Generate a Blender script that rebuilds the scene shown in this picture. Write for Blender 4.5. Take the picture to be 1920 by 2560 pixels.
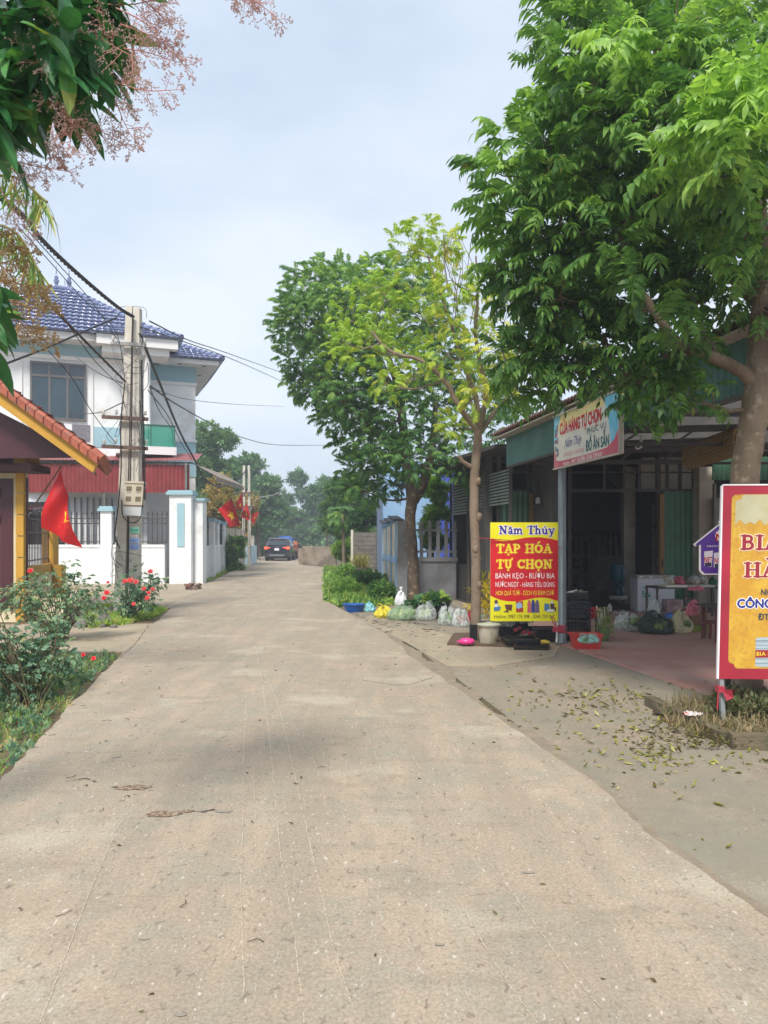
import bpy, math, random
import numpy as np
from mathutils import Vector, Matrix, noise
for _o in list(bpy.data.objects): bpy.data.objects.remove(_o)
SC = bpy.context.scene
COL = SC.collection
R = math.radians
# ---------------------------------------------------------------- camera
F, CX, CY, EYE = 1923.0, 960.0, 1349.0, 1.6      # focal length and horizon in photo pixels (1920 x 2560), eye height
cam = bpy.data.cameras.new('camera'); camo = bpy.data.objects.new('camera', cam); COL.objects.link(camo)
camo.location = (0, 0, EYE); camo.rotation_euler = (R(90), 0, 0)
cam.sensor_fit = 'HORIZONTAL'; cam.sensor_width = 36; cam.lens = 36*F/1920
cam.shift_y = (CY-1280)/2560*(2560/1920)
cam.clip_start = 0.05; cam.clip_end = 3000
SC.camera = camo
# ---------------------------------------------------------------- sky, sun, exposure
SUN_EL, SUN_AZ = 50, 192          # azimuth clockwise from +Y (behind the camera, to the left)
w = bpy.data.worlds.new('World'); SC.world = w; w.use_nodes = True
nt = w.node_tree; nt.nodes.clear()
def N(t, **k):
    n = nt.nodes.new(t)
    for a, b in k.items(): setattr(n, a, b)
    return n
out = N('ShaderNodeOutputWorld'); bg = N('ShaderNodeBackground'); bg.inputs[1].default_value = 0.1
sky = N('ShaderNodeTexSky', sky_type='NISHITA'); sky.sun_disc = False
sky.sun_elevation = R(SUN_EL); sky.sun_rotation = R(SUN_AZ); sky.air_density = 1.0; sky.dust_density = 2.0
tc = N('ShaderNodeTexCoord'); mp = N('ShaderNodeMapping'); mp.inputs['Scale'].default_value = (1.0, 1.0, 2.2)
nz = N('ShaderNodeTexNoise'); nz.inputs['Scale'].default_value = 1.9; nz.inputs['Detail'].default_value = 5; nz.inputs['Roughness'].default_value = 0.5
cr = N('ShaderNodeValToRGB')
cr.color_ramp.elements[0].position = .34; cr.color_ramp.elements[0].color = (3.2, 3.85, 4.7, 1)
cr.color_ramp.elements[1].position = .66; cr.color_ramp.elements[1].color = (5.0, 5.3, 5.75, 1)
mx = N('ShaderNodeMixRGB'); mx.inputs[0].default_value = .84
L = nt.links.new
L(tc.outputs['Generated'], mp.inputs[0]); L(mp.outputs[0], nz.inputs['Vector']); L(nz.outputs[0], cr.inputs[0])
L(sky.outputs[0], mx.inputs[1]); L(cr.outputs[0], mx.inputs[2]); L(mx.outputs[0], bg.inputs[0]); L(bg.outputs[0], out.inputs[0])
sun = bpy.data.lights.new('sun', 'SUN'); sun.energy = 2.05; sun.angle = R(13); sun.color = (1, .95, .87)
suno = bpy.data.objects.new('sun', sun); COL.objects.link(suno)
_az, _el = R(SUN_AZ), R(SUN_EL)
sd = Vector((math.sin(_az)*math.cos(_el), math.cos(_az)*math.cos(_el), math.sin(_el)))
suno.rotation_euler = sd.to_track_quat('Z', 'Y').to_euler(); suno.location = sd*60
vs = SC.view_settings; vs.view_transform = 'Standard'; vs.look = 'None'; vs.gamma = 1; vs.exposure = 1.06; vs.use_curve_mapping = False
SC.cycles.max_bounces = 8; SC.cycles.diffuse_bounces = 4; SC.cycles.transparent_max_bounces = 12; SC.cycles.volume_bounces = 0
SC.cycles.sample_clamp_indirect = 6
# ---------------------------------------------------------------- helpers: places
def P(px, py, Y): return Vector(((px-CX)*Y/F, Y, EYE-(py-CY)*Y/F))
def Gd(py): return EYE*F/(py-CY)
def G(px, py, z=0.0):
    Y = (EYE-z)*F/(py-CY); return Vector(((px-CX)*Y/F, Y, z))
DX = -0.152                                       # the street drifts left: X = a + DX * Y
def S(a, Y, z=0.0): return Vector((a+DX*Y, Y, z))
rnd = random.Random(7)
U = lambda a, b: rnd.uniform(a, b)
# ---------------------------------------------------------------- helpers: materials
def lin(h):
    h = h.lstrip('#'); o = []
    for i in (0, 2, 4):
        c = int(h[i:i+2], 16)/255; o.append(c/12.92 if c <= .04045 else ((c+.055)/1.055)**2.4)
    return o
MATS = {}
def C4(c, k=1.0):
    if isinstance(c, str): c = lin(c)
    return (c[0]*k, c[1]*k, c[2]*k, 1)
def mat(name, c1, c2=None, scale=4, rough=.75, metal=0, bump=0, bscale=60, k=1.0, lo=.35, hi=.65, detail=6, stretch=None, alpha=1, c3=None, s3=1.0, lo3=.5, hi3=.6, emit=None, coat=0, spec=.5, trans=0):
    if name in MATS: return MATS[name]
    m = bpy.data.materials.new(name); m.use_nodes = True; t = m.node_tree; t.nodes.clear(); l = t.links.new
    def n(ty): return t.nodes.new(ty)
    o = n('ShaderNodeOutputMaterial'); b = n('ShaderNodeBsdfPrincipled'); l(b.outputs[0], o.inputs[0])
    b.inputs['Base Color'].default_value = C4(c1, k); b.inputs['Roughness'].default_value = rough; b.inputs['Metallic'].default_value = metal
    b.inputs['Alpha'].default_value = alpha; b.inputs['Specular IOR Level'].default_value = spec; b.inputs['Coat Weight'].default_value = coat
    b.inputs['Transmission Weight'].default_value = trans
    if emit: b.inputs['Emission Color'].default_value = C4(c1); b.inputs['Emission Strength'].default_value = emit
    tc = n('ShaderNodeTexCoord'); src = tc.outputs['Object']
    if stretch:
        mp = n('ShaderNodeMapping'); mp.inputs['Scale'].default_value = stretch; l(src, mp.inputs[0]); src = mp.outputs[0]
    if c2 is not None:
        z = n('ShaderNodeTexNoise'); z.inputs['Scale'].default_value = scale; z.inputs['Detail'].default_value = detail; l(src, z.inputs['Vector'])
        mr = n('ShaderNodeMapRange'); mr.inputs[1].default_value = lo; mr.inputs[2].default_value = hi; l(z.outputs[0], mr.inputs[0])
        mx = n('ShaderNodeMixRGB'); mx.inputs[1].default_value = C4(c1, k); mx.inputs[2].default_value = C4(c2, k); l(mr.outputs[0], mx.inputs[0]); cur = mx.outputs[0]
        if c3 is not None:
            z3 = n('ShaderNodeTexNoise'); z3.inputs['Scale'].default_value = s3; z3.inputs['Detail'].default_value = 8; z3.inputs['Roughness'].default_value = .65; l(tc.outputs['Object'], z3.inputs['Vector'])
            m3 = n('ShaderNodeMapRange'); m3.inputs[1].default_value = lo3; m3.inputs[2].default_value = hi3; l(z3.outputs[0], m3.inputs[0])
            x3 = n('ShaderNodeMixRGB'); l(m3.outputs[0], x3.inputs[0]); l(cur, x3.inputs[1]); x3.inputs[2].default_value = C4(c3, k); cur = x3.outputs[0]
        l(cur, b.inputs['Base Color'])
    if bump:
        z = n('ShaderNodeTexNoise'); z.inputs['Scale'].default_value = bscale; z.inputs['Detail'].default_value = 5; l(src, z.inputs['Vector'])
        bp = n('ShaderNodeBump'); bp.inputs['Strength'].default_value = min(1, bump); bp.inputs['Distance'].default_value = .01*max(1, bump); l(z.outputs[0], bp.inputs['Height']); l(bp.outputs[0], b.inputs['Normal'])
    MATS[name] = m; return m
def leafmat(name, stops, transl=.3, rough=.45, spec=.35):
    """foliage: colour by the 'tint' attribute of each leaf"""
    m = bpy.data.materials.new(name); m.use_nodes = True; t = m.node_tree; t.nodes.clear(); l = t.links.new
    n = t.nodes.new; o = n('ShaderNodeOutputMaterial'); b = n('ShaderNodeBsdfPrincipled'); tr = n('ShaderNodeBsdfTranslucent'); mx = n('ShaderNodeMixShader')
    at = n('ShaderNodeAttribute'); at.attribute_name = 'tint'; r = n('ShaderNodeValToRGB')
    while len(r.color_ramp.elements) < len(stops): r.color_ramp.elements.new(.5)
    for e, (p, c) in zip(r.color_ramp.elements, stops): e.position = p; e.color = C4(c)
    l(at.outputs['Fac'], r.inputs[0]); l(r.outputs[0], b.inputs['Base Color'])
    g = n('ShaderNodeMixRGB'); g.blend_type = 'MULTIPLY'; g.inputs[0].default_value = 1; g.inputs[2].default_value = (1.35, 1.4, .65, 1); l(r.outputs[0], g.inputs[1]); l(g.outputs[0], tr.inputs[0])
    b.inputs['Roughness'].default_value = rough; b.inputs['Specular IOR Level'].default_value = spec
    mx.inputs[0].default_value = transl; l(b.outputs[0], mx.inputs[1]); l(tr.outputs[0], mx.inputs[2]); l(mx.outputs[0], o.inputs[0])
    return m
def bagmat(name, c, a=.45, rough=.25):
    """thin plastic film: partly see-through, glossy"""
    if name in MATS: return MATS[name]
    m = bpy.data.materials.new(name); m.use_nodes = True; t = m.node_tree; t.nodes.clear(); l = t.links.new; n = t.nodes.new
    o = n('ShaderNodeOutputMaterial'); b = n('ShaderNodeBsdfPrincipled'); tr = n('ShaderNodeBsdfTransparent'); mx = n('ShaderNodeMixShader')
    tr.inputs[0].default_value = (.95, .97, .97, 1); b.inputs['Base Color'].default_value = C4(c); b.inputs['Roughness'].default_value = rough
    z = n('ShaderNodeTexNoise'); z.inputs['Scale'].default_value = 14; z.inputs['Detail'].default_value = 3; z.inputs['Distortion'].default_value = 1.2; tc = n('ShaderNodeTexCoord'); l(tc.outputs['Object'], z.inputs['Vector'])
    bp = n('ShaderNodeBump'); bp.inputs['Strength'].default_value = .9; bp.inputs['Distance'].default_value = .04; l(z.outputs[0], bp.inputs['Height']); l(bp.outputs[0], b.inputs['Normal'])
    mr = n('ShaderNodeMapRange'); mr.inputs[1].default_value = .35; mr.inputs[2].default_value = .65; mr.inputs[3].default_value = max(0, a-.2); mr.inputs[4].default_value = min(1, a+.2); l(z.outputs[0], mr.inputs[0])
    l(mr.outputs[0], mx.inputs[0]); l(tr.outputs[0], mx.inputs[1]); l(b.outputs[0], mx.inputs[2]); l(mx.outputs[0], o.inputs[0]); MATS[name] = m; return m
# ---------------------------------------------------------------- helpers: objects
ORG = {}
def setp(o, label=None, cat=None, group=None, kind=None):
    if label: o['label'] = label
    if cat: o['category'] = cat
    if group: o['group'] = group
    if kind: o['kind'] = kind
    return o
def thing(name, loc, label, cat, group=None):
    o = bpy.data.objects.new(name, None); COL.objects.link(o); o.location = loc; o.empty_display_size = .2
    ORG[o.name] = Vector(loc); return setp(o, label, cat, group)
def link(name, me, m, parent=None, origin=None, smooth=False):
    o = bpy.data.objects.new(name, me); COL.objects.link(o)
    if m is not None:
        for q in (m if isinstance(m, (list, tuple)) else [m]): me.materials.append(q)
    if parent is not None:
        ORG[o.name] = ORG[parent.name]; o.parent = parent
    else:
        ORG[o.name] = Vector(origin or (0, 0, 0)); o.location = ORG[o.name]
    if smooth: me.polygons.foreach_set('use_smooth', [True]*len(me.polygons))
    return o
class MB:
    def __init__(s): s.v = []; s.f = []; s.mi = []; s.sm = []; s.m = 0; s.smooth = False
    def add(s, vs, fs, sm=None):
        b = len(s.v); s.v += [tuple(v) for v in vs]; s.f += [tuple(b+i for i in f) for f in fs]
        s.mi += [s.m]*len(fs); s.sm += [s.smooth if sm is None else sm]*len(fs); return s
    def box(s, x0, x1, y0, y1, z0, z1, fn=None):
        vs = [(x, y, z) for z in (z0, z1) for y in (y0, y1) for x in (x0, x1)]
        if fn: vs = [fn(*v) for v in vs]
        return s.add(vs, [(0, 2, 3, 1), (4, 5, 7, 6), (0, 1, 5, 4), (2, 6, 7, 3), (0, 4, 6, 2), (1, 3, 7, 5)], False)
    def obox(s, c, size, ax=None, ay=None, az=None):
        """box centred on c, half axes along ax, ay, az"""
        c = Vector(c); ax = Vector(ax or (1, 0, 0)).normalized(); ay = Vector(ay or (0, 1, 0)).normalized(); az = Vector(az or ax.cross(ay)).normalized()
        h = [q/2 for q in size]; return s.box(-h[0], h[0], -h[1], h[1], -h[2], h[2], lambda x, y, z: c+ax*x+ay*y+az*z)
    def bar(s, a, b, w, h, up=(0, 0, 1)):
        a = Vector(a); b = Vector(b); d = (b-a); L_ = d.length; d.normalize(); up = Vector(up)
        if abs(d.dot(up)) > .98: up = Vector((0, 1, 0))
        sx = d.cross(up).normalized(); u2 = sx.cross(d); return s.box(0, L_, -w/2, w/2, -h/2, h/2, lambda x, y, z: a+d*x+sx*y+u2*z)
    def prism(s, pts, z0, z1):
        n = len(pts); vs = [(p[0], p[1], z0) for p in pts]+[(p[0], p[1], z1) for p in pts]
        fs = [tuple(range(n-1, -1, -1)), tuple(range(n, 2*n))]+[(i, (i+1) % n, n+(i+1) % n, n+i) for i in range(n)]
        return s.add(vs, fs, False)
    def poly(s, pts): return s.add(pts, [tuple(range(len(pts)))], False)
    def slab(s, pts, off):
        """polygon in 3D given thickness by the vector off"""
        n = len(pts); off = Vector(off); vs = [Vector(p) for p in pts]+[Vector(p)+off for p in pts]
        return s.add(vs, [tuple(range(n)), tuple(range(2*n-1, n-1, -1))]+[(i, n+i, n+(i+1) % n, (i+1) % n) for i in range(n)], False)
    def tube(s, pts, r, n=6, cap=True, twist=0):
        pts = [Vector(p) for p in pts]; m = len(pts); rs = r if isinstance(r, (list, tuple)) else [r]*m; vs = []; prev = None
        for i, p in enumerate(pts):
            d = (pts[min(i+1, m-1)]-pts[max(i-1, 0)])
            if d.length < 1e-9: d = Vector((0, 0, 1))
            d.normalize()
            if prev is None:
                a = d.cross(Vector((0, 0, 1)) if abs(d.z) < .9 else Vector((1, 0, 0))).normalized()
            else:
                a = prev-d*prev.dot(d); a = a.normalized() if a.length > 1e-6 else d.orthogonal().normalized()
            prev = a; b = d.cross(a)
            for k in range(n):
                t = 2*math.pi*k/n+twist*i; vs.append(p+(a*math.cos(t)+b*math.sin(t))*rs[i])
        fs = [(i*n+k, i*n+(k+1) % n, (i+1)*n+(k+1) % n, (i+1)*n+k) for i in range(m-1) for k in range(n)]
        s.add(vs, fs, True)
        if cap: s.add([vs[k] for k in range(n)], [tuple(range(n-1, -1, -1))], False); s.add([vs[(m-1)*n+k] for k in range(n)], [tuple(range(n))], False)
        return s
    def lathe(s, c, prof, n=16, sx=1, sy=1):
        c = Vector(c); vs = [c+Vector((r*sx*math.cos(2*math.pi*k/n), r*sy*math.sin(2*math.pi*k/n), z)) for r, z in prof for k in range(n)]; m = len(prof)
        s.add(vs, [(i*n+k, i*n+(k+1) % n, (i+1)*n+(k+1) % n, (i+1)*n+k) for i in range(m-1) for k in range(n)], True)
        for i, fl in ((0, True), (m-1, False)):
            if prof[i][0] > 1e-4: s.add(vs[i*n:(i+1)*n], [tuple(range(n))[::-1 if fl else 1]], False)
        return s
    def grid(s, nu, nv, fn, sm=True):
        vs = [fn(i/nu, j/nv) for j in range(nv+1) for i in range(nu+1)]
        return s.add(vs, [(j*(nu+1)+i, j*(nu+1)+i+1, (j+1)*(nu+1)+i+1, (j+1)*(nu+1)+i) for j in range(nv) for i in range(nu)], sm)
    def blob(s, c, r, seed=0, amp=.2, fr=1.6, n=14, m=9, flat=True, squash=None):
        c = Vector(c); vs = []
        for j in range(m+1):
            th = math.pi*j/m
            for i in range(n):
                ph = 2*math.pi*i/n; d = Vector((math.sin(th)*math.cos(ph), math.sin(th)*math.sin(ph), math.cos(th)))
                q = 1+amp*noise.noise(d*fr+Vector((seed*3.1, seed*1.7, seed)))+amp*.5*noise.noise(d*fr*2.7+Vector((seed, seed*5.3, 0)))
                v = Vector((d.x*r[0], d.y*r[1], d.z*r[2]))*q
                if flat and v.z < -r[2]*.8: v.z = -r[2]*.8
                vs.append(c+v)
        return s.add(vs, [(j*n+i, j*n+(i+1) % n, (j+1)*n+(i+1) % n, (j+1)*n+i) for j in range(m) for i in range(n)], True)
    def build(s, name, m, parent=None, origin=None):
        o = ORG[parent.name] if parent is not None else Vector(origin or (0, 0, 0))
        me = bpy.data.meshes.new(name); me.from_pydata([(v[0]-o.x, v[1]-o.y, v[2]-o.z) for v in s.v], [], s.f)
        ob = link(name, me, m, parent, origin)
        if any(s.mi): me.polygons.foreach_set('material_index', s.mi)
        me.polygons.foreach_set('use_smooth', s.sm); me.update(); return ob
def part(name, m, parent, fn):
    b = MB(); fn(b); return b.build(name, m, parent)
# ---------------------------------------------------------------- helpers: foliage (numpy)
def np_mesh(name, V, Fc, tint, m, parent=None, origin=None):
    o = np.array(ORG[parent.name] if parent is not None else (origin or (0, 0, 0)), dtype=np.float64)
    me = bpy.data.meshes.new(name); me.from_pydata(V-o, [], Fc)
    ob = link(name, me, m, parent, origin)
    a = me.attributes.new('tint', 'FLOAT', 'FACE'); a.data.foreach_set('value', tint.astype(np.float32))
    me.polygons.foreach_set('use_smooth', np.ones(len(me.polygons), dtype=bool)); me.update(); return ob
def blade(Ln, W, rows=3, bend=.25, fold=.18, tw=0, prof=None):
    prof = prof or {2: [.25, 1, 0], 3: [.22, 1, .72, 0], 4: [.2, .8, 1, .6, 0]}[rows]; v = []
    for i in range(rows+1):
        t = i/rows; x = Ln*t; z = -bend*Ln*t*t; h = W*prof[i]
        v += [(x, -h, z+fold*h), (x, 0, z-fold*h*.5), (x, h, z+fold*h)]
    f = []
    for i in range(rows):
        a = 3*i; f += [(a, a+1, a+4, a+3), (a+1, a+2, a+5, a+4)]
    return np.array(v), np.array(f)
def compound(Ln, pairs, ll, lw, rows=3, droop=.5, rise=.35, ldroop=.5, seed=0, first=.25):
    """a pinnate leaf: a rachis arching along +x, pairs of leaflets hanging from it and one at the tip"""
    r = random.Random(seed); V = []; Fc = []; b = 0
    def at(t): return np.array((Ln*t*(1-.12*t), 0, Ln*(rise*t-droop*t*t)))
    for i in range(pairs+1):
        t = first+(1-first)*i/pairs; p = at(t); tan = at(t)-at(t-.02); tan /= np.linalg.norm(tan); sc = .75+.4*math.sin(math.pi*min(1, .2+.75*i/pairs))
        for sd_ in ((-1, 1) if i < pairs else (0,)):
            bl, f = blade(ll*sc*r.uniform(.88, 1.12), lw*sc, rows, bend=ldroop*r.uniform(.6, 1.3))
            fwd = tan*(.42 if sd_ else 1.)+np.array((0, sd_*.9, 0))+np.array((0, 0, -.28*r.uniform(.4, 1.6))); fwd /= np.linalg.norm(fwd)
            up = np.array((0, 0, 1.))+np.array((r.uniform(-.25, .25), r.uniform(-.25, .25)-sd_*.1, 0)); side = np.cross(up, fwd); side /= np.linalg.norm(side); up = np.cross(fwd, side)
            M = np.array((fwd, side, up)); V.append(bl@M+p); Fc.append(f+b); b += len(bl)
    rr = Ln*.008; pv = []
    for i in range(5):
        q = at(i/4); pv += [q+(0, rr, 0), q+(0, -rr, 0)]
    V.append(np.array(pv)); Fc.append(np.array([(2*i+b, 2*i+1+b, 2*i+3+b, 2*i+2+b) for i in range(4)])); return np.vstack(V), np.vstack(Fc)
def sprig(n, Ln, ll, lw, rows=2, seed=0, bend=.3):
    """a twig end with simple leaves all round"""
    r = random.Random(seed); V = []; Fc = []; b = 0
    for i in range(n):
        t = i/max(1, n-1); a = i*2.4+r.uniform(-.4, .4); el = .55-.9*t+r.uniform(-.3, .3)
        bl, f = blade(ll*r.uniform(.7, 1.15), lw*r.uniform(.8, 1.1), rows, bend=bend)
        fwd = np.array((math.cos(el)*(.35+.65*t)+.2, math.cos(a)*(1.1-.5*t), math.sin(a)*(1.1-.5*t)+.12)); fwd /= np.linalg.norm(fwd)
        up = np.array((.3, r.uniform(-.3, .3), 1.)); side = np.cross(up, fwd); side /= np.linalg.norm(side)+1e-9; up = np.cross(fwd, side)
        V.append(bl@np.array((fwd, side, up))+np.array((Ln*t, 0, 0))); Fc.append(f+b); b += len(bl)
    return np.vstack(V), np.vstack(Fc)
class Foliage:
    def __init__(s, temps, seed=1): s.t = temps; s.V = []; s.F = []; s.T = []; s.b = 0; s.rg = np.random.default_rng(seed)
    def put(s, pos, dirs, scale, tint, keepup=.85, leaf_jit=.11):
        """pos, dirs (n,3); each gets a random template, its own up near the world's"""
        n = len(pos); which = s.rg.integers(0, len(s.t), n); d = dirs/np.linalg.norm(dirs, axis=1, keepdims=True)
        up0 = np.tile((0, 0, 1.), (n, 1))+s.rg.normal(0, 1-keepup, (n, 3)); side = np.cross(up0, d); ln = np.linalg.norm(side, axis=1, keepdims=True); side = side/np.maximum(ln, 1e-6); up = np.cross(d, side)
        for k, (tv, tf) in enumerate(s.t):
            I = np.where(which == k)[0]
            if len(I) == 0: continue
            M = np.stack((d[I], side[I], up[I]), axis=1)*np.asarray(scale)[I][:, None, None]
            V = np.einsum('vj,njk->nvk', tv, M)+pos[I][:, None, :]
            Fi = tf[None]+(np.arange(len(I))*len(tv))[:, None, None]+s.b
            s.V.append(V.reshape(-1, 3)); s.F.append(Fi.reshape(-1, 4)); s.T.append(np.clip(np.repeat(np.asarray(tint)[I], len(tf))+np.repeat(s.rg.normal(0, leaf_jit, len(I)*(len(tf)//2)), 2) if len(tf) % 2 == 0 else np.repeat(np.asarray(tint)[I], len(tf)), 0, 1)); s.b += len(I)*len(tv)
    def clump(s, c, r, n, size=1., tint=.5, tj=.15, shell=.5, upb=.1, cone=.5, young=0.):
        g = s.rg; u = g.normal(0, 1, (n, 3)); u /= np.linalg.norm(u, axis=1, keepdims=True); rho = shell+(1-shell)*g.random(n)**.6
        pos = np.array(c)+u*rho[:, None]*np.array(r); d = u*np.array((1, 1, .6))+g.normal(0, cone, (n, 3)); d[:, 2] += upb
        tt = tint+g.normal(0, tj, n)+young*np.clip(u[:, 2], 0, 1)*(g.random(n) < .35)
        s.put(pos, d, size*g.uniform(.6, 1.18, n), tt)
    def build(s, name, m, parent=None, origin=None, flat=False):
        o = np_mesh(name, np.vstack(s.V), np.vstack(s.F), np.concatenate(s.T), m, parent, origin)
        if flat: o.data.polygons.foreach_set('use_smooth', np.zeros(len(o.data.polygons), dtype=bool))
        return o
def smoothpath(pts, n=6, wob=0, seed=0):
    """Catmull-Rom through pts"""
    pts = [Vector(p) for p in pts]; q = [pts[0]*2-pts[1]]+pts+[pts[-1]*2-pts[-2]]; o = []; r = random.Random(seed)
    for i in range(1, len(q)-2):
        for k in range(n):
            t = k/n; a, b, c, d = q[i-1:i+3]
            p = .5*((2*b)+(c-a)*t+(2*a-5*b+4*c-d)*t*t+(3*b-a-3*c+d)*t**3)
            o.append(p+Vector((r.uniform(-wob, wob), r.uniform(-wob, wob), r.uniform(-wob, wob))))
    return o+[pts[-1]]
def limbs(mb, trunk, radii, clumps, extra=(), twig=.012, seed=0, ntw=5, nb=.05, twlen=.9):
    """trunk path, then a branch from the nearest limb to every clump, then twigs inside it"""
    r = random.Random(seed); tp = smoothpath(trunk, 6, .006, seed); n = len(tp); m = len(radii)-1
    rr = [radii[min(m-1, int(i/(n-1)*m))]*(1-(i/(n-1)*m-min(m-1, int(i/(n-1)*m))))+radii[min(m, int(i/(n-1)*m)+1)]*(i/(n-1)*m-min(m-1, int(i/(n-1)*m))) for i in range(n)]
    mb.tube(tp, rr, 12); nodes = [(tp[i], rr[i]) for i in range(n//3, n)]
    for pth, r0, r1 in extra:
        q = smoothpath(pth, 6, .006, seed+1); mb.tube(q, [r0+(r1-r0)*i/(len(q)-1) for i in range(len(q))], 9); nodes += [(q[i], r0+(r1-r0)*i/(len(q)-1)) for i in range(1, len(q))]
    base = tp[n//3]
    for c, rad in sorted([(Vector(c), rad) for c, rad in clumps], key=lambda k: (k[0]-base).length):
        best = min(nodes, key=lambda q: (q[0]-c).length+.9*max(0, q[0].z-c.z+.1)); a, ra = best; d = c-a; L_ = d.length
        r0 = min(ra*.75, nb*(.35+.25*L_)); mid = a+d*.5+Vector((r.uniform(-.08, .08), r.uniform(-.08, .08), -.1))*L_
        q = smoothpath([a, mid, c], 4, .01, seed+2); rs = [r0+(twig-r0)*i/(len(q)-1) for i in range(len(q))]; mb.tube(q, rs, 6); nodes += [(q[i], rs[i]) for i in range(2, len(q))]
        for k in range(ntw):
            u = Vector((r.gauss(0, 1), r.gauss(0, 1), r.gauss(.2, .8))).normalized(); e = c+Vector((u.x*rad[0], u.y*rad[1], u.z*rad[2]))*twlen; s0 = q[-1-r.randint(0, 3)]
            mb.tube([s0, (s0+e)/2+Vector((0, 0, -.04)), e], [twig*.8, twig*.55, twig*.25], 4, cap=False)
# ---------------------------------------------------------------- helpers: lettering
_TX = {}
def glyphs(s, off=0.0, shear=0.0):
    k = (s, off, shear)
    if k not in _TX:
        cu = bpy.data.curves.new('t', 'FONT'); cu.body = s; cu.offset = off; cu.shear = shear; cu.resolution_u = 3; cu.size = 1
        ob = bpy.data.objects.new('t', cu); COL.objects.link(ob); dg = bpy.context.evaluated_depsgraph_get(); me = bpy.data.meshes.new_from_object(ob.evaluated_get(dg))
        vs = [(v.co.x, v.co.y) for v in me.vertices]; fs = [tuple(p.vertices) for p in me.polygons]; bpy.data.objects.remove(ob); bpy.data.meshes.remove(me)
        xs = [v[0] for v in vs]; ys = [v[1] for v in vs]; _TX[k] = (vs, fs, min(xs), max(xs), min(ys), max(ys))
    return _TX[k]
def arc(cx, cy, rx, ry, a0, a1, n=10): return [(cx+rx*math.cos(R(a0+(a1-a0)*i/n)), cy+ry*math.sin(R(a0+(a1-a0)*i/n))) for i in range(n+1)]
def rastertext(t, off, shear, rows=34):
    vs, fs, a, b, c, d = glyphs(t, 0.0, shear); cell = (d-c)/rows; pad = off+cell; nx = int((b-a+2*pad)/cell)+1; ny = int((d-c+2*pad)/cell)+1; M = np.zeros((ny, nx), bool); V = np.array(vs)
    def mark(p0, p1, p2):
        lo = np.minimum(np.minimum(p0, p1), p2); hi = np.maximum(np.maximum(p0, p1), p2); i0 = max(0, int((lo[0]-a+pad)/cell)); i1 = min(nx, int((hi[0]-a+pad)/cell)+1); j0 = max(0, int((lo[1]-c+pad)/cell)); j1 = min(ny, int((hi[1]-c+pad)/cell)+1)
        if i1 <= i0 or j1 <= j0: return
        X, Y = np.meshgrid(a-pad+(np.arange(i0, i1)+.5)*cell, c-pad+(np.arange(j0, j1)+.5)*cell)
        e = [(q[0]-p[0])*(Y-p[1])-(q[1]-p[1])*(X-p[0]) for p, q in ((p0, p1), (p1, p2), (p2, p0))]; M[j0:j1, i0:i1] |= ((e[0] >= 0) & (e[1] >= 0) & (e[2] >= 0)) | ((e[0] <= 0) & (e[1] <= 0) & (e[2] <= 0))
    for f in fs:
        for k in range(1, len(f)-1): mark(V[f[0]], V[f[k]], V[f[k+1]])
    if off > 0:
        rr = int(math.ceil(off/cell)); D = M.copy()
        for dj in range(-rr, rr+1):
            for di in range(-rr, rr+1):
                if (di*di+dj*dj)*cell*cell <= off*off+1e-9:
                    D[max(0, dj):ny+min(0, dj), max(0, di):nx+min(0, di)] |= M[max(0, -dj):ny+min(0, -dj), max(0, -di):nx+min(0, -di)]
        M = D
    rects = []
    for j in range(ny):
        i = 0
        while i < nx:
            if M[j, i]:
                k = i
                while k < nx and M[j, k]: k += 1
                rects.append((a-pad+i*cell, a-pad+k*cell, c-pad+j*cell, c-pad+(j+1)*cell)); i = k
            else: i += 1
    return rects, a, b, c, d
W_ = .2; SF = .11
def slab_T(l=.0): return [(W_, [(.4, .05), (.4, .95)]), (SF+.02, [(.06, .93), (.74, .93)]), (SF, [(.06, .93), (.06, .75)]), (SF, [(.74, .93), (.74, .75)]), (SF, [(.22, .05), (.58, .05)])]
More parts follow.
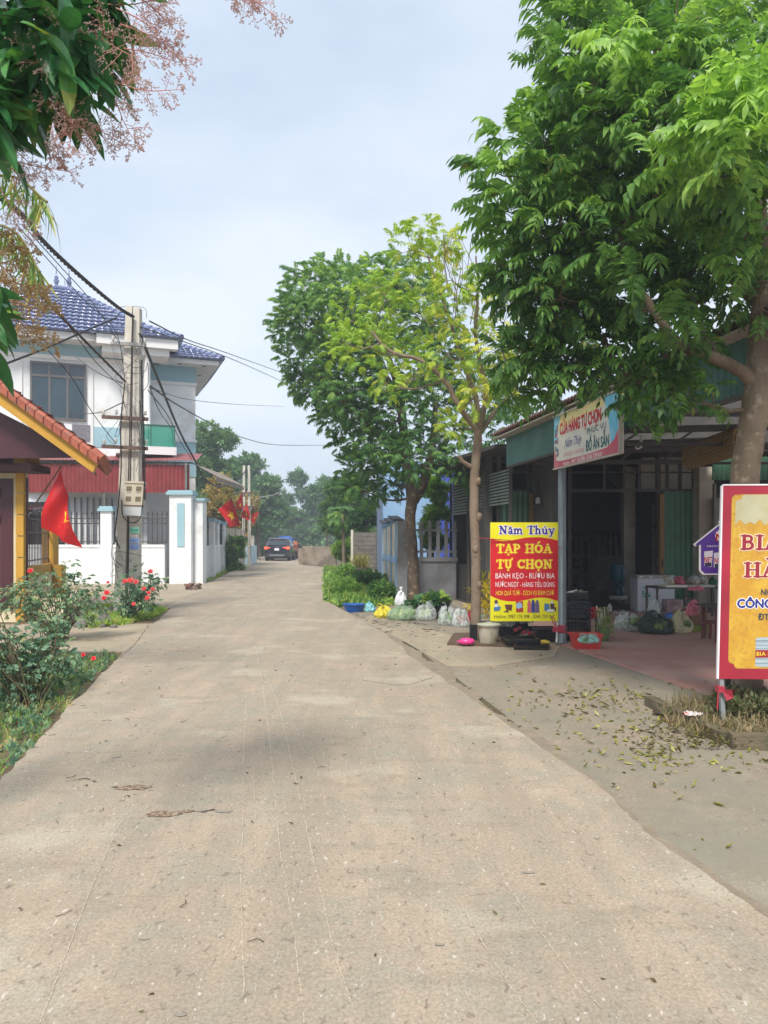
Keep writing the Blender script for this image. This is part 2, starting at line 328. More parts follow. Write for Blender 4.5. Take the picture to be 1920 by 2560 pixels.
GL = {
 'T': (.8, slab_T()),
 'A': (.86, [(.12, [(.14, .05), (.4, .93)]), (W_, [(.43, .93), (.7, .05)]), (.1, [(.24, .34), (.62, .34)]), (SF, [(.03, .05), (.27, .05)]), (SF, [(.54, .05), (.84, .05)])]),
 'P': (.76, [(W_, [(.2, .05), (.2, .95)]), (.17, [(.2, .92)]+arc(.42, .7, .2, .22, 90, -90)+[(.2, .48)]), (SF, [(.04, .05), (.38, .05)]), (SF, [(.04, .94), (.3, .94)])]),
 'B': (.8, [(W_, [(.2, .05), (.2, .95)]), (.15, [(.2, .93)]+arc(.42, .74, .17, .19, 90, -90)+[(.2, .55)]), (.17, [(.2, .52)]+arc(.44, .29, .2, .22, 90, -90)+[(.2, .07)]), (SF, [(.04, .05), (.3, .05)]), (SF, [(.04, .94), (.3, .94)])]),
 'I': (.46, [(W_, [(.22, .05), (.22, .95)]), (SF, [(.04, .05), (.4, .05)]), (SF, [(.04, .94), (.4, .94)])]),
 'H': (.92, [(W_, [(.2, .05), (.2, .95)]), (W_, [(.7, .05), (.7, .95)]), (.12, [(.2, .5), (.7, .5)]), (SF, [(.04, .05), (.36, .05)]), (SF, [(.04, .94), (.36, .94)]), (SF, [(.54, .05), (.86, .05)]), (SF, [(.54, .94), (.86, .94)])]),
 'O': (.9, [(.2, arc(.43, .5, .31, .4, 0, 360, 20))]),
 'C': (.82, [(.19, arc(.45, .5, .32, .4, 48, 315, 18)), (.1, [(.7, .94), (.7, .68)])]),
 'U': (.84, [(.19, [(.2, .93), (.2, .4)]+arc(.4, .34, .2, .25, 180, 360)+[(.6, .93)]), (SF, [(.04, .94), (.36, .94)]), (SF, [(.48, .94), (.72, .94)])]),
 'N': (.92, [(.13, [(.18, .05), (.18, .93)]), (.22, [(.2, .9), (.68, .12)]), (.13, [(.72, .06), (.72, .95)]), (SF, [(.04, .05), (.32, .05)]), (SF, [(.02, .94), (.26, .94)]), (SF, [(.56, .94), (.88, .94)])]),
 'a': (.64, [(.16, [(.16, .56)]+arc(.3, .5, .15, .15, 120, 0)+[(.46, .1)]), (.15, arc(.27, .2, .14, .14, 0, 360)), (.1, [(.44, .06), (.58, .06)])]),
 'm': (1.04, [(.17, [(.16, .05), (.16, .6)]), (.16, [(.16, .4)]+arc(.33, .45, .14, .17, 170, 0)+[(.47, .05)]), (.16, [(.5, .4)]+arc(.68, .45, .14, .17, 170, 0)+[(.83, .05)]), (.1, [(.02, .05), (.28, .05)]), (.1, [(.38, .05), (.58, .05)]), (.1, [(.72, .05), (.96, .05)]), (.1, [(.02, .62), (.16, .62)])]),
 'h': (.74, [(.18, [(.18, .05), (.18, .98)]), (.16, [(.18, .42)]+arc(.36, .45, .16, .17, 170, 0)+[(.53, .05)]), (.1, [(.04, .05), (.3, .05)]), (.1, [(.42, .05), (.66, .05)]), (.1, [(.02, .98), (.18, .98)])]),
 'u': (.72, [(.17, [(.16, .6), (.16, .24)]+arc(.31, .22, .15, .15, 180, 330)), (.17, [(.5, .6), (.5, .05)]), (.1, [(.02, .62), (.18, .62)]), (.1, [(.38, .62), (.5, .62)]), (.1, [(.5, .05), (.64, .05)])]),
 'y': (.72, [(.17, [(.14, .6), (.36, .06)]), (.13, [(.58, .6), (.3, -.22), (.16, -.24)]), (.1, [(.02, .62), (.28, .62)]), (.1, [(.46, .62), (.7, .62)])]),
}
def dia(ch):
    base = {'Ạ': 'A', 'Ó': 'O', 'Ự': 'U', 'Ọ': 'O', 'ă': 'a', 'ú': 'u', 'À': 'A'}.get(ch, ch); adv, st = GL[base]; st = list(st); m = adv/2-.03
    if ch in 'ẠỌỰ': st.append((.19, [(m, -.17), (m+.001, -.17)]))
    if ch == 'Ự': st.append((.13, [(.62, .94), (.78, 1.02), (.8, 1.14)]))
    if ch == 'Ó': st.append((.13, [(m-.06, 1.1), (m+.12, 1.24)]))
    if ch == 'À': st.append((.12, [(m+.06, 1.1), (m-.14, 1.26)]))
    if ch == 'ú': st.append((.11, [(m-.04, .78), (m+.1, .94)]))
    if ch == 'ă': st.append((.09, arc(m, .92, .15, .13, 200, 340)))
    return adv, st
def slabtext(s, grow=0.0, cell=.035):
    """slab-serif letters as thin rectangles that never overlap; unit = cap height"""
    segs = []; x = 0
    for ch in s:
        if ch == ' ': x += .45; continue
        adv, st = dia(ch)
        for wd, pl in st:
            for a, b in zip(pl[:-1], pl[1:]): segs.append((wd/2+grow, x+a[0], a[1], x+b[0], b[1]))
        x += adv
    nx, ny = int((x+.4)/cell), int(1.9/cell); gx = (np.arange(nx)+.5)*cell-.2; gy = (np.arange(ny)+.5)*cell-.45; X, Y = np.meshgrid(gx, gy); M = np.zeros_like(X, bool)
    for wd, x0, y0, x1, y1 in segs:
        dx, dy = x1-x0, y1-y0; L2 = dx*dx+dy*dy+1e-12; t = np.clip(((X-x0)*dx+(Y-y0)*dy)/L2, 0, 1); M |= ((X-x0-t*dx)**2+(Y-y0-t*dy)**2) < wd*wd
    rects = []
    for j in range(ny):
        i = 0
        while i < nx:
            if M[j, i]:
                k = i
                while k < nx and M[j, k]: k += 1
                rects.append((gx[i]-cell/2, gx[k-1]+cell/2, gy[j]-cell/2, gy[j]+cell/2)); i = k
            else: i += 1
    return rects, x
class Board:
    """a flat sign: bottom-left corner O, full width and height vectors, reference rectangle (x0, y0 top, x1, y1 bottom)"""
    def __init__(s, O, Uv, Vv, ref): s.O = Vector(O); s.U = Vector(Uv); s.V = Vector(Vv); s.N = s.U.cross(s.V).normalized(); s.r = ref
    def pt(s, x, y, l=1): x0, y0, x1, y1 = s.r; return s.O+s.U*((x-x0)/(x1-x0))+s.V*((y1-y)/(y1-y0))+s.N*(.0018*l)
    def poly(s, mb, pts, l=1): mb.poly([s.pt(x, y, l) for x, y in pts]); return s
    def rect(s, mb, x0, y0, x1, y1, l=1): return s.poly(mb, [(x0, y1), (x1, y1), (x1, y0), (x0, y0)], l)
    def ell(s, mb, cx, cy, rx, ry, l=1, n=16): return s.poly(mb, [(cx+rx*math.cos(2*math.pi*i/n), cy-ry*math.sin(2*math.pi*i/n)) for i in range(n)], l)
    def text(s, mb, t, x0, y0, x1, y1, l=2, off=0.0, shear=0.0, slope=0.0):
        rects, a, b, c, d = rastertext(t, off, shear)
        for u0, u1, v0, v1 in rects: mb.poly([s.pt(x0+(u-a)/(b-a)*(x1-x0), y1-(v-c)/(d-c)*(y1-y0), l) for u, v in ((u0, v0), (u1, v0), (u1, v1), (u0, v1))])
        return s
    def slab(s, mb, t, x0, y0, x1, y1, l=2, grow=0.0, cell=.035):
        """cap height between y0 and y1"""
        rects, wd = slabtext(t, grow, cell)
        for a, b, c, d in rects:
            q = [(x0+u/wd*(x1-x0), y1-v*(y1-y0)) for u, v in ((a, c), (b, c), (b, d), (a, d))]; mb.poly([s.pt(*p, l) for p in q])
        return s
    def panel(s, mb, th=.02): mb.slab([s.O, s.O+s.U, s.O+s.U+s.V, s.O+s.V], -s.N*th); return s
# ================================================================ the setting: ground, road, paving
def roadmat(name='road_concrete', g=(1, 1, 1), extra=None):
    m = bpy.data.materials.new(name); m.use_nodes = True; t = m.node_tree; t.nodes.clear(); l = t.links.new; n = t.nodes.new
    o = n('ShaderNodeOutputMaterial'); b = n('ShaderNodeBsdfPrincipled'); l(b.outputs[0], o.inputs[0]); b.inputs['Roughness'].default_value = .85; b.inputs['Specular IOR Level'].default_value = .3
    tc = n('ShaderNodeTexCoord'); src = tc.outputs['Object']
    def noise_(sc, det=6, ro=.6, st=None, dist=0):
        z = n('ShaderNodeTexNoise'); z.inputs['Scale'].default_value = sc; z.inputs['Detail'].default_value = det; z.inputs['Roughness'].default_value = ro; z.inputs['Distortion'].default_value = dist
        if st: mp = n('ShaderNodeMapping'); mp.inputs['Scale'].default_value = st; mp.inputs['Rotation'].default_value = (0, 0, R(-9)); l(src, mp.inputs[0]); l(mp.outputs[0], z.inputs['Vector'])
        else: l(src, z.inputs['Vector'])
        return z.outputs[0]
    def rng(v, a, b_, c=0, d=1):
        r = n('ShaderNodeMapRange'); r.inputs[1].default_value = a; r.inputs[2].default_value = b_; r.inputs[3].default_value = c; r.inputs[4].default_value = d; l(v, r.inputs[0]); return r.outputs[0]
    def mix(f, a, c, ty='MIX'):
        x = n('ShaderNodeMixRGB'); x.blend_type = ty
        for i, q in ((0, f), (1, a), (2, c)):
            if isinstance(q, (float, int)): x.inputs[i].default_value = q
            elif isinstance(q, tuple): x.inputs[i].default_value = q
            else: l(q, x.inputs[i])
        return x.outputs[0]
    col = mix(rng(noise_(.55, 5), .38, .62), (.45, .348, .258, 1), (.395, .328, .248, 1))
    col = mix(rng(noise_(3.2, 6, .7, (1, .8, 1), .5), .44, .6, 0, .75), col, (.34, .315, .245, 1)); col = mix(rng(noise_(6.5, 6, .7), .5, .64, 0, .6), col, (.47, .355, .27, 1)); col = mix(rng(noise_(1.7, 6, .65, (2.2, .35, 1)), .42, .7, 0, .7), col, (.29, .25, .195, 1))       # long wheel stains
    col = mix(rng(noise_(1.3, 5, .6, (1.6, .07, 1)), .45, .62, 0, .5), col, (.335, .275, .205, 1))
    col = mix(rng(noise_(2.6, 7, .7, (.5, 1.6, 1)), .54, .64, 0, .55), col, (.30, .25, .185, 1))        # darker cross patches
    col = mix(rng(noise_(.9, 4), .56, .66, 0, .6), col, (.50, .44, .34, 1))                            # pale worn patches
    col = mix(rng(noise_(70, 3, .7, (1, .8, 1)), .3, .72, 0, 1), mix(1., col, (.76, .76, .755, 1), 'MULTIPLY'), mix(1., col, (1.2, 1.2, 1.19, 1), 'MULTIPLY'))
    col = mix(rng(noise_(190, 2, .6), .35, .65, 0, 1), mix(1., col, (.9, .9, .9, 1), 'MULTIPLY'), mix(1., col, (1.1, 1.1, 1.09, 1), 'MULTIPLY'))
    col = mix(rng(noise_(30, 3, .55, (1, .6, 1), .6), .62, .68, 0, .85), col, (.22, .175, .13, 1))         # small chips
    col = mix(rng(noise_(46, 2, .5, (1.3, .5, 1), .3), .68, .73, 0, .8), col, (.62, .57, .5, 1))         # pale grit
    if extra: col = mix(rng(noise_(.8, 7, .65), .44, .62, 0, .8), col, extra)
    col = mix(1., col, (*g, 1), 'MULTIPLY')
    l(col, b.inputs['Base Color'])
    bp = n('ShaderNodeBump'); bp.inputs['Strength'].default_value = .5; bp.inputs['Distance'].default_value = .006; l(noise_(60, 6, .7), bp.inputs['Height']); l(bp.outputs[0], b.inputs['Normal']); return m
M_road = roadmat()
M_dirt = mat('soil', '#6b5540', '#7f6c52', scale=2.5, bump=1, bscale=30, c3='#5c5a35', s3=1.2, k=.8)
M_apron = roadmat('apron_concrete', (.80, .80, .80), (.31, .285, .215, 1))
M_lane = roadmat('lane_concrete', (1.05, 1.04, 1.0))
M_slab = roadmat('pale_concrete', (1.0, 1.0, .96))
M_gut = mat('gutter_dirt', '#a3947e', '#8f8272', scale=6, bump=1, bscale=50, c3='#9a8a72', s3=7, k=.85)
ground = MB().poly([(-300, -60, 0), (300, -60, 0), (300, 500, 0), (-300, 500, 0)]).build('ground', M_dirt); setp(ground, kind='structure')
def interp(tab, y):
    for (x0, y0), (x1, y1) in zip(tab[:-1], tab[1:]):
        if y <= y1: return x0+(x1-x0)*(y-y0)/(y1-y0)
    return tab[-1][0]
RL = [(-.6, -6), (-2.49, 4.98), (-2.86, 6.75), (-3.5, 10.05), (-4.0, 12.6), (-4.8, 17.2), (-6.2, 26), (-7.0, 33.4), (-8.3, 44.6), (-9.9, 60), (-12.5, 78)]
RR = [(2.9, -6), (1.57, 3.15), (1.31, 5.17), (.86, 7.6), (.42, 10.05), (0, 13), (-1.5, 19.85), (-2.2, 28), (-3.4, 44), (-5.3, 48), (-6.2, 56), (-8.6, 78)]
ys = [-6+i*.5 for i in range(16)]+[2+i*.06 for i in range(1, 220)]+[15.2+i*.5 for i in range(1, 125)]
def redge(y, jit=.035): return interp(RR, y)+jit*noise.noise(Vector((y*1.1, 0, 3)))*2+jit*.5*noise.noise(Vector((y*5, 2, 3)))+.014*noise.noise(Vector((y*16, 2, 8)))
def ledge(y): return interp(RL, y)+.05*noise.noise(Vector((y*1.3, 5, 3)))+.02*noise.noise(Vector((y*6, 5, 3)))
b = MB(); vs = []; fs = []
for y in ys: vs += [(ledge(y)-.02, y, -.02), (ledge(y), y, .03), (redge(y), y, .03), (redge(y)+.012, y, -.02)]
fs = [(4*i+k, 4*i+k+1, 4*i+k+5, 4*i+k+4) for i in range(len(ys)-1) for k in range(3)]
road = b.add(vs, fs, False).build('road', M_road); setp(road, kind='structure')
# scratches left by trailers along the slab
M_scr = mat('scratch', '#dccfba', '#c4b095', scale=60, rough=.8, k=.84, lo=.42, hi=.58)
SCR = [[(190, 2480), (110, 2536)][:0] or [(100, 2560), (142, 2449), (214, 2258), (255, 2160), (327, 2003)], [(347, 1957), (431, 1760), (492, 1639)],
 [(610, 2484), (605, 2298), (602, 2194), (608, 2021), (608, 1905), (616, 1731)], [(761, 2559), (738, 2368), (712, 2194), (700, 2125), (683, 1940), (657, 1720), (637, 1616)],
 [(880, 2513), (833, 2368), (799, 2218), (770, 2090), (729, 1905), (694, 1760), (660, 1680)], [(1342, 2560), (1249, 2426), (1168, 2293), (1134, 2229)], [(1029, 2050), (960, 1934), (905, 1810), (870, 1740)],
 [(1516, 2536), (1411, 2414), (1307, 2270), (1209, 2142), (1168, 2093), (1105, 2009), (1035, 1899), (990, 1830), (930, 1740)], [(262, 2210), (300, 2130), (318, 2080)], [(640, 2160), (635, 1950), (628, 1830)], [(140, 2050), (210, 1880), (260, 1780)], [(830, 2080), (800, 1950), (770, 1860)]]
b = MB(); rz = random.Random(3)
for k, pl in enumerate(SCR):
    q = smoothpath([G(x, y, .03) for x, y in pl], 26); main = k in (0, 2, 3, 4, 5, 7)
    for i in range(len(q)-1):
        if rz.random() < (.2 if main else .5): continue
        a, c = q[i], q[i+1]; ww = (.0017 if main else .001)*rz.uniform(.4, 1.3); ww += .00007*a.y; o = rz.uniform(-.002, .002)
        b.poly([(a.x-ww+o, a.y, .0335), (a.x+ww+o, a.y, .0335), (c.x+ww+o, c.y, .0335), (c.x-ww+o, c.y, .0335)])
b.build('scratch_marks', M_scr, road)
M_hole = mat('pothole', '#9a7c62', '#76604c', scale=45, bump=2, bscale=60, c3='#c2aa90', s3=28, lo3=.48, hi3=.56, k=.8)
b = MB()
for cx, cy, rx, ry, sd_ in ((332, 1968, .12, .016, 1), (412, 2034, .10, .016, 5), (470, 2027, .035, .008, 7)):
    c = G(cx, cy, .034); pts = [(c.x+rx*math.cos(t)*(1+.5*noise.noise(Vector((math.cos(t)*2, math.sin(t)*2, sd_)))+.15*noise.noise(Vector((t*5, sd_, 0)))), c.y+ry*3*math.sin(t)*(1+.6*noise.noise(Vector((math.cos(t)*2.5, math.sin(t)*2, sd_+9)))), .0342) for t in [2*math.pi*i/40 for i in range(40)]]; b.poly(pts)
b.build('pothole', M_hole, road)
M_patch = mat('grey_patch', '#9c958a', '#aaa08f', scale=20, k=.8); b = MB()
for cx, cy, rx in ((500, 2026, .035), (560, 2027, .05), (452, 2536, .02), (359, 2346, .022), (1100, 2360, .02), (1320, 2180, .03)):
    c = G(cx, cy, .034); b.poly([(c.x+rx*math.cos(t)*(1+.4*noise.noise(Vector((math.cos(t), math.sin(t), cx)))), c.y+rx*.45*math.sin(t), .0338) for t in [2*math.pi*i/24 for i in range(24)]])
b.build('mortar_patch', M_patch, road)
# apron in front of the shops, its dirt gutter, the paler slab, the side lane and the driveway
apron = MB().prism([(3, -6), (14, -6), (14, 17), (6, 17), (2.6, 26), (-1.9, 26), (-1.3, 19.5), (.3, 12.5), (1.1, 7.0), (1.5, 3)], -.05, .008).build('paved_apron', M_apron); setp(apron, kind='structure')
vs = []
for y in ys:
    if not (2.2 < y < 17): continue
    wd = (.10+.22*max(0, min(1, (y-4.5)/5)))*(1+.9*noise.noise(Vector((y*.9, 7, 1)))+.5*noise.noise(Vector((y*4, 7, 1))))*.6+.03*noise.noise(Vector((y*14, 3, 2)))
    vs += [(redge(y)-.01, y, .0125), (redge(y)+wd, y, .0125)]
gut = MB().add(vs, [(2*i, 2*i+1, 2*i+3, 2*i+2) for i in range(len(vs)//2-1)], False).build('dirt_gutter', M_gut); setp(gut, kind='structure')
sl = [G(x, y) for x, y in ((1118, 1668), (1240, 1667), (1385, 1645), (1400, 1618), (1290, 1600), (1150, 1600), (1030, 1560), (925, 1540), (900, 1552), (1000, 1600))]
slab = MB().prism([(p.x, p.y) for p in sl], .009, .017).build('concrete_slab', M_slab); setp(slab, kind='structure')
M_crack = mat('crack', '#5a4c3c', '#6d5d4a', scale=20, k=.8); b = MB(); rk = random.Random(12)
for pl in ([(395, 1531), (430, 1505), (520, 1477)], [(300, 1645), (345, 1600), (372, 1560)], [(1120, 1668), (1240, 1669), (1390, 1650)], [(560, 1432), (640, 1470), (700, 1478)], [(905, 1700), (1010, 1712), (1090, 1690)], [(180, 1950), (215, 1946), (240, 1955)], [(505, 2030), (530, 2024), (548, 2027)]):
    q = smoothpath([G(x, y, .034) for x, y in pl], 14, .012, int(pl[0][0]))
    for i in range(len(q)-1):
        if rk.random() < .12: continue
        ww = rk.uniform(.001, .004)+.0002*q[i].y; d_ = (q[i+1]-q[i]).normalized(); s_ = Vector((-d_.y, d_.x, 0))*ww; b.poly([(q[i]-s_)[:2]+(.0337,), (q[i]+s_)[:2]+(.0337,), (q[i+1]+s_)[:2]+(.0337,), (q[i+1]-s_)[:2]+(.0337,)])
b.build('crack', M_crack, road)
lane = MB().prism([(-30, 18.8), (-9, 18.8), (-4.7, 17.7), (-6.3, 27.9), (-30, 27.9)], -.04, .016).build('side_lane', M_lane); setp(lane, kind='structure')
drive = MB().prism([(-8.0, 10.7), (-3.55, 10.9), (-4.25, 14.5), (-8.0, 14.3)], -.04, .02).build('driveway', M_lane); setp(drive, kind='structure')
# red tiled forecourt
def tilemat():
    m = bpy.data.materials.new('red_tiles'); m.use_nodes = True; t = m.node_tree; l = t.links.new; b = t.nodes['Principled BSDF']; n = t.nodes.new
    tc = n('ShaderNodeTexCoord'); br = n('ShaderNodeTexBrick'); br.offset = 0; br.inputs['Scale'].default_value = 1; br.inputs['Brick Width'].default_value = .3; br.inputs['Row Height'].default_value = .3; br.inputs['Mortar Size'].default_value = .006
    br.inputs['Color1'].default_value = (.50, .25, .20, 1); br.inputs['Color2'].default_value = (.43, .22, .18, 1); br.inputs['Mortar'].default_value = (.30, .25, .22, 1)
    mp = n('ShaderNodeMapping'); mp.inputs['Rotation'].default_value = (0, 0, R(-8.6)); l(tc.outputs['Object'], mp.inputs[0]); l(mp.outputs[0], br.inputs['Vector'])
    z = n('ShaderNodeTexNoise'); z.inputs['Scale'].default_value = 1.6; z.inputs['Detail'].default_value = 8; l(tc.outputs['Object'], z.inputs['Vector']); r = n('ShaderNodeMapRange'); r.inputs[1].default_value = .42; r.inputs[2].default_value = .68; r.inputs[4].default_value = .75; l(z.outputs[0], r.inputs[0])
    x = n('ShaderNodeMixRGB'); l(r.outputs[0], x.inputs[0]); l(br.outputs[0], x.inputs[1]); x.inputs[2].default_value = (.48, .34, .28, 1); l(x.outputs[0], b.inputs['Base Color']); b.inputs['Roughness'].default_value = .55; return m
b = MB(); pl = [S(4.55, 4.5), (13, 4.5, 0), (13, 17.2, 0), S(5.0, 17.2), S(4.9, 11.9), S(4.42, 11.55)]
tiles = b.prism([(p[0], p[1]) for p in pl], -.03, .03).build('tiled_floor', tilemat()); setp(tiles, kind='structure')
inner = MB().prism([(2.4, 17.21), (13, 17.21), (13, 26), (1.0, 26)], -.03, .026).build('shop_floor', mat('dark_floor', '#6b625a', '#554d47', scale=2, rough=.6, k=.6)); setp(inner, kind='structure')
# ================================================================ left side: the white and blue house
M_white = mat('white_render', '#f2f3f4', '#e6e9eb', scale=.8, bump=.2, bscale=40, k=.93, c3='#c4c2b8', s3=1.3, lo3=.52, hi3=.78)
M_blue = mat('pale_blue_render', '#a9cdd8', '#9dc2ce', scale=1, bump=.2, bscale=40, k=.85)
M_trimw = mat('white_trim', '#f1efee', k=.85, rough=.6)
M_tileb = mat('blue_roof_tile', '#5f6b98', '#8089ac', scale=9, rough=.2, k=.9, coat=.6)
M_frame = mat('grey_aluminium', '#6f6a68', rough=.45, k=.8)
M_glass = mat('window_glass', '#2c4654', '#3c5868', scale=1.5, rough=.08, k=.6, spec=.8)
M_gglass = mat('green_glass', '#3fae93', rough=.1, alpha=.62, k=.8)
A = R(21); HO = Vector((-9.2, 30, 0)); ex = Vector((math.cos(A), math.sin(A), 0)); ey = Vector((-math.sin(A), math.cos(A), 0))
def H(x, y, z): return HO+ex*x+ey*y+Vector((0, 0, z))
def hb(mb, x0, x1, y0, y1, z0, z1): return mb.box(x0, x1, y0, y1, z0, z1, lambda x, y, z: H(x, y, z))
house = thing('village_house', H(-3.6, 0, 0), 'two-storey white and pale blue house with a blue tiled roof behind the white wall', 'house')
def walls_white(b):
    hb(b, -7.4, 0, 0, 9, 0, 8.35); hb(b, .0, 2.0, 1.5, 8, 0, 8.0)
    hb(b, -1.05, -.85, -.85, -.65, 0, 5.05)
part('wall', M_white, house, walls_white)
def bands(b):
    hb(b, -7.42, .02, -.02, 9, 8.5, 8.97); hb(b, -2.1, 0, -.025, -.001, 5.12, 5.9)
    hb(b, .0, 2.02, 1.48, 8, 8.12, 8.78); hb(b, .86, 2.02, 1.47, 8.02, 4.2, 5.65)
part('blue_band', M_blue, house, bands)
def trims(b):
    hb(b, -7.46, .05, -.06, 9.02, 8.35, 8.5); hb(b, .0, 2.06, 1.43, 8.04, 8.0, 8.12); hb(b, .0, 2.05, 1.44, 8.03, 5.65, 5.75)
    hb(b, -4.55, -4.45, -.05, 0, 5.0, 8.35); hb(b, -2.1, -2.0, -.05, 0, 5.0, 8.35)
    hb(b, -1.2, .9, -1.2, 1.4, 4.85, 5.08)       # balcony slab
    hb(b, -1.25, .95, -1.24, -1.2, 4.8, 5.1)
part('moulding', M_trimw, house, trims)
def column(b):
    c = H(-.1, -.9, 0); b.lathe((c.x, c.y, 5.05), [(.2, 0), (.2, .15), (.13, .2), (.12, 3.5), (.16, 3.58), (.2, 3.7), (.2, 3.85)], 14)
part('column', M_trimw, house, column)
def soffit(b):
    hb(b, -8.3, .55, -.9, 9.9, 8.95, 9.2); hb(b, -1.9, 1.0, -1.3, -.9, 8.8, 9.18); hb(b, -1.7, .7, -1.1, .2, 8.55, 8.8)
    hb(b, .55, 2.85, .75, 8.9, 8.78, 8.96)
part('eave', M_trimw, house, soffit)
for x, y in ((-6, -.5), (-3.3, -.5), (-.9, -1), (.2, -1), (1.3, 1), (2.3, 1.1), (2.35, 3)): part('eave_spotlight', mat('dark_fitting', '#3a3a3c', k=.7), house, lambda b: hb(b, x-.07, x+.07, y-.07, y+.07, 8.77 if y in (-1, 1, 1.1, 3) else 8.93, 8.96))
def tiled_face(mb, A_, B_, C_, D_, rows, cw=.25, amp=.024, lift=.1):
    """wavy overlapping tiles on the face A-B (eave) up to D-C (ridge)"""
    A_, B_, C_, D_ = map(Vector, (A_, B_, C_, D_)); nrm = (B_-A_).cross(D_-A_).normalized()
    if nrm.z < 0: nrm = -nrm
    u = (B_-A_).normalized()
    for r_ in range(rows):
        t0, t1 = r_/rows, (r_+1)/rows; a0, b0, a1, b1 = A_.lerp(D_, t0), B_.lerp(C_, t0), A_.lerp(D_, t1), B_.lerp(C_, t1); w_ = (b0-a0).length
        if w_ < .05: continue
        n_ = max(2, int(w_/cw*6)); vs = []
        for i in range(n_+1):
            s_ = i/n_; p0 = a0.lerp(b0, s_); p1 = a1.lerp(b1, s_); h0 = amp*math.sin((p0-A_).dot(u)/cw*2*math.pi); h1 = amp*math.sin((p1-A_).dot(u)/cw*2*math.pi)
            sl = (p1-p0).normalized(); vs += [p0-sl*.07+nrm*(h0+lift), p1+nrm*(h1+.03), p0+sl*.04+nrm*(h0*.3-.02)]
        fs = []
        for i in range(n_): a = 3*i; fs += [(a, a+3, a+4, a+1), (a+2, a+5, a+3, a)]
        mb.add(vs, fs, True)
def roof(b):
    z = 9.2; e = (H(-8.4, -1, z), H(.65, -1, z), H(.65, 10, z), H(-8.4, 10, z)); r0, r1 = H(-3.45, 4.3, 12.25), H(-2.95, 4.3, 12.25)
    [tiled_face(b, *q_, 12, .22) for q_ in ((e[0], e[1], r1, r0), (e[1], e[2], r1, r1), (e[3], e[0], r0, r0))]
    b.add(e+(r0, r1), [(0, 1, 5, 4), (1, 2, 5), (2, 3, 4, 5), (3, 0, 4)], False)
    b.add([H(-2.1, -1.35, z-.05), H(1.1, -1.35, z-.05), H(1.1, 1.0, z-.05), H(-2.1, 1, z-.05), H(-.4, .4, 9.95), H(-.6, .4, 9.95)], [(0, 1, 4, 5), (1, 2, 4), (2, 3, 5, 4), (3, 0, 5)], False)
    tiled_face(b, H(-2.1, -1.38, z-.03), H(1.12, -1.38, z-.03), H(-.4, .4, 9.97), H(-.6, .4, 9.97), 4, .22); tiled_face(b, H(1.12, -1.38, z-.03), H(1.12, 1, z-.03), H(-.4, .4, 9.97), H(-.4, .4, 9.97), 4, .22)
    w0, w1, w2, w3 = H(-.3, .65, 8.96), H(2.98, .65, 8.96), H(2.98, 9, 8.96), H(-.3, 9, 8.96); q0, q1 = H(-.3, 4.6, 10.75), H(.9, 4.6, 10.5)
    tiled_face(b, w0, w1, q1, q0, 8, .22); tiled_face(b, w1, w2, q1, q1, 8, .22); b.add((w0, w1, w2, w3, q0, q1), [(0, 1, 5, 4), (1, 2, 5), (2, 3, 4, 5)], False)
rf = part('roof', M_tileb, house, roof)
for p, q in ((H(.65, -1, 9.3), H(-2.95, 4.3, 12.33)), (H(-8.4, -1, 9.3), H(-3.45, 4.3, 12.33)), (H(-3.45, 4.3, 12.33), H(-2.95, 4.3, 12.33)), (H(1.12, -1.38, 9.25), H(-.4, .4, 10.05)), (H(2.98, .65, 9.06), H(.9, 4.6, 10.6)), (H(2.98, 9, 9.06), H(.9, 4.6, 10.6)), (H(.65, 10, 9.3), H(-2.95, 4.3, 12.33))):
    n_ = max(1, int((q-p).length/.38)); part('ridge', M_tileb, rf, lambda b: [b.tube([p.lerp(q, i/n_), p.lerp(q, (i+1.08)/n_)], [.13, .09], 8) for i in range(n_)])
for x, y, s_ in ((-3.45, 4.3, .6), (-2.95, 4.3, .6), (-3.15, 5.4, .5)):
    c = H(x, y, 12.35)
    part('finial', M_tileb, house, lambda b: b.lathe(c, [(.16*s_, 0), (.1*s_, .1), (.14*s_, .3*s_), (.2*s_, .45*s_), (.12*s_, .62*s_), (.15*s_, .68*s_), (.06*s_, .85*s_), (.03*s_, 1.1*s_), (.01, 1.5*s_)], 12))
def window(par, x0, x1, z0, z1, cols, tr, y=-.03):
    f = part('window', M_frame, par, lambda b: [hb(b, x0, x1, y-.05, y+.02, z, z+.09) for z in (z0, z1-.09, z0+(z1-z0)*tr)] and [hb(b, x, x+.08, y-.052, y+.018, z0, z1) for x in [x0+(x1-x0-.08)*i/cols for i in range(cols+1)]] and None)
    part('pane', M_glass, f, lambda b: hb(b, x0+.03, x1-.03, y-.02, y, z0+.03, z1-.03)); return f
window(house, -4.19, -2.25, 6.07, 8.22, 3, .74)
window(house, -7.2, -6.0, 6.07, 8.2, 2, .74)
window(house, -.8, -.2, 4.85, 7.4, 1, .8)
part('balcony_glass', M_gglass, house, lambda b: [hb(b, -.95, .88, -1.19, -1.17, 5.12, 5.88), hb(b, .87, .89, -1.17, 1.3, 5.12, 5.88)])
part('balcony_rail', mat('dark_green_metal', '#2e6a5e', k=.7), house, lambda b: (hb(b, -1, .92, -1.21, -1.15, 5.88, 5.93), [hb(b, x, x+.03, -1.2, -1.16, 5.08, 5.88) for x in (-.95, 0, .87)]))
part('stone_cladding', mat('slate_cladding', '#a9a6ad', '#6c6874', scale=14, stretch=(1, 1, 6), k=.7), house, lambda b: hb(b, -2.75, -2.12, -.05, 0, 5.35, 5.95))
part('house_door', mat('dark_doorway', '#20252b', k=.6), house, lambda b: hb(b, -5.3, -3.0, -.04, 0, .1, 3.0))
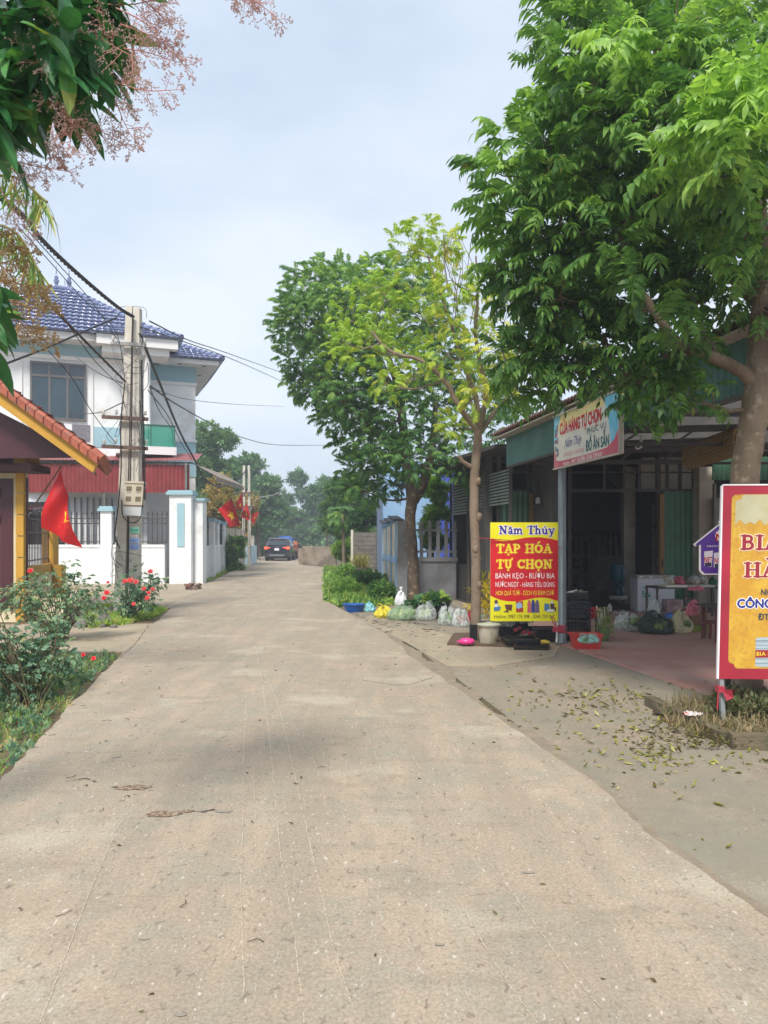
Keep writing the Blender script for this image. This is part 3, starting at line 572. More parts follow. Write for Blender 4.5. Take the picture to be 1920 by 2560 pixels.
part('gate_grille', mat('steel_grey', '#6b7076', rough=.4, k=.7), house, lambda b: [hb(b, -2.9+i*.22, -2.84+i*.22, -.12, -.06, .1, 3.2) for i in range(8)])
# ---- red corrugated awning
M_redtin = mat('red_corrugated_tin', '#9c3c3c', '#8a3434', scale=3, rough=.5, k=.75, c3='#a4605a', s3=2, lo3=.62, hi3=.75)
def corr(mb, O, Uv, Vv, pitch=.12, amp=.015, th=0):
    """corrugated sheet spanned by Uv (across the ribs) and Vv"""
    O, Uv, Vv = Vector(O), Vector(Uv), Vector(Vv); n_ = max(4, int(Uv.length/pitch*4)); nr = Uv.cross(Vv).normalized(); vs = []
    for i in range(n_+1):
        h = amp*math.sin(i*math.pi/2)+amp*.4*(1 if i % 4 in (1,) else 0); p = O+Uv*(i/n_)+nr*h; vs += [p, p+Vv]
    return mb.add(vs, [(2*i, 2*i+2, 2*i+3, 2*i+1) for i in range(n_)], False)
aw = thing('awning', (-10, 28, 0), 'dark red corrugated tin awning in front of the white house', 'awning')
wl, wr = P(48, 1232, 28.2), P(474, 1232, 28.6)
zt, zb = 4.62, 3.34
part('valance', M_redtin, aw, lambda b: corr(b, (wl.x-2, 28.2, zb), (wr.x-wl.x+2, .4, 0), (0, 0, 1.05), .15))
part('awning_roof', mat('red_tin_roof', '#b06a6a', '#9d5050', scale=3, k=.8, rough=.5), aw, lambda b: corr(b, (wl.x-2.2, 28.0, 4.52), (wr.x-wl.x+2.5, .42, 0), (-.3, 2.2, .5), .15))
part('awning_frame', mat('weathered_steel', '#8b8a86', '#6f675e', scale=10, k=.7), aw, lambda b: [b.bar((wl.x-2, 28.32, 4.46), (wr.x+.1, 28.72, 4.46), .05, .06)]+[b.bar((wl.x-1+i*1.1, 28.3+i*.06, 4.4), (wl.x-1+i*1.1, 28.3+i*.06, 4.5), .05, .05) for i in range(7)]+[b.bar((x, 28.5, 0), (x, 28.5, 4.45), .08, .08) for x in (-10.35, wr.x-.1)])
tipc = P(478, 1150, 28.7); part('side_flap', mat('faded_tin', '#a59a92', '#8d8078', scale=6, k=.8), aw, lambda b: (corr(b, (tipc.x, 28.75, 4.48), (.3, 4.0, -.1), (.95, .1, -.52), .2), b.slab([(tipc.x+.9, 28.8, 3.93), (tipc.x+1.2, 32.8, 3.83), (tipc.x+1.2, 32.8, 3.7), (tipc.x+.9, 28.8, 3.8)], (.02, 0, 0))))
# ---- white boundary wall with railings and blue capped pillars
bw = thing('boundary_wall', (-10, 27.7, 0), 'white rendered boundary wall with iron railings and pale blue pillar caps', 'wall')
YW = 27.7
def bwall(b):
    b.box(-16, -7.9, YW, YW+.18, 0, 1.32); b.box(-16, -7.9, YW-.03, YW+.21, 1.32, 1.42)
    for x in (-9.98, -13.3): b.box(x-.2, x+.2, YW-.1, YW+.3, 0, 2.62)
    pa, pb = Vector((-7.02, 28.6, 0)), Vector((-8.2, 38.9, 0))
    for p, q in ((pa, Vector((-7.32, 32.7, 0))), (Vector((-7.32, 32.7, 0)), pb)):
        d = (q-p).normalized(); s_ = Vector((-d.y, d.x, 0))
        b.slab([p, q, q+Vector((0, 0, 1.25)), p+Vector((0, 0, 1.25))], s_*.18)
        b.slab([p-s_*.03+Vector((0, 0, 1.25)), q-s_*.03+Vector((0, 0, 1.25)), q-s_*.03+Vector((0, 0, 1.34)), p-s_*.03+Vector((0, 0, 1.34))], s_*.24)
    for c in (Vector((-7.3, 32.4, 0)), Vector((-7.9, 36, 0)), pb): b.box(c.x-.17, c.x+.17, c.y-.17, c.y+.17, 0, 2.35)
part('wall', M_white, bw, bwall)
def caps(b):
    for x in (-9.98, -13.3): b.box(x-.28, x+.28, YW-.18, YW+.38, 2.62, 2.72); b.box(x-.23, x+.23, YW-.13, YW+.33, 2.72, 2.8)
    for c in (Vector((-7.3, 32.4, 0)), Vector((-7.9, 36, 0)), Vector((-8.2, 38.9, 0))): b.box(c.x-.23, c.x+.23, c.y-.23, c.y+.23, 2.35, 2.5)
part('pillar_cap', M_blue, bw, caps)
M_iron = mat('dark_iron', '#4a4045', '#5c4b45', scale=20, rough=.5, k=.7)
def rail(b, p, q, z0, z1, n_, r=.014):
    p, q = Vector(p), Vector(q)
    for z in (z0+.08, z1-.32, z1-.14): b.bar(p+Vector((0, 0, z)), q+Vector((0, 0, z)), .03, .035)
    for i in range(n_+1):
        c = p.lerp(q, i/n_); b.tube([c+Vector((0, 0, z0)), c+Vector((0, 0, z1))], r, 5); b.lathe(c+Vector((0, 0, z1-.02)), [(.005, 0), (.03, .03), (.03, .06), (0, .16)], 6); b.lathe(c+Vector((0, 0, z1-.26)), [(.014, 0), (.03, .02), (.014, .05)], 6)
part('railing', M_iron, bw, lambda b: (rail(b, (-13.1, YW+.1, 0), (-10.2, YW+.1, 0), 1.44, 2.5, 16), rail(b, (-9.75, YW+.1, 0), (-7.85, YW+.1, 0), 1.44, 2.5, 11), rail(b, (-7.15, 28.9, 0), (-7.35, 32.2, 0), 1.36, 2.4, 14), rail(b, (-7.45, 32.6, 0), (-8.15, 38.7, 0), 1.36, 2.3, 26), rail(b, (-15.8, YW+.1, 0), (-13.5, YW+.1, 0), 1.44, 2.5, 12)))
gp = thing('gate_pillar', (-7.4, 27.6, 0), 'tall white gate pillar with an inset pale blue stripe at the wall corner', 'pillar')
part('shaft', M_white, gp, lambda b: (b.box(-7.66, -6.88, 27.45, 28.0, 0, 3.2), b.box(-6.86, -6.55, 27.8, 28.4, 0, 3.0)))
part('cap', M_blue, gp, lambda b: (b.box(-7.76, -6.8, 27.35, 28.1, 3.2, 3.3), b.box(-7.71, -6.85, 27.4, 28.05, 3.3, 3.36), b.box(-6.79, -6.47, 27.72, 28.48, 3.0, 3.1)))
part('blue_stripe', M_blue, gp, lambda b: b.box(-7.38, -7.12, 27.42, 27.448, 1.35, 2.9))
# low end wall (cream) after the railing
ew = MB(); ew.box(-8.35, -8.05, 39.2, 44, 0, 2.2); ew = ew.build('end_wall', mat('cream_render', '#d9cdb8', '#b9a98e', scale=2, k=.8), origin=(-8.2, 40, 0)); setp(ew, 'weathered cream wall end beyond the railing behind the flags', 'wall')
lb = MB(); lb.box(-8.9, -8.0, 46, 46.3, 0, 1.25); lb.box(-8.9, -8.6, 46.3, 52, 0, 1.2); lb = lb.build('low_wall', mat('powder_blue_render', '#c3dbe4', '#b3ccd6', scale=1, k=.85), origin=(-8.4, 46, 0)); setp(lb, 'low powder blue wall behind the leafy bush by the far pole', 'wall')
# ---- yellow porch at the near left
M_yel = mat('ochre_paint', '#d9a83e', '#cf9c38', scale=3, k=.85, c3='#b68a3c', s3=3, lo3=.6, hi3=.75)
M_cream = mat('cream_paint', '#efe2c0', '#e6d6ac', scale=3, k=.85)
M_mar = mat('maroon_paint', '#56242d', '#4b2028', scale=4, k=.8, rough=.5)
M_orange = mat('orange_clay_tile', '#c0664a', '#a8583f', scale=9, rough=.6, k=.8, c3='#8a6a58', s3=4, lo3=.58, hi3=.7)
ph = thing('yellow_house', (-7.5, 14.9, 0), 'ochre and maroon porch with orange roof tiles at the left edge', 'house')
e1, e0 = P(246, 1150, 13.6), P(-130, 872, 13.6); dn = (e1-e0); back = Vector((-1.02, 3.2, 0))
part('roof', M_orange, ph, lambda b: (tiled_face(b, e1+Vector((0, 0, .04)), e1+back+Vector((0, 0, .04)), e0+back+Vector((0, 0, .04)), e0+Vector((0, 0, .04)), 14, .26, .03)))
def verge(b):
    n_ = 17; L_ = dn.length
    for i in range(n_): p = e0+dn*(i/n_); q = e0+dn*((i+1.1)/n_); o = Vector((0, -.02, .06)); b.tube([p+o, q+o], [.05, .064], 10); b.box(0, 1, 0, 1, 0, 1, lambda x, y, z, p=p, q=q: p.lerp(q, x)+Vector((0, -.1+.1*y, -.07+.12*z)))
    n_ = 14
    for i in range(n_): p = e1+back*(i/n_)+Vector((.03, 0, .03)); b.tube([p-dn.normalized()*.15+Vector((0, 0, .05)), p+Vector((.04, 0, .0))], [.07, .08], 8)
part('verge_tiles', M_orange, ph, verge)
part('bargeboard', M_yel, ph, lambda b: b.slab([e0+Vector((0, 0, -.04)), e1+Vector((-.02, 0, -.04)), e1+Vector((-.1, 0, -.22)), e0+Vector((0, 0, -.34))], (0, .08, 0)))
part('soffit', M_mar, ph, lambda b: (b.slab([e0+Vector((0, .1, -.08)), e1+Vector((-.2, .1, -.0)), e1+back+Vector((-.2, 0, -.0)), e0+back+Vector((0, 0, -.08))], (0, 0, -.03)),
    b.slab([e0+Vector((-1, .5, -.2)), P(212, 1138, 14.1)+Vector((0, 0, .0)), P(170, 1140, 14.1)+Vector((0, 0, -.03)), e0+Vector((-1, .5, -1.9))], (0, .06, 0))))
part('beam', mat('brown_beam', '#5f3a36', '#54312f', scale=4, k=.8), ph, lambda b: (b.box(-9.8, P(42, 0, 14.6).x, 14.5, 14.9, P(0, 1160, 14.6).z, P(0, 1108, 14.6).z), b.box(-9.8, P(86, 0, 14.5).x, 14.35, 15.2, P(0, 1178, 14.5).z, P(0, 1160, 14.5).z)))
part('beam_block', M_yel, ph, lambda b: b.box(P(42, 0, 14.6).x, P(70, 0, 14.6).x, 14.48, 15.1, P(0, 1160, 14.6).z, P(0, 1124, 14.6).z))
X = lambda px, Y=14.9: (px-CX)*Y/F
part('column', M_cream, ph, lambda b: b.box(X(-120), X(60), 14.92, 15.06, 0, P(0, 1178, 14.9).z))
part('maroon_panel', M_mar, ph, lambda b: (b.box(X(0), X(32), 14.89, 14.93, .25, 2.78), b.box(X(60)+.002, X(62), 14.98, 15.06, 0, 2.8), b.box(X(-120), X(-18), 14.88, 14.93, .25, 2.78), b.box(X(-120), X(54), 14.84, 14.95, .3, .42)))
for i in range(7): part('quoin', M_yel, ph, lambda b: b.box(X(41), X(60.5), 14.87, 14.97, .02+i*.415, .02+i*.415+.395))
part('notice_plate', mat('black_plate', '#1d1b1c', rough=.3, k=.7), ph, lambda b: (b.box(X(-16), X(2), 14.86, 14.885, 2.43, 2.62), b.box(X(-16), X(2), 14.86, 14.885, 1.9, 2.06)))
part('plinth', M_cream, ph, lambda b: (b.box(-9.8, X(134), 15.35, 15.6, 0, .42), b.box(-9.6, X(60), 15.4, 15.6, 0, .8)))
lt = thing('ceiling_light', P(90, 1090, 15.4), 'white tube light fitting under the maroon porch soffit', 'light')
part('tube', mat('opal_tube', '#f4f6f8', k=.9, rough=.3), lt, lambda b: b.tube([P(55, 1089, 15.4), P(125, 1094, 15.4)], .035, 8))
part('housing', M_trimw, lt, lambda b: b.bar(P(53, 1085, 15.43), P(127, 1090, 15.43), .07, .04))
yf = thing('yellow_fence', (-7.8, 16.5, 0), 'ochre yard fence with dark vertical bars behind the porch column', 'fence')
fa, fb = Vector((-7.3, 15.9, 0)), Vector((-8.2, 19, 0))
part('fence_wall', M_yel, yf, lambda b: (b.slab([fa, fb, fb+Vector((0, 0, 1.0)), fa+Vector((0, 0, 1.05))], (-.16, -.03, 0)), b.box(-8.42, -8.12, 18.9, 19.2, 0, 2.35), b.box(-8.1, -7.9, 18.86, 19.1, 0, .98)))
part('lower_panel', M_cream, yf, lambda b: b.slab([fa+Vector((.006, 0, 0)), fb+Vector((.006, 0, 0)), fb+Vector((.006, 0, .78)), fa+Vector((.006, 0, .82))], (.02, .004, 0)))
part('fence_cap', M_mar, yf, lambda b: (b.box(-8.75, -8.05, 18.82, 19.28, 2.35, 2.44), b.bar(fa+Vector((-.08, 0, 2.2)), fb+Vector((-.08, 0, 2.38)), .2, .05)))
part('fence_bars', M_iron, yf, lambda b: ([b.tube([fa.lerp(fb, .03+i/15)+Vector((-.08, 0, 1.02)), fa.lerp(fb, .03+i/15)+Vector((-.08, 0, 2.15))], .012, 5) for i in range(15)], [b.bar(fa+Vector((-.08, 0, z)), fb+Vector((-.08, 0, z)), .03, .03) for z in (1.15, 1.75, 2.05)]))
cb = thing('squash_vine_net', P(98, 1278, 17), 'white cable loosely draped over the ochre yard fence', 'cable')
COL.objects.unlink(cb); bpy.data.objects.remove(cb)
cb = MB().tube(smoothpath([P(70, 1292, 16.6), P(84, 1272, 17), P(98, 1278, 17.3), P(112, 1268, 17.6), P(120, 1278, 18)], 5), .012, 5).build('white_cable', M_trimw, origin=tuple(P(98, 1278, 17))); setp(cb, 'white cable loosely draped over the ochre yard fence', 'cable')
# ---- flags
def flagmat():
    return mat('flag_red', '#d8141a', '#c80f16', scale=2, rough=.6, k=.95)
M_fl, M_star = flagmat(), mat('flag_yellow', '#f5d21c', rough=.6, k=.95)
def flag(outline, Y, star, pole, label, sd_, depth=.12):
    """outline: top-left, top-right, bottom-right, bottom-left photo px of the hanging cloth"""
    q = [P(x, y, Y) for x, y in outline]; o = thing('flag', pole[0], label, 'flag', 'red flags with a yellow star')
    def fn(u, v):
        p = q[0].lerp(q[1], u).lerp(q[3].lerp(q[2], u), v); wv = noise.noise(Vector((u*2.4+v, v*1.2, sd_)))*depth*2.2+math.sin(u*9+v*3+sd_)*depth*.35; return p+Vector((wv*.25*(v+.2), wv, 0))
    part('cloth', M_fl, o, lambda b: b.grid(22, 22, fn))
    su, sv, sr = star; pts = []
    def both(b):
        for s_ in (-.012, .012):
            vs = [fn(su, sv)+Vector((0, s_, 0))]
            for i in range(10):
                a = math.pi*2*i/10; r_ = sr*(1 if i % 2 == 0 else .42); vs.append(fn(su+math.sin(a)*r_, sv-math.cos(a)*r_*.9)+Vector((0, s_, 0)))
            b.add(vs, [(0, 1+i, 1+(i+1) % 10) for i in range(10)], False)
    part('star', M_star, o, both)
    part('flag_pole', mat('bamboo_stick', '#8d7c62', '#6f5e48', scale=20, k=.7), o, lambda b: b.tube(pole, .014, 6)); return o
flag([(153, 1168), (172, 1250), (192, 1370), (98, 1318)], 14.6, (.8, .5, .2), [P(78, 1275, 14.95), P(153, 1166, 14.6)], 'large red flag with a yellow star hanging beside the ochre porch column', 1.0)
flag([(579, 1246), (545, 1274), (576, 1318), (604, 1312)], 33, (.5, .52, .28), [P(582, 1320, 33.2)-Vector((0, 0, .9)), P(592, 1300, 33.1), P(579, 1244, 33)], 'red flag with its whole star showing, biggest of the cluster by the wall end', 2.3, .08)
flag([(606, 1232), (590, 1255), (590, 1274), (608, 1272)], 38.5, (.35, .7, .2), [P(611, 1350, 38.6), P(606, 1230, 38.5)], 'red flag highest in the cluster, partly behind its neighbours', 4.1, .06)
flag([(617, 1256), (601, 1292), (622, 1302), (626, 1286)], 41, (.55, .5, .22), [P(628, 1400, 41.1), P(617, 1254, 41)], 'small paler red flag in front of the far concrete poles', 5.7, .06)
flag([(648, 1279), (632, 1285), (627, 1302), (636, 1313)], 46, (.4, .5, .2), [P(650, 1411, 46.1), P(648, 1277, 46)], 'narrow red flag right of the far concrete poles', 7.9, .06)
# ---- utility pole with its boxes
M_conc = mat('pole_concrete', '#cfc9bd', '#bab3a7', scale=3, bump=.6, bscale=50, c3='#938b7e', s3=5, lo3=.58, hi3=.7, k=1.08)
up = thing('utility_pole', (-5.5, 16.2, 0), 'tall twin concrete utility pole with tangled cables beside the rose bushes', 'utility pole')
def post(xb, xt, wb, wt, zt_): return lambda b: b.box(-1, 1, -1, 1, 0, 1, lambda x, y, z: Vector(((xb+(xt-xb)*z)+x*(wb+(wt-wb)*z)/2, 16.2+y*(.13-.04*z), zt_*z)))
part('post', M_conc, up, post(X(302, 16.2), X(326, 16.2), .23, .135, 6.5)); part('post', M_conc, up, post(X(328, 16.2)+.06, X(343, 16.2)+.01, .23, .135, 6.46))
M_rust = mat('rusty_steel', '#6d5148', '#83695d', scale=14, rough=.7, k=.7)
for za, x0, x1 in ((5.72-.05, 290, 372), (4.13, 265, 378), (3.52, 265, 377)):
    y_ = 16.0 if za > 5 else 15.98; part('crossarm', mat('galvanised', '#a7a6a4', rough=.5, k=.75) if za > 5 else M_rust, up, lambda b: (b.bar((X(x0, 16.2), y_, za+.02), (X(x1, 16.2), y_, za-.03), .07, .07)))
def insul(b):
    for px_, z in ((268, 4.2), (300, 4.22), (372, 4.2), (270, 3.6), (298, 3.62), (374, 3.6), (292, 5.75), (370, 5.7)): b.lathe((X(px_, 16.2), 15.98, z-.02), [(.02, 0), (.035, .02), (.02, .05), (.035, .07), (.015, .1)], 8)
part('insulator', mat('porcelain', '#d8d4cc', rough=.3, k=.8), up, insul)
part('hoop', mat('galvanised', '#a7a6a4'), up, lambda b: b.tube(smoothpath([P(291, 790, 16.2), P(291, 772, 16.2), P(305, 767, 16.2), P(350, 767, 16.2), P(365, 775, 16.2), P(366, 795, 16.2)], 5), .008, 5))
def stickers(c1, y0, y1, nm, t):
    mb = MB(); q = P(351, 1330, 16.04); bd = Board((X(323, 16.03), 16.055, P(0, y1, 16.04).z), (.2, 0, 0), (0, 0, P(0, y0, 16.04).z-P(0, y1, 16.04).z), (0, 0, 20, 10)); mb.smooth = False; bd.panel(mb, .003); o = mb.build('sticker', mat('paper_'+nm, c1, k=.85), up)
    mb = MB(); bd.text(mb, t, 2, 3, 18, 7.5, 1.2, .01); mb.build('sticker_lettering', mat('ink_'+nm, {'g': '#1f9a82', 'b': '#2f58c4', 'c': '#4a7fd0'}[nm], k=.8), o)
stickers('#8fd8c4', 1318, 1333, 'g', 'CC DC'); stickers('#a9c4ee', 1344, 1358, 'c', 'DC'); stickers('#9db8f0', 1361, 1374, 'b', 'C 1 T')
mbx = thing('meter_box', P(331, 1250, 15.95), 'tilted cream electricity meter box with four windows on the near pole', 'meter box')
Ax = Vector((1, 0, -.03)).normalized(); Az = Vector((.08, 0, 1)).normalized(); mc = P(333, 1248, 15.9)
def mo(b, u0, u1, v0, v1, d0, d1): b.box(u0, u1, d0, d1, v0, v1, lambda x, y, z: mc+Ax*x+Az*z+Vector((0, y, 0)))
part('case', mat('aged_ivory_plastic', '#d8cfb8', '#cfc6ae', scale=4, rough=.4, k=.85), mbx, lambda b: (mo(b, -.19, .19, -.12, .36, 0, .16), mo(b, -.2, .2, .33, .37, -.02, .17)))
part('lower_case', mat('grey_white_plastic', '#cfd1d3', rough=.4, k=.85), mbx, lambda b: mo(b, -.185, .185, -.34, -.15, 0, .16))
part('seam', mat('brown_grime', '#7e705c', k=.7), mbx, lambda b: mo(b, -.187, .187, -.15, -.12, -.006, .15))
for u in (-.1, .1):
    for v in (.21, 0.0): part('meter_window', mat('smoky_window', '#7d6e58', '#94846a', scale=30, rough=.2, k=.7), mbx, lambda b: mo(b, u-.055, u+.055, v-.045, v+.055, -.005, .01))
part('meter_label', mat('grey_label', '#a8a69c', k=.8), mbx, lambda b: [mo(b, u-.045, u+.045, v-.085, v-.06, -.004, 0) for u in (-.1, .1) for v in (.21,)] and None)
# ---- cables
M_cab = mat('black_cable', '#2a2628', rough=.6, k=.7); M_cabg = mat('dark_grey_cable', '#4a464c', rough=.6, k=.7); M_cabb = mat('brown_cable', '#5a4544', rough=.6, k=.7)
def cable(pts, r, label, m=M_cab, name='power_cable', tw=False, n_=8):
    q = smoothpath(pts, n_); mb = MB()
    if tw:
        q = smoothpath(pts, 40)
        for ph_ in (0, 2.1, 4.2):
            pp = []
            for i, p in enumerate(q): d = (q[min(i+1, len(q)-1)]-q[max(0, i-1)]).normalized(); a = d.orthogonal().normalized(); c = d.cross(a); t = ph_+i*.55; pp.append(p+(a*math.cos(t)+c*math.sin(t))*r*.62)
            mb.tube(pp, r*.55, 5)
    else: mb.tube(q, r, 5)
    o = mb.build(name, m, origin=tuple(q[len(q)//2])); return setp(o, label, 'cable', 'overhead cables')
cable([P(-160, 400, 7), P(40, 525, 9), P(110, 606, 11), P(200, 690, 13), P(290, 765, 15.3), P(333, 792, 16.05)], .035, 'thick twisted overhead cable sweeping down to the pole top past the palm fronds', M_cabg, tw=True)
cable([P(-60, 560, 6.5), P(25, 630, 8), P(60, 680, 9), P(110, 745, 10.5), P(200, 840, 13), P(314, 955, 16.05)], .022, 'brown bundled cable crossing in front of the blue roof to the middle crossarm', M_cabb, tw=True)
cable([P(-80, 950, 11), P(0, 915, 12), P(120, 868, 13.5), P(230, 820, 15), P(290, 795, 16)], .02, 'black cable rising from the left edge across the house eave to the pole top', M_cab)
cable([P(40, 560, 9), P(130, 660, 11), P(210, 750, 13), P(290, 830, 15), P(312, 945, 16)], .007, 'upper thin wire above the house roof finials', M_cabg)
cable([P(55, 560, 9), P(150, 665, 11), P(230, 755, 13), P(300, 860, 15)], .007, 'lower thin wire above the house roof finials', M_cabg)
cable([P(60, 700, 9), P(160, 800, 12), P(240, 905, 14), P(312, 975, 16)], .008, 'thin wire crossing the upper house window corner', M_cabg)
cable([P(120, 875, 12), P(180, 945, 13.4), P(230, 1030, 14.6), P(290, 1110, 16)], .008, 'thin sagging wire crossing the upstairs window', M_cabg)
cable([P(374, 803, 16.1), P(470, 850, 24), P(560, 880, 32), P(700, 930, 50), P(800, 965, 70)], .018, 'upper of the two wires from the pole top towards the dark green tree', M_cabg)
cable([P(352, 818, 16.1), P(470, 858, 24), P(590, 902, 36), P(720, 960, 60)], .018, 'lower of the two wires from the pole top towards the dark green tree', M_cabg)
cable([P(350, 835, 16.1), P(400, 960, 20), P(450, 1080, 25), P(487, 1150, 28.6)], .035, 'thick black cable dropping from the pole to the awning corner')
cable([P(487, 1150, 28.6), P(510, 1195, 33), P(548, 1217, 38), P(590, 1205, 42), P(618, 1172, 44.6)], .035, 'cable sagging between the awning corner and the far twin poles')
cable([P(376, 965, 16.1), P(440, 1010, 22), P(530, 1060, 32), P(600, 1092, 42), P(690, 1112, 55), P(815, 1113, 75)], .022, 'cable swooping low across the sky above the far trees', M_cabg)
cable([P(370, 975, 16.1), P(420, 1040, 20), P(455, 1110, 25), P(480, 1148, 28.5)], .012, 'thin wire beside the thick cable dropping to the awning corner')
cable([P(376, 970, 16.1), P(480, 1000, 24), P(610, 1012, 38), P(710, 1016, 55)], .01, 'faint thin wire crossing the sky right of the house', M_cabg)
cable([P(333, 795, 16.05), P(331, 900, 15.98), P(330, 1000, 15.97), P(326, 1206, 15.96)], .014, 'black cable running down the gap of the twin pole to the meter box')
cable([P(322, 1292, 15.95), P(321, 1400, 15.95), P(317, 1530, 15.94)], .016, 'black conduit running from the meter box down to the ground')
cable([P(350, 1000, 15.98), P(355, 1100, 15.95), P(358, 1220, 15.95), P(352, 1290, 15.94), P(330, 1307, 15.93), P(308, 1290, 15.93), P(304, 1250, 15.95)], .012, 'loose cable looping under the tilted meter box')
cable([P(312, 960, 15.98), P(302, 1060, 15.9), P(303, 1170, 15.9), P(296, 1260, 15.9), P(288, 1340, 15.9), P(300, 1370, 15.95)], .014, 'slack cable hanging down the left edge of the near pole')
cable([P(354, 900, 15.98), P(356, 1010, 15.9), P(360, 1120, 15.9), P(362, 1250, 15.9)], .02, 'bundle of cables hanging down the right edge of the near pole')
def tangle(n_, box, label, seed):
    r = random.Random(seed); mb = MB()
    for i in range(n_):
        x0, y0, x1, y1 = box; a = P(r.choice((308, 355))+r.uniform(-6, 6), r.uniform(y0, y1), 15.95); c = P(r.uniform(x0, x1), r.uniform(y0, y1), r.uniform(15.7, 16.4)); e = P(r.uniform(x0, x1), r.uniform(y0, y1)+60, r.uniform(15.8, 16.3)); mb.tube(smoothpath([a, (a+c)/2+Vector((r.uniform(-.2, .2), 0, r.uniform(-.25, .1))), c, (c+e)/2+Vector((r.uniform(-.15, .15), 0, -.1)), e], 6), r.uniform(.003, .006), 4, cap=False)
    o = mb.build('wire_tangle', M_cabg, up); o['kind'] = 'stuff'; return o
tangle(6, (270, 840, 375, 960), '', 1); tangle(7, (265, 960, 400, 1120), '', 2); tangle(5, (280, 1330, 306, 1450), '', 4)
for i, (a, c, l_) in enumerate((((312, 962), (150, 860), 'upper'), ((310, 1005), (175, 1035), 'middle'))):
    cable([P(a[0], a[1], 16), P((a[0]+c[0])/2, (a[1]+c[1])/2+12, 20), P(c[0], c[1], 29)], .012, f'{l_} service wire from the pole to the house window side', M_cabg)
cable([P(374, 968, 16), P(400, 1030, 20), P(430, 1075, 26), P(432, 1110, 29)], .012, 'service wire ending at the green balcony glass', M_cabg)
# ---- far twin poles
fp = thing('utility_pole', (-7.95, 44.6, 0), 'distant twin concrete utility pole behind the cluster of red flags', 'utility pole')
for dx_ in (-.16, .12): part('post', M_conc, fp, lambda b: b.box(-1, 1, -1, 1, 0, 1, lambda x, y, z: Vector((-7.95+dx_*(1+.3*(1-z))+x*(.085-.025*z), 44.6+y*.09, 5.9*z))))
part('crossarm', M_rust, fp, lambda b: (b.bar((-8.6, 44.4, 4.3), (-7.3, 44.4, 4.3), .08, .08), b.bar((-8.5, 44.4, 3.5), (-7.3, 44.4, 3.5), .08, .08)))
part('street_lamp_arm', mat('galvanised', '#a7a6a4'), fp, lambda b: b.tube(smoothpath([(-7.9, 44.5, 2.9), (-7.3, 44.2, 3.9), (-6.4, 43.8, 4.1), (-5.5, 43.4, 4.4)], 5), .03, 5))
# ---- brick rubble by the gate pillar, stone rubble by the pole
M_brick = mat('broken_brick', '#9a6a58', '#8a7f76', scale=8, bump=1, bscale=30, k=.75); M_stone = mat('grey_rubble', '#8d8780', '#6f6a64', scale=6, bump=1, bscale=30, k=.75)
bricks = thing('brick_pile', G(488, 1472), 'small pile of broken bricks at the foot of the gate pillar', 'rubble'); bricks['kind'] = 'stuff'
def bp_(b):
    r = random.Random(5)
    for i in range(16):
        c = G(r.uniform(468, 508), 1474, 0)+Vector((0, r.uniform(-.3, .3), .06+(.1 if i > 9 else 0))); b.obox(c, (.2, .1, .08), (r.uniform(-1, 1), r.uniform(-1, 1), r.uniform(-.3, .3)), (r.uniform(-.3, .3), 1, r.uniform(-.4, .4)))
part('bricks', M_brick, bricks, bp_)
rub = MB(); r = random.Random(9)
for i in range(60):
    c = G(r.uniform(185, 285), r.uniform(1538, 1572), 0); s_ = r.uniform(.06, .14); rub.blob((c.x, c.y, s_*.5), (s_, s_*.8, s_*.7), i, .5, 2, 8, 6)
rub = rub.build('rubble', M_stone); setp(rub, 'grey stone rubble heaped between the rose bushes and the pole', 'rubble', kind='stuff')
kb = MB(); kb.bar(G(-60, 1650)+Vector((0, 0, .03)), G(275, 1641)+Vector((0, 0, .02)), .1, .08); kb.bar(G(100, 1572)+Vector((0, 0, .05)), G(330, 1556)+Vector((0, 0, .03)), .14, .12); kb = kb.build('bed_kerb', mat('mossy_kerb', '#8f7f6a', '#6d6350', scale=5, bump=1, bscale=30, k=.75)); setp(kb, kind='structure')
# ================================================================ right side: the shop
M_teal = mat('teal_corrugated_tin', '#5c8c86', '#4c7a76', scale=2, rough=.5, k=.8, c3='#6d8a80', s3=2, lo3=.6, hi3=.75)
M_dsteel = mat('dark_steel', '#4c4744', '#5b534d', scale=8, rough=.6, k=.65); M_wood = mat('yellow_wood', '#b08b52', '#9c7a45', scale=3, stretch=(1, 1, .2), k=.7)
M_gpan = mat('green_panel', '#55866a', '#4b785c', scale=2, rough=.5, k=.9); M_rwhite = mat('dusty_white_wall', '#c9c1b2', '#b2a998', scale=2, k=1.0, c3='#8d8474', s3=1.5, lo3=.55, hi3=.7)
M_inner = mat('dark_grey_wall', '#5c5854', '#494541', scale=2, k=.8); M_roofin = mat('roof_underside', '#6b6664', '#5d5753', scale=2, k=.6)  # inner and annex walls are plain dark grey with a slight mottle
shop = thing('grocery_shop', S(5, 16, 0), 'open-fronted grocery shop with a green tin fascia and folded green doors', 'shop')
EA, EZ = 4.5, 3.65; Y0, Y1 = 6.5, 15.4
def sroof(b):
    a, c = S(EA, Y1, EZ+.02), S(EA, Y0, EZ+.02); corr(b, a, c-a, (9, 0, 1.5), .13, .018); corr(b, a+Vector((0, 0, .03)), c-a, (9, 0, 1.5), .13, .018)
part('roof', mat('red_brown_tin', '#8c6458', '#77564c', scale=3, rough=.6, k=.7), shop, sroof)
part('eave_board', mat('grey_soffit', '#b8aca0', '#a89b8e', scale=3, k=.95), shop, lambda b: b.slab([S(EA+.02, Y1, EZ-.05), S(EA+.02, Y0, EZ-.05), S(EA+.34, Y0, EZ-.02), S(EA+.34, Y1, EZ-.02)], (0, 0, .025)))
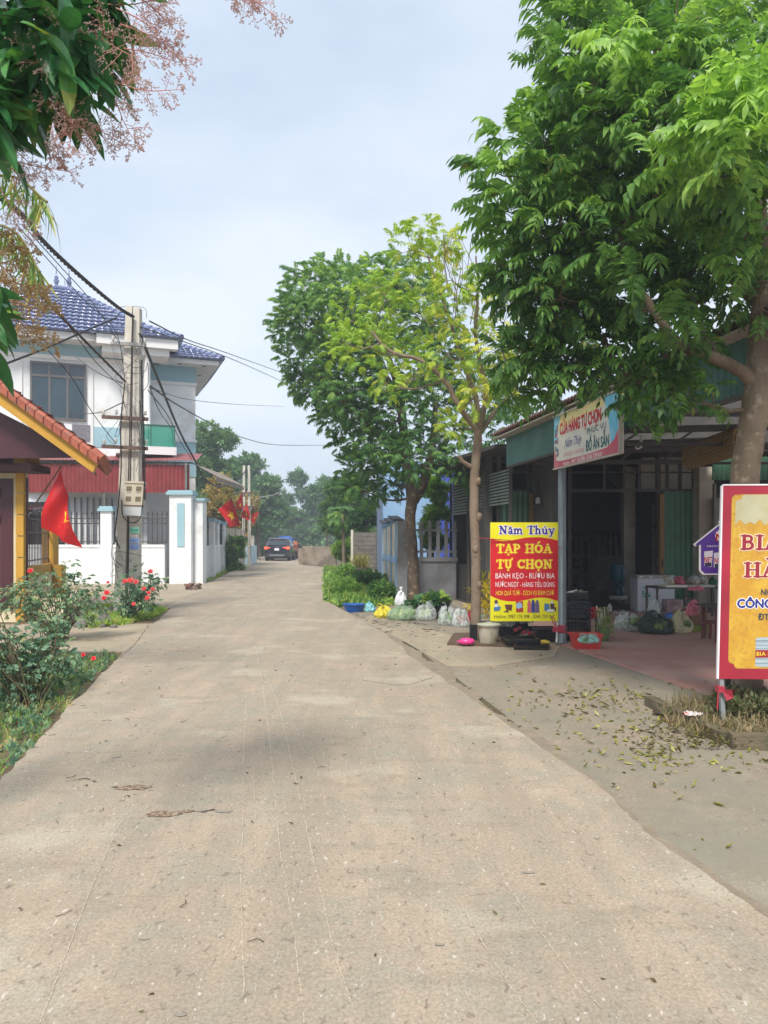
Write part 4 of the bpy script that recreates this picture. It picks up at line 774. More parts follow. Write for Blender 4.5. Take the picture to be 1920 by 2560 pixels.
part('fascia', M_teal, shop, lambda b: corr(b, S(EA+.3, Y1, 3.06), S(EA+.3, Y0, 3.06)-S(EA+.3, Y1, 3.06), (0, 0, .6), .11, .014))
def ctrim(b):
    b.bar(S(EA+.32, Y1, 3.05), S(EA+.32, Y0, 3.05), .05, .05)
    for y in (6.8, 8.9, 11.7, 14.6):      # rafters and cross beams under the roof
        b.bar(S(EA+.35, y, 3.25), (9.5, y, 3.4), .06, .1); b.bar(S(EA+.35, y, 3.05), (9.5, y, 3.05), .04, .05)
        for k in range(7): b.bar((3.6+k*.8, y, 3.05), (4.0+k*.8, y, 3.32), .03, .03)
    for k in range(6): b.bar((S(EA+1.0+k*1.1, Y1).x, Y1, 3.75+k*.16), (S(EA+1.0+k*1.1, Y0).x, Y0, 3.75+k*.16), .05, .07)
part('roof_truss', M_dsteel, shop, ctrim)
YC = 17.2
def xf(px, Y=YC): return (px-CX)*Y/F
def zf(py, Y=YC): return EYE-(py-CY)*Y/F
def crossframe(b):
    for px in (1247, 1423, 1645, 1736): b.box(xf(px)-.045, xf(px)+.045, YC-.05, YC+.05, 0, 3.5)
    for py, h in ((1154, .08), (1181, .03), (1226, .07)): b.box(xf(1236), xf(1736), YC-.035, YC+.035, zf(py)-h/2, zf(py)+h/2)
    for px in (1320, 1375, 1510, 1560, 1597, 1668, 1700): b.box(xf(px)-.03, xf(px)+.03, YC-.03, YC+.03, zf(1226), zf(1154))
part('door_frame', M_dsteel, shop, crossframe)
def fold(b, x0, x1):
    n_ = int((x1-x0)/.055); vs = []
    for i in range(n_+1): h = (.012 if i % 2 else -.012); vs += [(x0+(x1-x0)*i/n_, YC-.06+h, .04), (x0+(x1-x0)*i/n_, YC-.06+h, zf(1229))]
    b.add(vs, [(2*i, 2*i+2, 2*i+3, 2*i+1) for i in range(n_)], False); b.box(x0, x1, YC-.03, YC+.0, .04, zf(1229))
part('folding_door', M_gpan, shop, lambda b: fold(b, xf(1250), xf(1322))); part('folding_door', M_gpan, shop, lambda b: fold(b, xf(1657), xf(1734)))
part('door_post', M_wood, shop, lambda b: b.box(xf(1322), xf(1333), YC-.12, YC-.02, .03, zf(1234))); 
dp = part('door_post', M_wood, shop, lambda b: b.box(xf(1645), xf(1656), YC-.12, YC-.02, .03, zf(1236)))
part('lock_plate', mat('dark_lock', '#4a3524', k=.7), dp, lambda b: b.box(xf(1649), xf(1653), YC-.13, YC-.12, zf(1418), zf(1398)))
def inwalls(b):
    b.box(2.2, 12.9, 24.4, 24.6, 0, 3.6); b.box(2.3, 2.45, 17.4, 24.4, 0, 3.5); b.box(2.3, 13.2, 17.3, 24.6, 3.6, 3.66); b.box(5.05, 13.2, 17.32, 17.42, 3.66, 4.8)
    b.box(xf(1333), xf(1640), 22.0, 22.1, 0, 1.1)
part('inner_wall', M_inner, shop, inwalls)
part('ribbed_panel', mat('dull_tin', '#6d6f6c', '#55565a', scale=6, k=.5), shop, lambda b: (corr(b, (3.8, 21.9, 1.15), (3.3, 0, 0), (0, 0, 1.0), .16, .02)))
def hood(b):
    z = zf(1330, 21); vs = [(3.0, 20.6, z), (7.4, 20.6, z), (7.4, 21.8, z), (3.0, 21.8, z), (4.2, 21, 3.4), (6.0, 21, 3.4), (6.0, 21.8, 3.4), (4.2, 21.8, 3.4)]; b.add(vs, [(0, 1, 5, 4), (1, 2, 6, 5), (2, 3, 7, 6), (3, 0, 4, 7), (0, 3, 2, 1)], False)
part('smoke_hood', mat('hood_black', '#26282b', k=.5), shop, hood)  # hood in one near-black colour
def pale(b):
    b.box(xf(1558, 19), xf(1588, 19), 18.95, 19.2, 0, 3.4); b.box(xf(1603, 18.6), xf(1735, 18.6), 18.6, 18.75, zf(1222, 18.6), zf(1095, 18.6)); b.box(xf(1744, 16.9), xf(1780, 16.9), 16.8, 17.15, 0, zf(1168, 16.9))
    b.box(xf(1618, 20), xf(1650, 20), 19.95, 20.1, .1, 1.9); b.box(xf(1700, 19), 9.5, 19.2, 19.35, 0, 2.4)
part('pale_wall', M_rwhite, shop, pale)
part('dark_door', mat('blackish_door', '#23282e', '#2e3238', scale=3, k=.55), shop, lambda b: (b.box(xf(1590, 18.9), xf(1603, 18.9), 18.85, 19.0, 0, 3.0), b.box(xf(1603, 18.9), xf(1645, 18.9), 19.3, 19.4, 0, 2.9), b.box(xf(1605, 18.5), xf(1705, 18.5), 18.5, 18.58, zf(1262, 18.5), zf(1222, 18.5))))
def rwall(b):
    b.box(xf(1781, 16.6), xf(1786, 16.6), 16.5, 16.6, 0, zf(1210, 16.6)); b.box(xf(1786, 16.6), 13, 16.6, 16.75, 0, zf(1245, 16.6))
part('side_wall', mat('grey_shutter_wall', '#9a9488', '#868074', scale=2, k=.85), shop, rwall)
part('green_lintel', M_gpan, shop, lambda b: corr(b, (xf(1780, 16.5), 16.5, zf(1200, 16.5)), (5, 0, 0), (0, 0, .5), .1, .012))
# annex further along the street with half-lowered roller panels
annex = thing('annex_shed', S(5.2, 18.5, 0), 'dark annex shed with half-lowered grey-green roller panels beyond the shop', 'shed')
part('roof', M_dsteel, annex, lambda b: b.slab([S(3.9, 21.6, 3.42), S(4.6, 15.5, 3.45), (7, 15.5, 3.6), (7, 21.6, 3.6)], (0, 0, .07)))
for a_, y_ in ((5.02, 21.0), (5.05, 19.3), (5.0, 15.8)): part('post', M_dsteel, annex, lambda b: b.bar(S(a_, y_, 0), S(a_, y_, 3.42), .07, .07, up=(0, 1, 0)))
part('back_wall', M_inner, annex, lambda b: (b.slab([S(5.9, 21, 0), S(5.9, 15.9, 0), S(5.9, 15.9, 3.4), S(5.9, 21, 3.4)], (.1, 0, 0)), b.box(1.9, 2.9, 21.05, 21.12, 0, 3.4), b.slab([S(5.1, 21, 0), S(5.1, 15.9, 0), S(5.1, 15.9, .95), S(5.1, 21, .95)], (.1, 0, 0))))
def roller(b, ya, yb, zb_):
    n_ = 11; pa, pb = S(5.04, ya, 0), S(5.04, yb, 0)
    for i in range(n_): z0 = zb_+(3.1-zb_)*i/n_; z1 = zb_+(3.1-zb_)*(i+1)/n_; b.slab([pa+Vector((-.03, 0, z0)), pb+Vector((-.03, 0, z0)), pb+Vector((0.01, 0, z1-.02)), pa+Vector((.01, 0, z1-.02))], (.02, 0, 0))
M_rol = mat('grey_green_roller', '#a3ada0', '#929c8f', scale=3, k=.7)
part('roller_panel', M_rol, annex, lambda b: roller(b, 20.9, 19.4, 2.25)); part('roller_panel', M_rol, annex, lambda b: roller(b, 19.2, 15.95, 2.35))
# hanging shop sign
sg = thing('hanging_sign', S(4.45, 10.7, 3), 'faded white lightbox shop sign with red lettering hung from the fascia', 'sign')
So, Se = S(4.42, 11.84, 2.68), S(4.42, 9.62, 2.68); bd = Board(So, Se-So, (0, 0, .8), (0, 0, 222, 80))
part('panel', mat('faded_sign_white', '#e9e6dc', '#dcdcd6', scale=3, k=.8, rough=.4), sg, lambda b: bd.panel(b, .045))
part('sign_rim', mat('sign_rim_grey', '#c9c6bd', k=.7), sg, lambda b: (b.bar(So, Se, .05, .02), b.bar(So+Vector((0, 0, .8)), Se+Vector((0, 0, .8)), .05, .02), b.bar(Se, Se+Vector((0, 0, .8)), .05, .02, up=(0, 1, 0))))
part('blue_swoosh', mat('faded_sky_blue', '#8fd0ea', '#6fc0e0', scale=4, k=.85), sg, lambda b: (bd.poly(b, [(222, 0), (222, 55), (214, 66), (200, 74), (194, 60), (190, 40), (186, 20), (170, 0)]), bd.poly(b, [(0, 0), (26, 0), (14, 20), (12, 40), (0, 44)])))
part('cream_top', mat('faded_cream', '#e8dba0', k=.82), sg, lambda b: bd.poly(b, [(26, 0), (168, 0), (178, 12), (120, 14), (60, 18), (16, 24)], .8))
part('red_band', mat('faded_rose', '#c04a5e', '#d08a96', scale=1.5, k=.85), sg, lambda b: bd.poly(b, [(0, 80), (0, 44), (5, 62), (12, 68), (30, 70), (120, 70), (185, 68), (205, 60), (222, 42), (222, 80)], 1.4))
M_sred = mat('sign_red_ink', '#c8262e', k=.85); M_sgreen = mat('sign_green_ink', '#1d6a6c', k=.8); M_sblue = mat('sign_violet_ink', '#6d6fb4', k=.8); M_sw = mat('sign_white_ink', '#f1eeea', k=.9)
part('lettering', M_sred, sg, lambda b: bd.text(b, 'CỬA HÀNG TỰ CHỌN', 24, 8, 166, 35, 2, .05)); part('lettering', M_sgreen, sg, lambda b: bd.text(b, 'PHỤC VỤ', 122, 34, 182, 45, 2, .012)); part('lettering', M_sgreen, sg, lambda b: bd.text(b, 'ĐỒ ĂN SẴN', 118, 44, 190, 66, 2, .045))
part('script_lettering', M_sblue, sg, lambda b: bd.text(b, 'Năm Thúy', 42, 38, 104, 56, 2, .012, .45)); part('faded_lettering', mat('pink_ink', '#e8a9ae', k=.85), sg, lambda b: bd.text(b, 'BÁNH KẸO - RƯỢU BIA', 38, 58, 112, 67, 2, .02))
part('phone_lettering', M_sw, sg, lambda b: bd.text(b, 'Hotline: 0987 176 398 - 0345 739 047', 36, 72, 170, 78, 2.4, .012))
part('faded_goods_print', mat('mixed_print', '#c4566a', '#4d8aa0', scale=18, k=.7, lo=.45, hi=.55), sg, lambda b: [bd.rect(b, x, y, x+w_, y+h_, 1.8) for x, y, w_, h_ in ((4, 20, 8, 12), (10, 14, 5, 9), (3, 36, 9, 5), (13, 34, 4, 9), (5, 46, 6, 8), (12, 50, 6, 12), (6, 57, 4, 6))])
spole = MB(); pc = G(1405, 1611); spole.lathe((pc.x, pc.y, .02), [(.09, 0), (.09, .02), (.062, .03), (.062, 3.0), (.055, 3.6)], 16); spole = spole.build('steel_pole', mat('grey_painted_pole', '#8f9aa0', '#7d868b', scale=4, rough=.4, k=.7, metal=.2), origin=tuple(pc)); setp(spole, 'grey steel pole standing between the two yellow and red shop signs', 'pole')
tape = MB(); [tape.lathe((pc.x, pc.y, z), [(.066, 0), (.067, .03)], 14) for z in (.18, .22, .27)]; tape.tube(smoothpath([(pc.x-.06, pc.y-.03, .25), (pc.x-.14, pc.y-.06, .33), (pc.x-.17, pc.y-.05, .42), (pc.x-.13, pc.y-.05, .4), (pc.x-.09, pc.y-.05, .28)], 5), .008, 5); tape.box(pc.x-.16, pc.x+.0, pc.y-.07, pc.y-.062, .2, .27)
tape = tape.build('red_tape', mat('red_tape', '#b8384a', rough=.4, k=.8), origin=tuple(pc+Vector((0, 0, .2)))); setp(tape, 'red plastic tape wound round the foot of the grey steel pole', 'tape')
# red and yellow standing board
ns = thing('standing_sign', (2.17, 11.9, 0), 'red and yellow grocery board tied between the thin tree and the steel pole', 'sign')
n0 = P(1226, 1553, 11.9); n1 = P(1397, 1553, 11.9); nz_ = P(0, 1306, 11.9).z-n0.z; B2 = Board(n0, n1-n0, (.0, -.0, nz_), (175, 190, 1448, 2020))
M_y1 = mat('print_yellow', '#f4ec1e', '#ece21c', scale=2, rough=.35, k=.92, bump=.6, bscale=2.5); M_r1 = mat('print_red', '#dc1d26', '#c81c26', scale=2, rough=.35, k=.92, bump=.6, bscale=2.5); M_n1 = mat('print_navy', '#231a96', k=.85); M_w1 = mat('print_white', '#f6f0f2', rough=.4, k=.95); M_y2 = mat('print_gold', '#f6e23c', rough=.4, k=.92); M_or = mat('print_orange', '#f08a24', rough=.4, k=.9)
part('panel', M_y1, ns, lambda b: B2.panel(b, .02))
part('red_field', M_r1, ns, lambda b: B2.poly(b, [(175, 490)]+[(300, 520), (420, 538), (540, 530), (680, 500), (820, 475), (960, 466), (1100, 466), (1230, 480), (1350, 505), (1448, 532)]+[(1448, 1650), (1350, 1620), (1250, 1590), (1120, 1580), (1000, 1590), (880, 1615), (760, 1640), (640, 1652), (500, 1650), (380, 1630), (270, 1590), (175, 1545)]))
part('frame', mat('white_angle_iron', '#d8d8d6', rough=.4, k=.85), ns, lambda b: (b.box(n0.x, n0.x+.03, 11.92, 11.95, .02, 1.8), b.box(n1.x-.03, n1.x, 11.92, 11.95, .02, 1.8), b.box(n0.x, n1.x, 11.92, 11.95, n0.z, n0.z+.03), b.box(n0.x, n1.x, 11.92, 11.95, 1.8, 1.83), b.bar((n1.x-.02, 11.9, .3), (n1.x-.08, 11.7, .03), .03, .03)))
part('headline_outline', M_w1, ns, lambda b: B2.slab(b, 'Năm Thúy', 335, 250, 1375, 408, 2, .075)); part('headline', M_n1, ns, lambda b: B2.slab(b, 'Năm Thúy', 335, 250, 1375, 408, 3))
for t_, xr_, y_ in (('TẠP HÓA', 1320, 590), ('TỰ CHỌN', 1330, 878)): part('title_glow', M_or, ns, lambda b: B2.slab(b, t_, 285, y_, xr_, y_+168, 2, .04)); part('title', M_y2, ns, lambda b: B2.slab(b, t_, 285, y_, xr_, y_+168, 3))
part('lettering', M_w1, ns, lambda b: B2.text(b, 'BÁNH KẸO - RƯỢU BIA', 270, 1105, 1372, 1255, 2, .03)); part('lettering', M_w1, ns, lambda b: B2.text(b, 'NƯỚC NGỌT - HÀNG TIÊU DÙNG', 270, 1262, 1370, 1412, 2, .03))
part('lettering', M_y2, ns, lambda b: B2.text(b, 'HOA QUẢ TƯƠI - DỊCH VỤ ĐÁM CƯỚI', 275, 1425, 1362, 1562, 2, .03, .12))
part('phone_lettering', mat('print_black', '#33363a', k=.7), ns, lambda b: B2.text(b, 'Hotline: 0987 176 398 - 0345 739 047', 245, 1898, 1370, 1966, 2, .02))
prn = [('printed_basket', '#6b3a34', [[(440, 1712), (585, 1712), (570, 1830), (460, 1800)], [(415, 1850), (500, 1800), (520, 1860)]]), ('printed_packet', '#b9372f', [[(650, 1650), (780, 1650), (785, 1850), (655, 1855)]]), ('printed_packet_face', '#9fc4dc', [[(660, 1690), (720, 1668), (760, 1700), (775, 1760), (700, 1790), (650, 1760)]]),
 ('printed_bottle', '#d0606c', [[(862, 1700), (880, 1630), (915, 1630), (930, 1700), (930, 1860), (862, 1860)]]), ('printed_bottle', '#3a3f8c', [[(935, 1700), (950, 1620), (985, 1620), (1005, 1700), (1005, 1860), (935, 1860)]]), ('printed_bottle', '#6d5a80', [[(1010, 1700), (1025, 1630), (1062, 1630), (1082, 1700), (1085, 1860), (1010, 1860)]]),
 ('printed_cartons', '#4c7fb4', [[(1180, 1690), (1270, 1700), (1275, 1840), (1175, 1820)], [(235, 1770), (300, 1720), (370, 1760), (340, 1820), (240, 1830)]]), ('printed_cartons', '#5a4052', [[(1285, 1690), (1360, 1690), (1370, 1800), (1290, 1790)], [(1370, 1760), (1395, 1760), (1395, 1835), (1370, 1835)], [(245, 1640), (300, 1620), (320, 1710), (260, 1720)]]), ('printed_cartons', '#dfe4ea', [[(1290, 1660), (1330, 1640), (1345, 1690), (1295, 1690)], [(1230, 1800), (1350, 1800), (1350, 1850), (1230, 1850)], [(255, 1700), (310, 1690), (320, 1750), (260, 1760)]])]
for j_, (nm, c_, pls) in enumerate(prn): part(nm, mat('p_'+c_[1:], c_, k=.85), ns, lambda b: [B2.poly(b, q, 2.2+.5*j_+.2*i) for i, q in enumerate(pls)])
rope = MB(); rope.tube(smoothpath([P(1193, 1345, 11.85), P(1212, 1346, 11.84), P(1300, 1354, 11.86), P(1405, 1370, 11.62)], 4), .006, 5); rope = rope.build('tie_string', mat('red_tape', '#b8384a'), origin=tuple(P(1300, 1354, 11.86))); setp(rope, 'thin pink string tying the red and yellow board to tree and pole', 'string')
# beer board
bs = thing('standing_sign', (3.2, 6.5, 0), 'red bordered golden beer board strapped in front of the big tree trunk', 'sign')
b0 = P(1797, 1697, 6.5); bt = P(1808, 1214, 6.62); B3 = Board(b0, (1.25, -.07, 0), bt-b0, (332, 2080, 332+1.25*6.5*0+1574, 0)); 
# local photo coordinates: x 332..1906 over 1.25 m, y from 70 (top) to 2120 (bottom)
B3.r = (332, 70, 332+1.25*F/6.5*4.255, 2120)
part('panel', mat('print_crimson', '#b5263c', '#9c2034', scale=2, rough=.35, k=.85, bump=.6, bscale=2.5), bs, lambda b: B3.panel(b, .025))
part('edge', M_w1, bs, lambda b: (b.bar(b0+Vector((-.008, .01, 0)), bt+Vector((-.008, .01, 0)), .012, .03, up=(0, 1, 0)), b.bar(bt+Vector((0, .01, .006)), bt+Vector((1.25, -.06, .006)), .03, .012)))
RW = B3.r[2]
def notched(x0, y0, x1, y1, c=58): return [(x0, y0+c)]+[(x0+c*(1-math.cos(R(a))), y0+c-c*math.sin(R(a))) for a in (30, 60, 90)]+[(x0+c*2*(1-.5*math.cos(R(a))), y0+c-c*math.sin(R(a))*1.0) for a in ()]+[(x0+c, y0+c*.4), (x0+c*1.2, y0+c*.1), (x0+c*1.6, y0), (x1-c, y0), (x1, y0+c), (x1, y1-c), (x1-c, y1), (x0+c*1.6, y1), (x0+c*1.15, y1-c*.3), (x0+c, y1-c*.8), (x0+c*.3, y1-c), (x0, y1-c*1.4)]
M_gold = mat('beer_gold', '#cf9a2c', '#dcb23c', scale=7, rough=.35, k=.85, c3='#c48a3a', s3=30, lo3=.5, hi3=.7)
def gold(b):
    p_ = notched(425, 165, RW-93, 2010); B3.poly(b, [q for q in p_ if True], 1)
part('gold_field', M_gold, bs, gold)
def foamm():
    m = mat('beer_foam', '#c9c4a4', '#c0b98f', scale=8, rough=.4, k=.85); return m
part('foam_field', foamm(), bs, lambda b: B3.poly(b, [(466, 300), (466, 240), (500, 225), (530, 215), (540, 180), (570, 170), (RW-150, 170), (RW-98, 230), (RW-98, 500)]+[(RW-98-(RW-98-466)*i/26, 470+22*((-1)**i)+14*math.sin(i*1.7)) for i in range(27)], 1.6))
M_bred = mat('beer_red_ink', '#9c2436', k=.85); M_bcr = mat('beer_cream_ink', '#f0dcc0', k=.9); M_bnavy = mat('beer_navy_ink', '#24368a', k=.85)
for t_, x_, y_, k_ in (('BIA', 525, 600, 2.55), ('HÀ', 566, 892, 2.2)): part('title_outline', M_bcr, bs, lambda b: B3.slab(b, t_, x_, y_, x_+164*k_, y_+160, 2.2, .055, .02)); part('title', M_bred, bs, lambda b: B3.slab(b, t_, x_, y_, x_+164*k_, y_+160, 3, 0, .02))
part('lettering', mat('beer_dark_ink', '#3c4150', k=.8), bs, lambda b: B3.text(b, 'NH', 752, 1178, 850, 1238, 3, .04)); part('lettering', mat('beer_dark_ink', '#3c4150'), bs, lambda b: B3.text(b, 'ĐT', 726, 1434, 838, 1500, 3, .04))
part('lettering_outline', M_w1, bs, lambda b: B3.text(b, 'CÔNG', 508, 1262, 866, 1372, 2.4, .13)); part('lettering', M_bnavy, bs, lambda b: B3.text(b, 'CÔNG', 508, 1262, 866, 1372, 3, .055))
part('printed_keg', mat('keg_print', '#c3d2d8', '#98aab2', scale=3, stretch=(1, 1, 12), k=.85), bs, lambda b: B3.poly(b, [(705, 1692), (760, 1682), (930, 1682), (985, 1692), (985, 1980), (930, 1992), (760, 1992), (705, 1980)], 2))
part('printed_keg_rings', mat('keg_ring', '#5f7884', k=.8), bs, lambda b: [B3.rect(b, 705, y, 985, y+6, 2.4) for y in (1715, 1760, 1800, 1905, 1950)])
part('printed_keg_band', mat('keg_band', '#a3242c', k=.85), bs, lambda b: B3.rect(b, 705, 1815, 985, 1895, 2.6)); part('keg_lettering', M_y2, bs, lambda b: B3.text(b, 'BIA HƠI', 715, 1826, 940, 1876, 3.2, .015))
part('leg', mat('galvanised_leg', '#a9aeb2', rough=.4, k=.75, metal=.3), bs, lambda b: (b.bar(b0+Vector((.03, .03, .05)), (b0.x+.035, 6.5, .03), .035, .035), b.bar((b0.x+.035, 6.5, .03), (b0.x+.07, 6.3, .02), .03, .02)))
part('leg', mat('galvanised_leg', '#a9aeb2'), bs, lambda b: (b.bar(b0+Vector((1.2, -.03, .05)), (b0.x+1.2, 6.43, .03), .035, .035)))
rt = MB(); lp = P(1797, 1722, 6.48); rt.box(lp.x-.012, lp.x+.045, 6.46, 6.53, lp.z-.03, lp.z+.02); rt.bar(lp+Vector((.03, .02, -.03)), P(1860, 1728, 6.84), .004, .035); rt.bar(P(1796, 1725, 6.47), P(1793, 1775, 6.47), .012, .004); rt.add([P(1806, 1728, 6.46), P(1830, 1724, 6.44), P(1834, 1745, 6.46), P(1816, 1752, 6.45)], [(0, 1, 2, 3)])
rt = rt.build('red_tape', mat('red_tape', '#b8384a'), origin=tuple(lp)); setp(rt, 'red plastic tape tying the beer board leg to the big trunk', 'tape')
# purple house-shaped board
pb = thing('cutout_sign', (3.1, 7.35, 0), 'purple house-shaped detergent sign partly hidden behind the beer board', 'sign')
B4 = Board(P(1735, 1436, 7.35), P(1895, 1436, 7.35)-P(1735, 1436, 7.35), (0, 0, P(0, 1262, 7.35).z-P(0, 1436, 7.35).z), (60, 262, 740, 1004))
def houseshape(g=0):
    L_ = [(60-g, 684), (78-g, 700+g), (122-g, 684+g), (122-g, 965), (160-g, 1002+g)]; T_ = [(330, 470-g), (325-g, 440), (345, 430-g), (362, 440-g), (365, 335), (350, 330-g), (400, 262-g)]
    return L_+[(800-x, y) for x, y in L_[::-1]]+[(800-x, y) for x, y in T_]+T_[::-1]
M_pu = mat('print_purple', '#5c3a9c', '#6d4cae', scale=5, rough=.35, k=.85)
def outl(b, g, l):
    p_ = [B4.pt(x, y, l) for x, y in houseshape(g)]; n_ = len(p_); b.add(p_+[q+B4.N*-.012 for q in p_], [tuple(range(n_)), tuple(range(2*n_-1, n_-1, -1))]+[(i, n_+i, n_+(i+1) % n_, (i+1) % n_) for i in range(n_)], False)
part('white_rim', M_w1, pb, lambda b: outl(b, 5, 0)); part('purple_face', M_pu, pb, lambda b: B4.poly(b, [(400+(x-400)*.96, 690+(y-690)*.97) for x, y in houseshape(0)], 1.5))
part('brand_burst', M_w1, pb, lambda b: B4.ell(b, 400, 590, 118, 80, 2.2)); [part('lettering', M_sred, pb, lambda b: B4.text(b, 'NET', *q_, .03)) for q_ in ((292, 570, 508, 650, 3), (170, 818, 250, 876, 3.4), (275, 830, 360, 886, 3.4))]
part('white_lettering', M_w1, pb, lambda b: B4.text(b, 'SẠCH THƠM', 192, 690, 470, 716, 3, .02))
part('printed_packets', mat('packet_white', '#e4dfe8', k=.85), pb, lambda b: (B4.poly(b, [(165, 760), (260, 750), (245, 925), (168, 915)], 2.6), B4.poly(b, [(270, 775), (365, 765), (360, 940), (268, 930)], 2.8)))
part('printed_packet_foot', mat('packet_navy', '#33335a', k=.8), pb, lambda b: (B4.rect(b, 172, 880, 243, 918, 3.1), B4.rect(b, 276, 892, 356, 934, 3.1)))
part('sign_post', M_dsteel, pb, lambda b: b.box(3.28, 3.33, 7.38, 7.43, 0, 1.9))
# roller blind, lamps, camera
bl = MB(); q0, q1 = P(1722, 1143, 13.2), P(1850, 1102, 11.4); d = (q1-q0); sid = d.cross(Vector((0, 0, 1))).normalized(); up_ = sid.cross(d).normalized()
for i in range(26):
    a = 2*math.pi*i/26; a2 = 2*math.pi*(i+1)/26; o1 = (sid*math.cos(a)*.1+up_*math.sin(a)*.2); o2 = (sid*math.cos(a2)*.1+up_*math.sin(a2)*.2); bl.tube([q0+(o1+o2)/2, q1+(o1+o2)/2], .026, 5)
bl = bl.build('bamboo_blind', mat('old_bamboo', '#a89060', '#8c7448', scale=12, stretch=(1, 1, 4), k=.7), origin=tuple((q0+q1)/2)); setp(bl, 'rolled yellowish bamboo blind hanging under the shop roof', 'blind')
for px_, py_, lab in ((1371, 1222, 'white hanging bulb nearer the top rail in the dark shop front'), (1346, 1252, 'lower hanging bulb with a flat shade in the dark shop front')):
    c = P(px_, py_, 16.6); o = thing('hanging_lamp', c, lab, 'lamp', 'hanging bulbs in the shop front')
    part('cord', M_cab, o, lambda b: b.tube([c+Vector((0, 0, .08)), (c.x, c.y, 3.3)], .008, 4)); part('bulb', mat('opal_bulb', '#d8dcdc', rough=.3, k=.85), o, lambda b: b.lathe(c+Vector((0, 0, -.1)), [(.0, 0), (.05, .02), (.065, .08), (.05, .15), (.03, .18)], 12)); part('shade', mat('lamp_shade_grey', '#8d8f90', k=.7), o, lambda b: b.lathe(c+Vector((0, 0, -.1 if py_ > 1240 else .06)), [(.2 if py_ > 1240 else .1, -.03), (.05, .04), (.02, .08)], 14))
cc = P(1599, 1113, 12); o = thing('security_camera', cc, 'small white bullet security camera under the shop roof', 'camera')
part('camera_body', M_trimw, o, lambda b: (b.tube([cc+Vector((-.05, -.08, -.03)), cc+Vector((.03, .06, .02))], .05, 10), b.bar(cc+Vector((.02, .04, .02)), cc+Vector((.06, .06, .16)), .03, .03))); part('lens', mat('lens_black', '#111315', rough=.1), o, lambda b: b.tube([cc+Vector((-.053, -.084, -.032)), cc+Vector((-.056, -.09, -.034))], .028, 10))
# ---- block wall, fence panels, blue building beyond the dark tree
M_grey = mat('grey_render', '#a2a2a6', '#8e8e92', scale=2, k=.9, c3='#75695a', s3=1.2, lo3=.5, hi3=.7); M_bldg = mat('light_blue_wall', '#9cc0e2', '#90b6da', scale=1, k=.82); M_slate = mat('slate_blue_edge', '#6f8098', k=.7)
gw = thing('yard_wall', (1.2, 20.5, 0), 'grey yard wall with square concrete posts behind the dark tree trunk', 'wall')
part('wall', M_grey, gw, lambda b: (b.box(.4, 1.92, 20.45, 20.6, 0, 1.02), b.box(.36, 1.95, 20.4, 20.66, 1.02, 1.13), b.box(.36, .62, 20.3, 20.6, 0, 2.1)))
part('fence_posts', M_grey, gw, lambda b: ([b.box(x-.045, x+.045, 20.48, 20.57, 1.13, 2.1) for x in (.78, 1.0, 1.22, 1.44, 1.66, 1.88)], b.box(.62, 1.95, 20.5, 20.55, 1.25, 1.31), b.box(.62, 1.95, 20.5, 20.55, 1.82, 1.88)))
bf = thing('panel_fence', S(3.8, 25, 0), 'pale blue and white panel wall with sloping caps running along the street', 'wall')
fa, fb = Vector((.36, 20.6, 0)), Vector((-.05, 28.2, 0))
part('panel', M_rwhite, bf, lambda b: b.slab([fa, fb, fb+Vector((0, 0, 1.95)), fa+Vector((0, 0, 2.1))], (.12, 0, 0)))
part('post', M_bldg, bf, lambda b: [b.box(p.x-.04, p.x+.16, p.y-.18, p.y+.18, 0, 2.12) for p in [fa.lerp(fb, t) for t in (.04, .33, .66, .97)]]); part('rail', M_bldg, bf, lambda b: (b.slab([fa+Vector((-.03, 0, .95)), fb+Vector((-.03, 0, .9)), fb+Vector((-.03, 0, 1.08)), fa+Vector((-.03, 0, 1.13))], (.16, 0, 0))))
part('sloping_cap', mat('dark_cap', '#3f4650', k=.6), bf, lambda b: [b.bar(fa.lerp(fb, t0)+Vector((.03, 0, 2.12)), fa.lerp(fb, t1)+Vector((.03, 0, 2.3 if t1-t0 > .2 else 2.12)), .3, .04) for t0, t1 in ((.0, .33), (.36, .66), (.69, .98))])
bb = thing('blue_house', (1.3, 32, 0), 'tall light blue rendered house wall behind the dark tree', 'house')
part('wall', M_bldg, bb, lambda b: b.box(-.06, 2.0, 30, 37, 0, 4.6)); part('corner_edge', M_slate, bb, lambda b: b.box(-.28, -.06, 29.95, 36.95, 0, 4.62))
bm = MB(); corr(bm, (1.9, 28.5, 0), (2.2, 0, 0), (0, 0, 4.5), .2, .02); bm.box(1.9, 4.1, 28.53, 28.6, 0, 4.5); bm = bm.build('metal_wall', mat('vivid_blue_tin', '#5c6fd6', '#4d62c8', scale=2, rough=.5, k=.8), origin=(3, 28.5, 0)); setp(bm, 'vivid blue corrugated metal wall beyond the yard wall', 'wall')
bk = MB(); rq = random.Random(4)
for j in range(10):
    x = -1.28+(.0 if j % 2 else -.15)
    while x < -.34:
        w_ = .36; bk.box(max(x, -1.3), min(x+w_-.02, -.32), 32.9+rq.uniform(0, .02), 33.1, .02+j*.19, .02+j*.19+.175); x += w_
bk.box(-1.3, -.32, 32.93, 33.08, 0, 1.9); bk = bk.build('block_wall', mat('grey_blocks', '#8d8880', '#767069', scale=5, bump=1, bscale=20, k=.72), origin=(-.8, 33, 0)); setp(bk, 'bare grey concrete block wall left of the light blue house', 'wall')
pk = MB(); pk.box(-1.36, -1.26, 31.5, 31.6, 0, 2.0); pk = pk.build('concrete_post', M_conc, origin=(-1.3, 31.5, 0)); setp(pk, 'thin concrete post at the end of the grey block wall', 'post')
